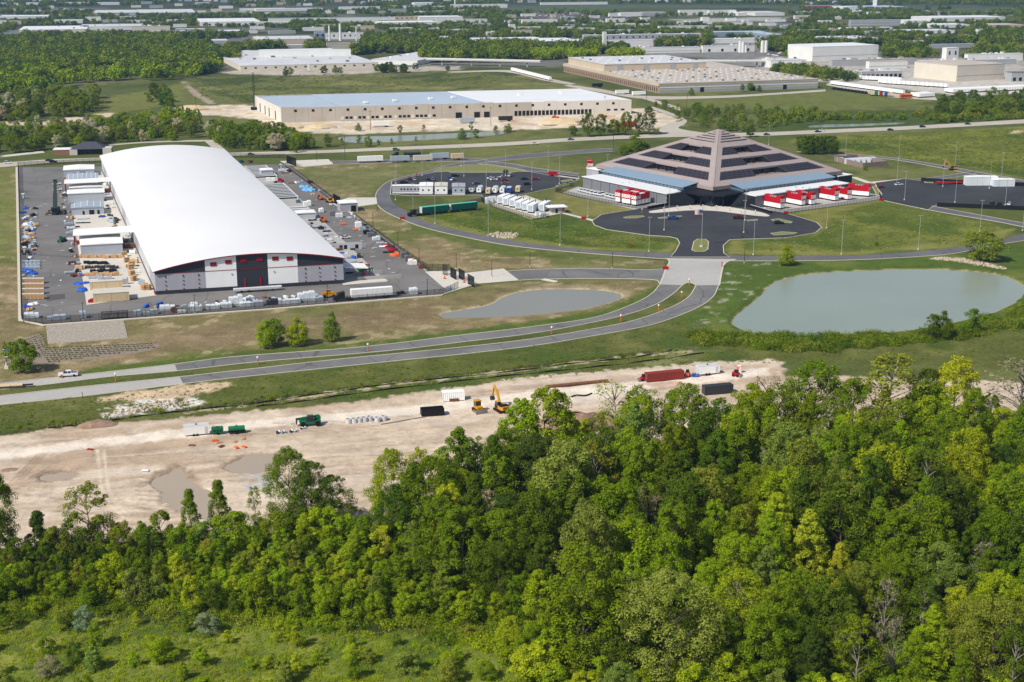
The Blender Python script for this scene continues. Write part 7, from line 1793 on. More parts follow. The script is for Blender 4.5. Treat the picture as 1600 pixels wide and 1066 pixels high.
# ------------------------------------------------------------------ trees
def quad_mesh(name,V,m):
 """V: (n, 4, 3) loose leaf quads"""
 n = len(V);me = bpy.data.meshes.new(name)
 me.vertices.add(n * 4);me.vertices.foreach_set('co',V.astype(np.float32).ravel())
 me.loops.add(n * 4);me.loops.foreach_set('vertex_index',np.arange(n * 4,dtype=np.int32))
 me.polygons.add(n);me.polygons.foreach_set('loop_start',np.arange(0,n * 4,4,dtype=np.int32))
 me.update(calc_edges=True);me.materials.append(m);return me
def unit(v): return v / (np.linalg.norm(v,axis=-1,keepdims=True) + 1e-9)
def leaves(cent,rad,per,size,r2,up=.35,flat=.85,inner=.6):
 """leaf sprays on the shells of many clumps"""
 n = len(cent);tot = np.repeat(np.arange(n),per)
 d = unit(r2.normal(size=(tot.size,3)));d[:,2] = np.where(d[:,2] < -.7,-d[:,2],d[:,2])
 rr = rad[tot] * r2.uniform(inner,1.08,tot.size)
 p = cent[tot] + d * rr[:,None] * np.array([1,1,flat])
 nrm = unit(d + np.array([0,0,up]) + r2.normal(size=d.shape) * .38)
 a = unit(np.cross(nrm,r2.normal(size=d.shape)));b = np.cross(nrm,a)
 s = size * r2.uniform(.55,1.35,tot.size)[:,None]
 return np.stack([p - a * s,p + b * s * .62 - a * s * .1,p + a * s,p - b * s * .62 - a * s * .1],1)
def prof(kind,t):
 if kind == 'round': return np.sqrt(np.clip(1 - (2 * t - .92) ** 2 / 1.16,.02,1))
 if kind == 'tall': return np.clip(np.sin(np.pi * np.clip(t * .74 + .24,0,1)) ** .8,.10,1)
 if kind == 'cone': return np.clip(1.02 - t,.05,1) ** .8
 if kind == 'vase': return np.clip(.45 + .75 * t - .9 * np.clip(t - .62,0,1) ** 1 * 2.2,.15,1)
 if kind == 'column': return np.clip(np.sin(np.pi * np.clip(t * .74 + .24,0,1)) ** .55,.16,1)
def tree_kind(seed,H,Rr,base,kind,ncl,per,leaf,crad,twigs=0,gaps=0.0,up=.35):
 """returns trunk mesh and crown mesh of a tree of height H"""
 r2 = np.random.default_rng(seed)
 t = np.sort(r2.uniform(0,1,ncl)) ;a = r2.uniform(0,2 * np.pi,ncl) + np.arange(ncl) * 2.4
 if gaps:
  k = np.sin(a * 2 + t * 9 + seed) > -1 + gaps * 2;t,a = t[k],a[k];ncl = len(t)
 q = np.sqrt(r2.uniform(.28,1,ncl))
 lop = 1 + .16 * np.sin(a * 2 + seed) + .1 * np.sin(a * 3 + seed * 2)
 rr = Rr * prof(kind,t) * q * lop
 cr = Rr * crad * r2.uniform(.6,1.35,ncl) * (.65 + .35 * prof(kind,t))
 c = np.stack([rr * np.cos(a),rr * np.sin(a),base + (H - base - cr * .6) * t],1)
 c[:,:2] += r2.normal(size=(ncl,2)) * Rr * .05
 V = leaves(c,cr,per,leaf,r2,up)
 crown = quad_mesh('crown',V,M['leaf'])
 b = MB();rt = max(.1,H * .013)
 n = 7;P = [(0,0,0)]
 for k in range(1,n): P.append((r2.normal() * .02 * H * k / n,r2.normal() * .02 * H * k / n,(base + (H - base) * .72) * k / (n - 1)))
 for k in range(n - 1): b.tube(P[k],P[k + 1],rt * (1.25 if k == 0 else 1) * (1 - k / n),7,rt * (1 - (k + 1) / n) + .02)
 for k in r2.choice(ncl,min(ncl,12 + twigs),replace=False):
  z0 = max(base * .7,c[k][2] - (math.hypot(c[k][0],c[k][1]) * .8 + .5));z0 = min(z0,P[-1][2])
  j = min(n - 2,int(z0 / P[-1][2] * (n - 1)));f = z0 / P[-1][2] * (n - 1) - j
  s = [P[j][i] * (1 - f) + P[j + 1][i] * f for i in range(3)]
  m = [(s[0] + c[k][0]) / 2,(s[1] + c[k][1]) / 2,(s[2] + c[k][2]) / 2 + .05 * H * .3]
  b.tube(s,m,rt * .42,5,rt * .28);b.tube(m,tuple(c[k]),rt * .28,4,rt * .1)
  if twigs:
   for _ in range(3):
    e = c[k] + r2.normal(size=3) * cr[k] * .9;b.tube(tuple(c[k]),tuple(e),rt * .12,3,rt * .05)
 return b.mesh('trunk','bark_grey' if twigs else 'bark'),crown,H
KIND = {}
def K(key,*a,**kw): KIND[key] = tree_kind(*a,**kw)
K('oak_a',1,22,6.4,3.0,'round',145,142,.215,0.227,gaps=.08);K('oak_b',2,24,7.0,3.2,'round',174,135,.22,0.210,gaps=.10);K('oak_c',3,20,6.0,2.6,'round',133,142,.21,0.235,gaps=.06);K('oak_d',4,25,5.8,3,'column',159,135,.22,0.235,gaps=.10)
K('tall_a',5,26,4.8,2.4,'tall',145,135,.21,0.269,gaps=.05);K('tall_b',6,24,4.2,2.0,'tall',127,135,.20,0.286,gaps=.06)
K('maple_a',7,20,7.0,1.6,'round',190,120,.17,.19,up=.6);K('maple_b',8,18,5.4,1.4,'column',160,120,.165,.22,up=.6)
K('airy_a',9,20,4.8,3,'vase',80,90,.20,.25,twigs=10,gaps=.12);K('airy_b',10,17,3.8,3,'tall',64,84,.19,.28,twigs=12,gaps=.15)
K('twig_a',11,16,3.4,3,'vase',48,26,.16,.26,twigs=26);K('twig_b',12,13,2.6,2,'tall',40,24,.15,.30,twigs=24)
K('cone_a',13,11,3.0,.5,'cone',100,90,.15,.30);K('pine_a',28,22,5.0,1.5,'cone',150,120,.19,.26,gaps=.05)
K('sap_a',14,7.5,1.75,.5,'tall',36,130,.125,.42);K('sap_b',15,8.5,2.1,.6,'column',42,130,.13,.36,gaps=.06);K('sap_c',16,6.5,2.2,.5,'round',40,130,.13,.36);K('sap_d',17,7,1.4,.5,'tall',30,130,.12,.46);K('sap_e',18,8,2.5,.6,'vase',46,120,.13,.34,gaps=.06)
K('round_a',19,8,3.4,1.2,'round',80,110,.155,.26);K('round_b',20,9,3.0,1.0,'tall',72,110,.155,.32)
def shrub_mesh(seed,H,Rr,ncl,per,leaf):
 r2 = np.random.default_rng(seed);a = r2.uniform(0,6.28,ncl);q = np.sqrt(r2.uniform(0,1,ncl)) * Rr
 c = np.stack([q * np.cos(a),q * np.sin(a),H * .55 * r2.uniform(.25,1,ncl) * (1.1 - q / Rr * .6)],1)
 return quad_mesh('foliage',leaves(c,H * .42 * r2.uniform(.6,1.2,ncl),per,leaf,r2,.5,.9,.5),M['leaf'])
COL = dict(mid=(.185,.262,.008),bright=(.285,.385,.010),yellow=(.49,.49,.03),lime=(.37,.435,.015),dark=(.112,.172,.010),deep=(.075,.120,.014),pale=(.235,.31,.05),grey=(.30,.30,.15),brown=(.36,.32,.17),cream=(.55,.52,.33),olive=(.245,.28,.028),blue=(.25,.32,.17))
NTREE = 0
CN = dict(mid='green',bright='bright green',dark='dark green',deep='very dark green',lime='yellow green',olive='olive',pale='pale silvery green',grey='grey half bare',brown='brownish half bare',yellow='yellow',cream='cream flowering',blue='blue grey')
TN = dict(oak='broadleaf_tree',tall='slender_tree',maple='maple_tree',airy='open_crowned_tree',twig='bare_tree',cone='conical_tree',pine='conical_tree',sap='small_tree',round='round_tree')
def tree(kind,pos,h,col,label,group=None,name=None,cat='tree',wide=1.0,jit=.12):
 global NTREE;NTREE += 1
 tm,cm,H = KIND[kind];s = h / H
 e = thing(name or TN[kind.split('_')[0]],label,cat,(pos[0],pos[1],-.05),random.uniform(0,6.28),group);e.scale = (s * wide,s * wide,s)
 c = COL[col];k = 1 + random.uniform(-jit,jit);g = random.uniform(-jit,jit) * .5
 o = obj('crown',cm,e);o.color = (c[0] * k * (1 + g),c[1] * k,c[2] * k * (1 - g),1)
 obj('trunk',tm,e)
 return e
def inside(P,x,y): return sdist(P,np.array([x]),np.array([y]))[0] > 0
def darts(poly,dist,n,seed,avoid=(),px=True):
 """spread points in a ground polygon, no two closer than dist"""
 P = wpts(poly) if px else poly
 A = np.array(P);r2 = np.random.default_rng(seed);out = [tuple(q) for q in avoid];k0 = len(out);cell = {}
 def key(x,y): return int(x // dist),int(y // dist)
 for q in out: cell.setdefault(key(*q[:2]),[]).append(q)
 N = n * 30;X = r2.uniform(A[:,0].min(),A[:,0].max(),N);Y = r2.uniform(A[:,1].min(),A[:,1].max(),N)
 ok = sdist(P,X,Y) > 0
 for x,y in zip(X[ok],Y[ok]):
  i,j = key(x,y)
  if all((x - q[0]) ** 2 + (y - q[1]) ** 2 > dist * dist for a in (-1,0,1) for b in (-1,0,1) for q in cell.get((i + a,j + b),())):
   cell.setdefault((i,j),[]).append((x,y));out.append((x,y))
   if len(out) - k0 >= n: break
 return out[k0:]
# notable trees, one by one
NT = [(455,838,698,'maple_a','mid','tallest green tree at the edge of the bare soil, left of centre',.78),(522,838,744,'maple_b','dark','broad dark tree right of the tallest tree by the bare soil',1.15),(490,842,722,'maple_b','dark','green tree between the tallest tree and its dark neighbour',.95),(345,845,750,'pine_a','mid','narrow green tree before the striped mud',1.15),(300,850,764,'pine_a','mid','slim tree left of the narrow one before the mud',1.1),(400,842,758,'airy_b','pale','thin pale tree between narrow tree and tall group',.8),
  (142,868,754,'airy_a','olive','loose open crowned tree standing alone at left before the soil',1.25),(64,872,798,'cone_a','deep','dark green dense conical tree at the left edge of the soil',1.2),(-6,880,738,'oak_a','mid','tree cut by the left picture edge',.8),(612,835,702,'maple_b','bright','bright green tree at the tip of the wood, leftmost big one',.85),(655,822,700,'airy_a','lime','yellowish open tree behind the bright leftmost one',.9),(650,838,722,'tall_b','dark','dark slim tree right of the bright leftmost one',1.1),(716,812,668,'tall_a','mid','tall tree with pointed yellow green top left of the excavator',1.2),(690,815,702,'airy_b','lime','thin yellow green tree beside the pointed one',1.1),(742,800,680,'airy_b','pale','pale thin tree right of the pointed one',1.2),
  (812,788,622,'oak_d','bright','tall bright tree right under the excavator, left twin',.95),(852,785,605,'oak_d','bright','tall bright tree right under the excavator, right twin',1.05),(960,735,592,'twig_a','lime','half bare pale tree before the steel pipe',1.3),(1000,735,604,'airy_a','mid','open green tree beside the half bare pale one',1.2),(1065,735,598,'oak_a','mid','green tree in front of the red container',1.0),(1195,705,586,'twig_a','brown','nearly bare pale tree in front of the site corner',1.5),(1268,710,562,'oak_b','mid','large tree at the right end of the bare soil',1.0),(1385,712,554,'airy_a','olive','tall open olive tree on the right skyline of the wood',1.6),(1440,706,575,'oak_d','dark','dark tree right of the tall olive one',.9),(1484,706,556,'oak_a','lime','yellow green tree on the right skyline of the wood',.85),(1590,706,550,'twig_a','grey','big grey half leafed tree at the right edge',1.9),
  (1258,935,796,'tall_a','yellow','glowing yellow slender tree in the middle of the wood',1.05),(1306,962,848,'tall_b','yellow','smaller yellow tree right of the slender yellow one',.95),(1370,835,690,'oak_c','lime','broad yellowish crown in the upper right of the wood',.95),(1503,815,668,'oak_b','lime','broad yellow green crown near the right edge',.8),(1208,895,770,'tall_b','lime','yellow green slim tree left of the glowing yellow one',1.25),(1112,910,780,'oak_d','bright','bright green column shaped tree in mid wood',.75),(1042,1070,892,'maple_a','pale','big fine leaved light green maple in the foreground',1.1),(1150,760,636,'oak_c','lime','yellowish crown below the dark blue container',.8),(1494,1010,918,'maple_b','lime','bushy lime maple in the lower right',1.2),(1470,905,745,'oak_d','deep','tall dark blue green tree in the right of the wood',1.1),(1412,910,782,'twig_a','grey','grey bare tree in the right of the wood',1.1),(1066,890,738,'oak_a','dark','dark round crowned tree left of mid wood',.9),(920,960,790,'oak_b','pale','big pale green crown in the left of the wood',.85),(880,860,688,'oak_b','pale','wide pale green crown below the twin trees',1.1),(910,1040,850,'maple_b','mid','fresh green tree at the left foot of the wood',1.1)]
KW = dict(oak='broad',tall='slender',maple='fine leaved',airy='open crowned',twig='twiggy',pine='conical',sap='young',round='round',cone='conical')
SW = dict(sap_a='slim',sap_b='columnar',sap_c='rounded',sap_d='narrow',sap_e='spreading',maple_b='fine leaved',round_a='round')
def beside(p,kd,c,h):
 # a label by the nearest notable tree
 q = min(NT,key=lambda t: math.dist(p,W(t[0],t[1])[:2]));w = W(q[0],q[1]);dx,dy = p[0] - w[0],p[1] - w[1]
 side = ('right of' if dx > 0 else 'left of') if abs(dx) > abs(dy) * .8 else ('behind' if dy > 0 else 'in front of')
 nm = []
 for w_ in q[5].split():
  if len(nm) > 6 or (len(nm) > 1 and w_ in 'in at by left right of under before with beside between on below standing near cut behind'.split()): break
  nm.append(w_)
 nm = ' '.join(nm)
 return f'{"tall" if h > 19 else "lower" if h < 15 else "mid height"} {CN[c]} {KW[kd.split("_")[0]]} tree {side} the {nm}'
placed = []
for x,yb,yt,kd,c,lab,wd in NT:
 p = W(x,yb);tree(kd,p,HT(x,yb,yt),c,lab,wide=wd);placed.append(p[:2])
# the wood: tall trees
wood = [(585,842),(700,822),(760,802),(860,790),(900,745),(960,740),(1100,728),(1300,712),(1720,690),(1720,1130),(1400,1110),(1150,1082),(960,1062),(860,1030),(790,985),(720,925),(620,885)]
for i,p in enumerate(darts(wood,6.6,275,5,placed)):
 x,y = PX(*p);f = random.random()
 kd = random.choice(['oak_a','oak_b','oak_c','oak_d','oak_d','tall_a','tall_a','tall_b','tall_b','pine_a','maple_a','maple_b','airy_a'])
 c = random.choices(['mid','dark','bright','deep','lime','olive','pale'],[32,28,12,11,4,9,5])[0]
 h = random.uniform(15,23) * (1.0 if y < 950 else .8)
 if random.random() < .075: kd,c,h = random.choice(['twig_a','twig_b']),random.choice(['grey','brown']),random.uniform(11,17)
 zone = 'upper' if y < 830 else 'middle' if y < 960 else 'lower'
 side = 'left' if x < 1000 else 'middle' if x < 1300 else 'right'
 lab = beside(p,kd,c,h);tree(kd,p,h,c,lab,'wood: ' + lab,wide=random.uniform(.9,1.15))
# young growth at the left and along the foot of the wood
young = [(-60,900),(60,880),(150,868),(300,862),(450,858),(600,858),(700,920),(780,975),(700,985),(600,972),(480,972),(330,965),(220,945),(100,940),(-60,960)]
for i,p in enumerate(darts(young,3.2,290,6,placed)):
 x,y = PX(*p);kd = random.choice(['sap_a','sap_b','sap_c','sap_d','sap_e','sap_b'])
 c = random.choices(['mid','bright','lime','dark','pale','olive'],[26,42,14,7,7,4])[0]
 if x < 250 and y < 925: c = random.choice(['dark','mid','dark','olive'])
 zone = 'upper' if y < 905 else 'lower';side = 'left' if x < 260 else 'middle' if x < 520 else 'right'
 tree(kd,p,random.uniform(5.2,8.8) * (1.25 if y < 890 else 1),c,f'{SW[kd]} {CN[c]} sapling in the {zone} {side} part of the young thicket',f'{SW[kd]} {CN[c]} saplings, {zone} {side} thicket','young_tree',wide=random.uniform(.95,1.3))
foot = [(800,1005),(880,1045),(1000,1070),(1150,1090),(1400,1118),(1720,1140),(1720,1190),(1300,1160),(1000,1115),(860,1090),(780,1035)]
for i,p in enumerate(darts(foot,4.0,95,8,placed)):
 x,y = PX(*p);c = random.choices(['bright','lime','mid','pale','grey'],[34,16,30,12,8])[0];kd = random.choice(['sap_b','sap_c','sap_e','maple_b','round_a'])
 tree(kd,p,random.uniform(5,9.5),c,f'{SW[kd]} {CN[c]} low tree along the foot of the wood, {"left" if x < 1100 else "middle" if x < 1350 else "right"} stretch',f'{SW[kd]} {CN[c]} low trees at the foot of the wood, {"left" if x < 1100 else "middle" if x < 1350 else "right"}','young_tree',wide=1.25)
# saplings thinning out into the meadow
for i,p in enumerate(darts([(-60,960),(100,950),(220,955),(330,982),(480,995),(600,988),(700,996),(790,1000),(840,1060),(800,1110),(-60,1110)],8.0,34,9,placed)):
 x,y = PX(*p);c = random.choices(['bright','lime','mid','pale','olive'],[38,22,20,10,10])[0];side = 'left' if x < 260 else 'middle' if x < 520 else 'right'
 tree(random.choice(['sap_a','sap_b','sap_c','sap_d','sap_e']),p,random.uniform(2.2,5.2) * (1.3 if x < 200 else 1),c,f'{CN[c]} young bush thinning out into the {side} meadow',f'{CN[c]} young bushes in the {side} meadow','meadow_bush','bush',wide=random.uniform(1.1,1.6))
# bushes standing free in the meadow
for x,yb,h,c,kd,lab in [(464,1052,4.2,'lime','sap_d','small bright bush with a dark shadow in the meadow'),(420,1044,2.6,'lime','sap_c','small bright bush left of the shadowed one'),(315,1040,4,'bright','sap_a','bright bush in the lower meadow below the grey shrub'),(550,1032,3.4,'lime','sap_c','round lime bush at the right of the meadow'),(575,1035,2.8,'olive','sap_c','olive bush right of the round lime one'),(440,1000,3.6,'lime','sap_c','lime bush in the middle of the meadow'),(638,1052,4.4,'pale','sap_c','silvery willow bush at the bottom of the meadow'),(325,990,4.2,'blue','sap_c','blue grey bush among the saplings'),(135,985,5.2,'blue','sap_b','silver green tall bush in the left thicket'),(75,1056,4,'grey','sap_c','grey green bush in the bottom left meadow'),(118,1036,4.4,'dark','sap_b','dark green bush in the left meadow'),(210,1042,3.2,'bright','sap_d','narrow bright bush in the left meadow'),(240,1025,4.6,'bright','sap_e','bright tall bush in the mid left meadow'),(700,1045,3.6,'bright','sap_e','bright bush at the lower right of the meadow'),(760,1060,3.4,'mid','sap_c','green bush at the lower right of the meadow')]:
 tree(kd,W(x,yb),h,c,lab,None,'meadow_bush','bush',1.5)
# single trees round the works
for x,yb,yt,c,kd,lab,wd in [(415,543,500,'bright','round_b','left one of the touching round trees below the hall',1.1),(429,541,497,'mid','round_a','right one of the touching round trees below the hall',.9),(467,539,496,'bright','round_b','single round tree below the hall, beside the touching pair',1.2),(519,534,487,'mid','round_b','slender tree right of the round trees below the hall',.75),(33,582,530,'mid','round_a','round tree on the planting bed at the left edge',1.05),(1228,415,382,'bright','round_b','lone small tree right of the concrete crossing',1.1),(1533,408,360,'olive','round_a','big dense bush beside the ring road at right',1.45),(1455,530,490,'dark','sap_b','left dark tree on the near bank of the large pond',1.3),(1470,529,485,'dark','round_b','right dark tree on the near bank of the large pond',1.0),(1519,523,482,'mid','sap_b','green tree right of the pair on the pond bank',1.4),(1172,214,195,'dark','round_a','dark tree behind the right slope of the pyramid',.9),
  (975,243,225,'mid','round_a','left low tree beside the pyramid left corner',1.2),(992,241,208,'mid','round_b','tall tree beside the pyramid left corner',1.2),(1007,240,222,'dark','round_a','right low tree beside the pyramid left corner',1.2),(918,214,174,'dark','oak_c','left tree of the dark group above the highway',.9),(938,213,178,'mid','oak_a','second tree of the dark group above the highway',.9),(978,212,174,'mid','oak_a','third tree of the dark group above the highway',.9),(998,210,176,'dark','oak_c','fourth tree of the dark group above the highway',.8),(1014,211,166,'dark','oak_d','right tall tree of the dark group above the highway',1.0),(960,211,186,'mid','round_a','low tree in the gap of the dark group',1.1),(895,212,196,'dark','round_a','low bush left of the dark group',1.0),(1090,519,500,'grey','twig_b','bare grey shrub beside the boulevard bend',2.2),(1160,372,366,'dark','cone_a','tiny dark shrub in the right ring grass',1.0),(1370,384,378,'dark','sap_c','small dark shrub in the right ring grass',1.2),(1352,266,258,'mid','sap_c','small bush beside the plant enclosure',1.4)]:
 tree(kd,W(x,yb),HT(x,yb,yt),c,lab,wide=wd)
for i,x in enumerate((1253,1263,1272,1282,1292,1301)):
 tree(['round_a','round_b'][i % 2],W(x,241 + (i % 2) * 1.2 - 1),12.2,'dark',f'{["first", "second", "third", "fourth", "fifth", "last"][i]} tree from the left in the round clump right of the pyramid','round clump right of the pyramid',wide=1.0)
for i,(x,yb,h) in enumerate(((445,232,9),(484,232,10),(513,230,9),(534,226,5),(562,224,6),(575,229,7.5),(592,227,4),(612,225,4),(650,221,3.5),(722,218,8),(744,216,7),(775,211,7),(790,209,6),(560,205,6),(625,208,6),(662,205,5),(736,203,6),(795,206,6))):
 tree(['sap_b','round_b','sap_e','sap_a'][i % 4],W(x,yb),h,['mid','pale','dark','olive'][i % 4],f'{CN[["mid", "pale", "dark", "olive"][i % 4]]} small tree on the bank of the far pond',f'{CN[["mid", "pale", "dark", "olive"][i % 4]]} small trees round the far pond',wide=1.2)
# tree belts in the middle distance: (polygon, spacing, number, height range, colours, words)
belts = [([(60,236),(180,224),(330,218),(345,232),(470,240),(480,232),(440,222),(340,205),(200,198),(60,205),(-40,215),(-40,252),(0,244)],5.5,150,(7,12.5),['mid','bright','mid','olive','dark','cream','pale'],'hedge belt behind the dark roofed house'),
   ([(-40,165),(60,150),(150,150),(160,170),(110,175),(60,190),(-40,200)],6,90,(7,15),['mid','pale','dark','olive','cream'],'thicket at the far left edge'),
   ([(150,203),(240,190),(335,186),(340,204),(240,208),(150,216)],7,26,(9,14),['mid','bright','pale'],'loose tree line before the earthworks'),
   ([(90,172),(150,160),(155,175),(110,190)],7,14,(13,19),['mid','pale'],'tall tree row at far left'),
   ([(330,208),(440,214),(480,226),(440,232),(340,226)],6,34,(8,13),['dark','mid','mid'],'dark thicket behind the white hall'),
   ([(1065,176),(1120,172),(1195,178),(1190,206),(1110,204),(1075,196)],7,46,(5,10),['dark','mid','olive','pale'],'thicket behind the pyramid top'),
   ([(1040,165),(1070,172),(1110,170),(1140,178),(1060,186),(1010,160)],7,24,(3,6),['mid','olive'],'shrub strip along the access road'),
   ([(1450,172),(1500,160),(1640,152),(1640,178),(1520,184),(1460,184)],9,45,(9,14),['mid','pale','dark'],'tree belt at the right above the highway'),
   ([(230,160),(270,150),(280,160),(240,172)],9,5,(9,13),['mid','dark'],'loose group in the far left field'),
   ([(590,112),(640,108),(660,110),(640,114),(600,115)],8,9,(7,11),['dark','deep'],'dark group right of the wide grey factory')]
for P,dst,n,(h0,h1),cs,words in belts:
 for i,p in enumerate(darts(P,dst,n,17)):
  c = random.choice(cs);kd = random.choice(['round_a','round_b','sap_e','sap_b','oak_c'])
  tree(kd,p,random.uniform(h0,h1),c,f'{CN[c]} tree in the {words}',f'{CN[c]} trees, {words}',wide=random.uniform(1.0,1.35))
for i,(x,yb,h) in enumerate(((240,145,10),(256,148,11),(264,152,9),(266,168,10),(446,119,9),(454,119,10),(506,116,9),(524,115,9),(532,116,8),(590,113,9),(600,113,8),(606,113,8),(700,111,6),(1080,149,7),(1160,143,7),(1172,142,8),(1186,143,6))):
 tree(['round_a','round_b','oak_c'][i % 3],W(x,yb),h,['dark','mid'][i % 2],f'{["dark green", "green"][i % 2]} single tree near the edge of the far open field',f'{["dark green", "green"][i % 2]} single trees round the far field',wide=1.1)

# ------------------------------------------------------------------ masses of greenery that nobody could count
def scatter(name,label,cat,pts,meshes,cols):
 """pts: rows of x, y, z, scale; instances of a few foliage meshes"""
 pts = np.array(pts);n = len(pts)
 me = bpy.data.meshes.new(name);me.vertices.add(n);me.vertices.foreach_set('co',pts[:,:3].astype(np.float32).ravel())
 r2 = np.random.default_rng(n)
 for nm,ty,v in (('scl','FLOAT',pts[:,3]),('rot','FLOAT',r2.uniform(0,6.28,n)),('idx','INT',r2.integers(0,len(meshes) * len(cols),n))):
  a = me.attributes.new(nm,ty,'POINT');a.data.foreach_set('value',np.ascontiguousarray(v).astype(np.float32 if ty == 'FLOAT' else np.int32))
 src = bpy.data.collections.new(name + '_source')
 for i,m in enumerate(meshes):
  for j,c in enumerate(cols):
   m2 = m.copy();m2.materials[0] = leaf_mat('foliage_' + c,.28,COL[c]);src.objects.link(bpy.data.objects.new(f'{name}_piece',m2))
 o = obj(name,me);o['kind'] = 'stuff';tag(o,label,cat)
 g = bpy.data.node_groups.new(name,'GeometryNodeTree')
 g.interface.new_socket('Geometry',in_out='INPUT',socket_type='NodeSocketGeometry');g.interface.new_socket('Geometry',in_out='OUTPUT',socket_type='NodeSocketGeometry')
 N,L = g.nodes,g.links;gi,go = N.new('NodeGroupInput'),N.new('NodeGroupOutput')
 ci = N.new('GeometryNodeCollectionInfo');ci.inputs['Collection'].default_value = src;ci.inputs['Separate Children'].default_value = True;ci.inputs['Reset Children'].default_value = True
 ip = N.new('GeometryNodeInstanceOnPoints');ip.inputs['Pick Instance'].default_value = True
 def attr(nm,ty):
  q = N.new('GeometryNodeInputNamedAttribute');q.data_type = ty;q.inputs['Name'].default_value = nm
  return [s for s in q.outputs if s.enabled][0]
 cx = N.new('ShaderNodeCombineXYZ');L.new(attr('rot','FLOAT'),cx.inputs[2])
 L.new(gi.outputs[0],ip.inputs['Points']);L.new(ci.outputs[0],ip.inputs['Instance']);L.new(attr('idx','INT'),ip.inputs['Instance Index'])
 L.new(cx.outputs[0],ip.inputs['Rotation']);L.new(attr('scl','FLOAT'),ip.inputs['Scale']);L.new(ip.outputs[0],go.inputs[0])
 md = o.modifiers.new('scatter','NODES');md.node_group = g
 return o
sh = [shrub_mesh(40 + i,1.6 + .3 * i,1.3 + .3 * i,9 + 2 * i,46,.125) for i in range(3)]
tuft = [shrub_mesh(50 + i,.8,.9,7,26,.11) for i in range(2)]
def fill(poly,n,seed,s0,s1,px_even=True):
 """points inside a px polygon on the ground"""
 A = np.array(poly,float);r2 = np.random.default_rng(seed);N = n * 3
 x = r2.uniform(A[:,0].min(),A[:,0].max(),N);y = r2.uniform(A[:,1].min(),A[:,1].max(),N)
 k = sdist(A,x,y) > 0;x,y = x[k][:n],y[k][:n]
 return [(*W(a,b)[:2],-.05,r2.uniform(s0,s1)) for a,b in zip(x,y)]
scatter('undergrowth','dense low undergrowth between the trunks of the wood','undergrowth',fill([(600,850),(760,805),(900,745),(1300,712),(1700,690),(1700,1180),(1000,1110),(800,1000)],2600,1,.9,1.9),sh,['dark','mid','deep'])
scatter('thicket_shrubs','low green scrub filling the young thicket','scrub',fill([(-60,905),(150,862),(450,852),(620,850),(800,985),(880,1045),(1100,1085),(1700,1140),(1700,1190),(900,1120),(760,1010),(600,985),(480,985),(220,958),(-60,975)],2300,2,.7,1.4),sh,['mid','bright','olive','dark'])
scatter('meadow_scrub','scattered scrub and weeds in the bottom meadow','scrub',fill([(-60,975),(220,960),(480,990),(700,995),(900,1050),(1100,1080),(1100,1190),(-60,1190)],380,3,.3,.8),sh,['bright','lime','olive','bright','pale'])
scatter('meadow_grass','tall grass tufts of the bottom meadow','grass',fill([(-80,965),(220,955),(480,985),(700,990),(900,1045),(1100,1075),(1100,1190),(-80,1190)],8000,4,.3,.7),tuft,['bright','lime','olive','bright'])
scatter('pond_scrub','green scrub along the near bank of the large pond','scrub',fill([(1070,520),(1160,523),(1240,526),(1400,524),(1500,508),(1600,480),(1640,470),(1640,500),(1500,532),(1380,540),(1300,550),(1200,546),(1100,540)],560,5,.7,1.9),sh,['mid','dark','dark','olive'])
scatter('ditch_weeds','weeds lining the ditch beside the silt fence','weeds',fill([(-20,668),(140,654),(300,636),(500,606),(800,572),(1000,550),(1080,545),(1080,550),(1000,558),(800,580),(500,614),(300,643),(140,661),(-20,678)],800,6,.4,.9),tuft + sh[:1],['mid','dark','olive'])
scatter('verge_tufts','rough grass tufts on the boulevard verge','grass',fill([(-60,640),(282,603),(650,564),(1005,514),(1080,495),(1200,540),(1600,520),(1600,560),(1260,565),(1000,575),(600,618),(200,655),(-60,680)],2600,7,.3,.7),tuft,['mid','olive','dark'])
scatter('field_tufts','rough grass tufts inside the ring road and round the pyramid','grass',fill([(640,338),(700,325),(760,330),(860,342),(940,362),(1050,378),(1040,390),(900,384),(760,366)],900,8,.4,.8) + fill([(1180,378),(1290,362),(1300,338),(1380,318),(1580,356),(1500,380),(1330,394),(1180,394)],900,9,.4,.8) + fill([(1330,236),(1320,215),(1600,200),(1600,275),(1450,252)],1400,10,.5,1.2) + fill([(300,150),(300,122),(700,112),(840,124),(400,160)],700,11,.6,2.0),tuft,['mid','olive','dark','lime'])
scatter('bed_shrubs','rows of small dark shrubs in the mulched bed','shrubs',[(*W(62 + i * 7.2 + j * 2.3,544.5 + j * 3.0 - i * .28)[:2],0,.7) for i in range(25) for j in range(8) if j < 7.6 - i * .22] + [(*W(26 + i * 6.5 + j * 1.8,538 - i * 2.6 + abs(i - 4) * .6 + j * 3.2)[:2],0,.7) for i in range(7) for j in range(6)],tuft,['deep','dark'])
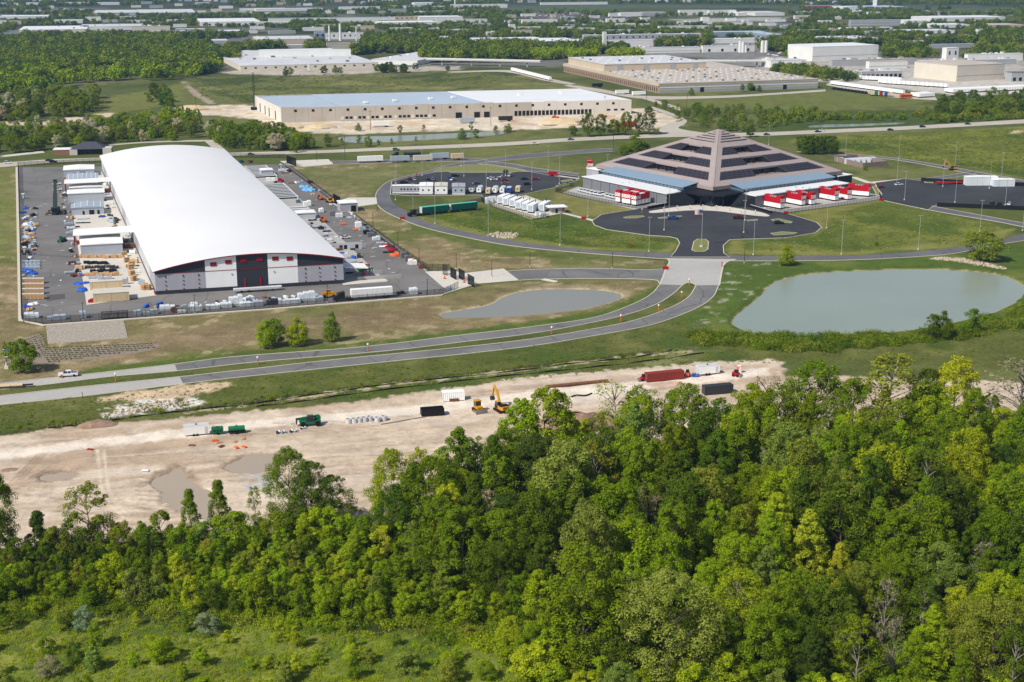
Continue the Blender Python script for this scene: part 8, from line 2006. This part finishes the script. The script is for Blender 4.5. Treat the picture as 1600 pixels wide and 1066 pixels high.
# far woods: clumps of crowns over the plain
far_m = []
for i in range(4):
 r2 = np.random.default_rng(70 + i);n = 15;a = r2.uniform(0,6.28,n);q = np.sqrt(r2.uniform(0,1,n)) * 3.6
 c = np.stack([q * np.cos(a),q * np.sin(a),r2.uniform(2.2,8.0,n) * (1.12 - q / 3.6 * .45)],1)
 far_m.append(quad_mesh('foliage',leaves(c,r2.uniform(1.3,2.2,n),26,.62,r2,.5,.9,.6),M['leaf']))
def far_points(seed):
 r2 = np.random.default_rng(seed);out = [];n = 0
 fb = np.array(FARB)
 X = r2.uniform(-120,1720,90000);Y = 132 - 142 * r2.uniform(0,1,90000) ** .9
 wx,wy,_ = zip(*[W(a,b) for a,b in zip(X,Y)]);wx,wy = np.array(wx),np.array(wy)
 nz = fbm(wx,wy,.0022,4,55) * .55 + fbm(wx,wy,.009,3,57) * .45
 for x,y,a,b,v in zip(X,Y,wx,wy,nz):
  th = .465 if y > 12 else .36
  if x < 330 and y > 55: th = .30
  if 1000 < x and y > 88: th = .66
  if 330 < x < 1000 and y > 98: continue
  if 780 < x < 1250 and 6 < y < 21: th = .66
  if 800 < x < 1250 and 26 < y < 40: th = .60
  if x > 1420 and 8 < y < 24: th = .60
  if x < 330 and y > 116: continue
  if x > 1195 and 96 < y < 132: continue
  if 1220 < x < 1340 and 104 < y < 124: th = .4
  if v < th: continue
  k = (fb[:,0] - 3 < x) & (x < fb[:,1] + 3) & (fb[:,2] + 1.2 < y) & (y < fb[:,3] - (1.6 if y < 60 else -2))
  if k.any(): continue
  s = r2.uniform(.75,1.45) * (1.3 if y > 60 else .82 if y > 30 else .95)
  out.append((a,b,-.2,s));n += 1
  if n > 27000: break
 return out
scatter('distant_woods','distant woods and groves spread over the built up plain','woods',far_points(3),far_m,['dark','deep','dark','mid','olive'])
scatter('left_wood','front of the big green wood at the far left','woods',fill([(140,128),(290,125),(310,118),(345,112),(340,100),(140,96),(-60,98),(-60,150),(60,146)],360,31,1.1,1.9),far_m,['mid','dark','mid','bright','bright'])
scatter('marsh_shrubs','shrubland along the marsh pond beyond the highway','shrubs',fill([(1195,178),(1260,172),(1300,182),(1420,180),(1460,172),(1640,158),(1640,184),(1480,193),(1420,190),(1340,188),(1260,191),(1195,205)],420,32,.25,.75),far_m,['mid','olive','dark','olive'])
scatter('bright_wood','bright yellow green wood between the glazed office and the white tower','woods',fill([(702,93),(722,86),(760,84),(830,84),(920,87),(935,92),(830,95),(745,95)],190,21,1.15,1.6) + fill([(948,92),(955,87),(1000,87),(1004,91)],40,22,1.2,1.5),far_m,['bright','lime','bright','mid'])
scatter('factory_groves','dark groves between the factory blocks at right','woods',fill([(1200,118),(1215,105),(1250,108),(1330,122),(1345,128),(1300,128),(1240,124)],90,23,.8,1.3) + fill([(1215,92),(1300,72),(1330,70),(1330,76),(1262,76),(1250,92)],80,24,.9,1.4) + fill([(1382,94),(1392,72),(1440,78),(1470,92)],90,25,.9,1.5) + fill([(1505,93),(1540,70),(1620,62),(1620,92)],170,26,.9,1.5),far_m,['dark','mid','deep','olive'])

# ------------------------------------------------------------------ haze: the air between here and the far plain
hz = MB().box(-7900,7900,-3300,10900,-3.5,142).build('haze','black')
hz['kind'] = 'stuff';tag(hz,'thin pale blue haze over the whole plain','haze')
hm = bpy.data.materials.new('haze_air');hm.use_nodes = True
hn = hm.node_tree.nodes;hn.clear();ho = hn.new('ShaderNodeOutputMaterial');pv = hn.new('ShaderNodeVolumePrincipled')
pv.inputs['Color'].default_value = (.34,.58,1.0,1);pv.inputs['Density'].default_value = 0.65e-4;pv.inputs['Anisotropy'].default_value = .2
hm.node_tree.links.new(pv.outputs[0],ho.inputs['Volume'])
hz.data.materials.clear();hz.data.materials.append(hm)
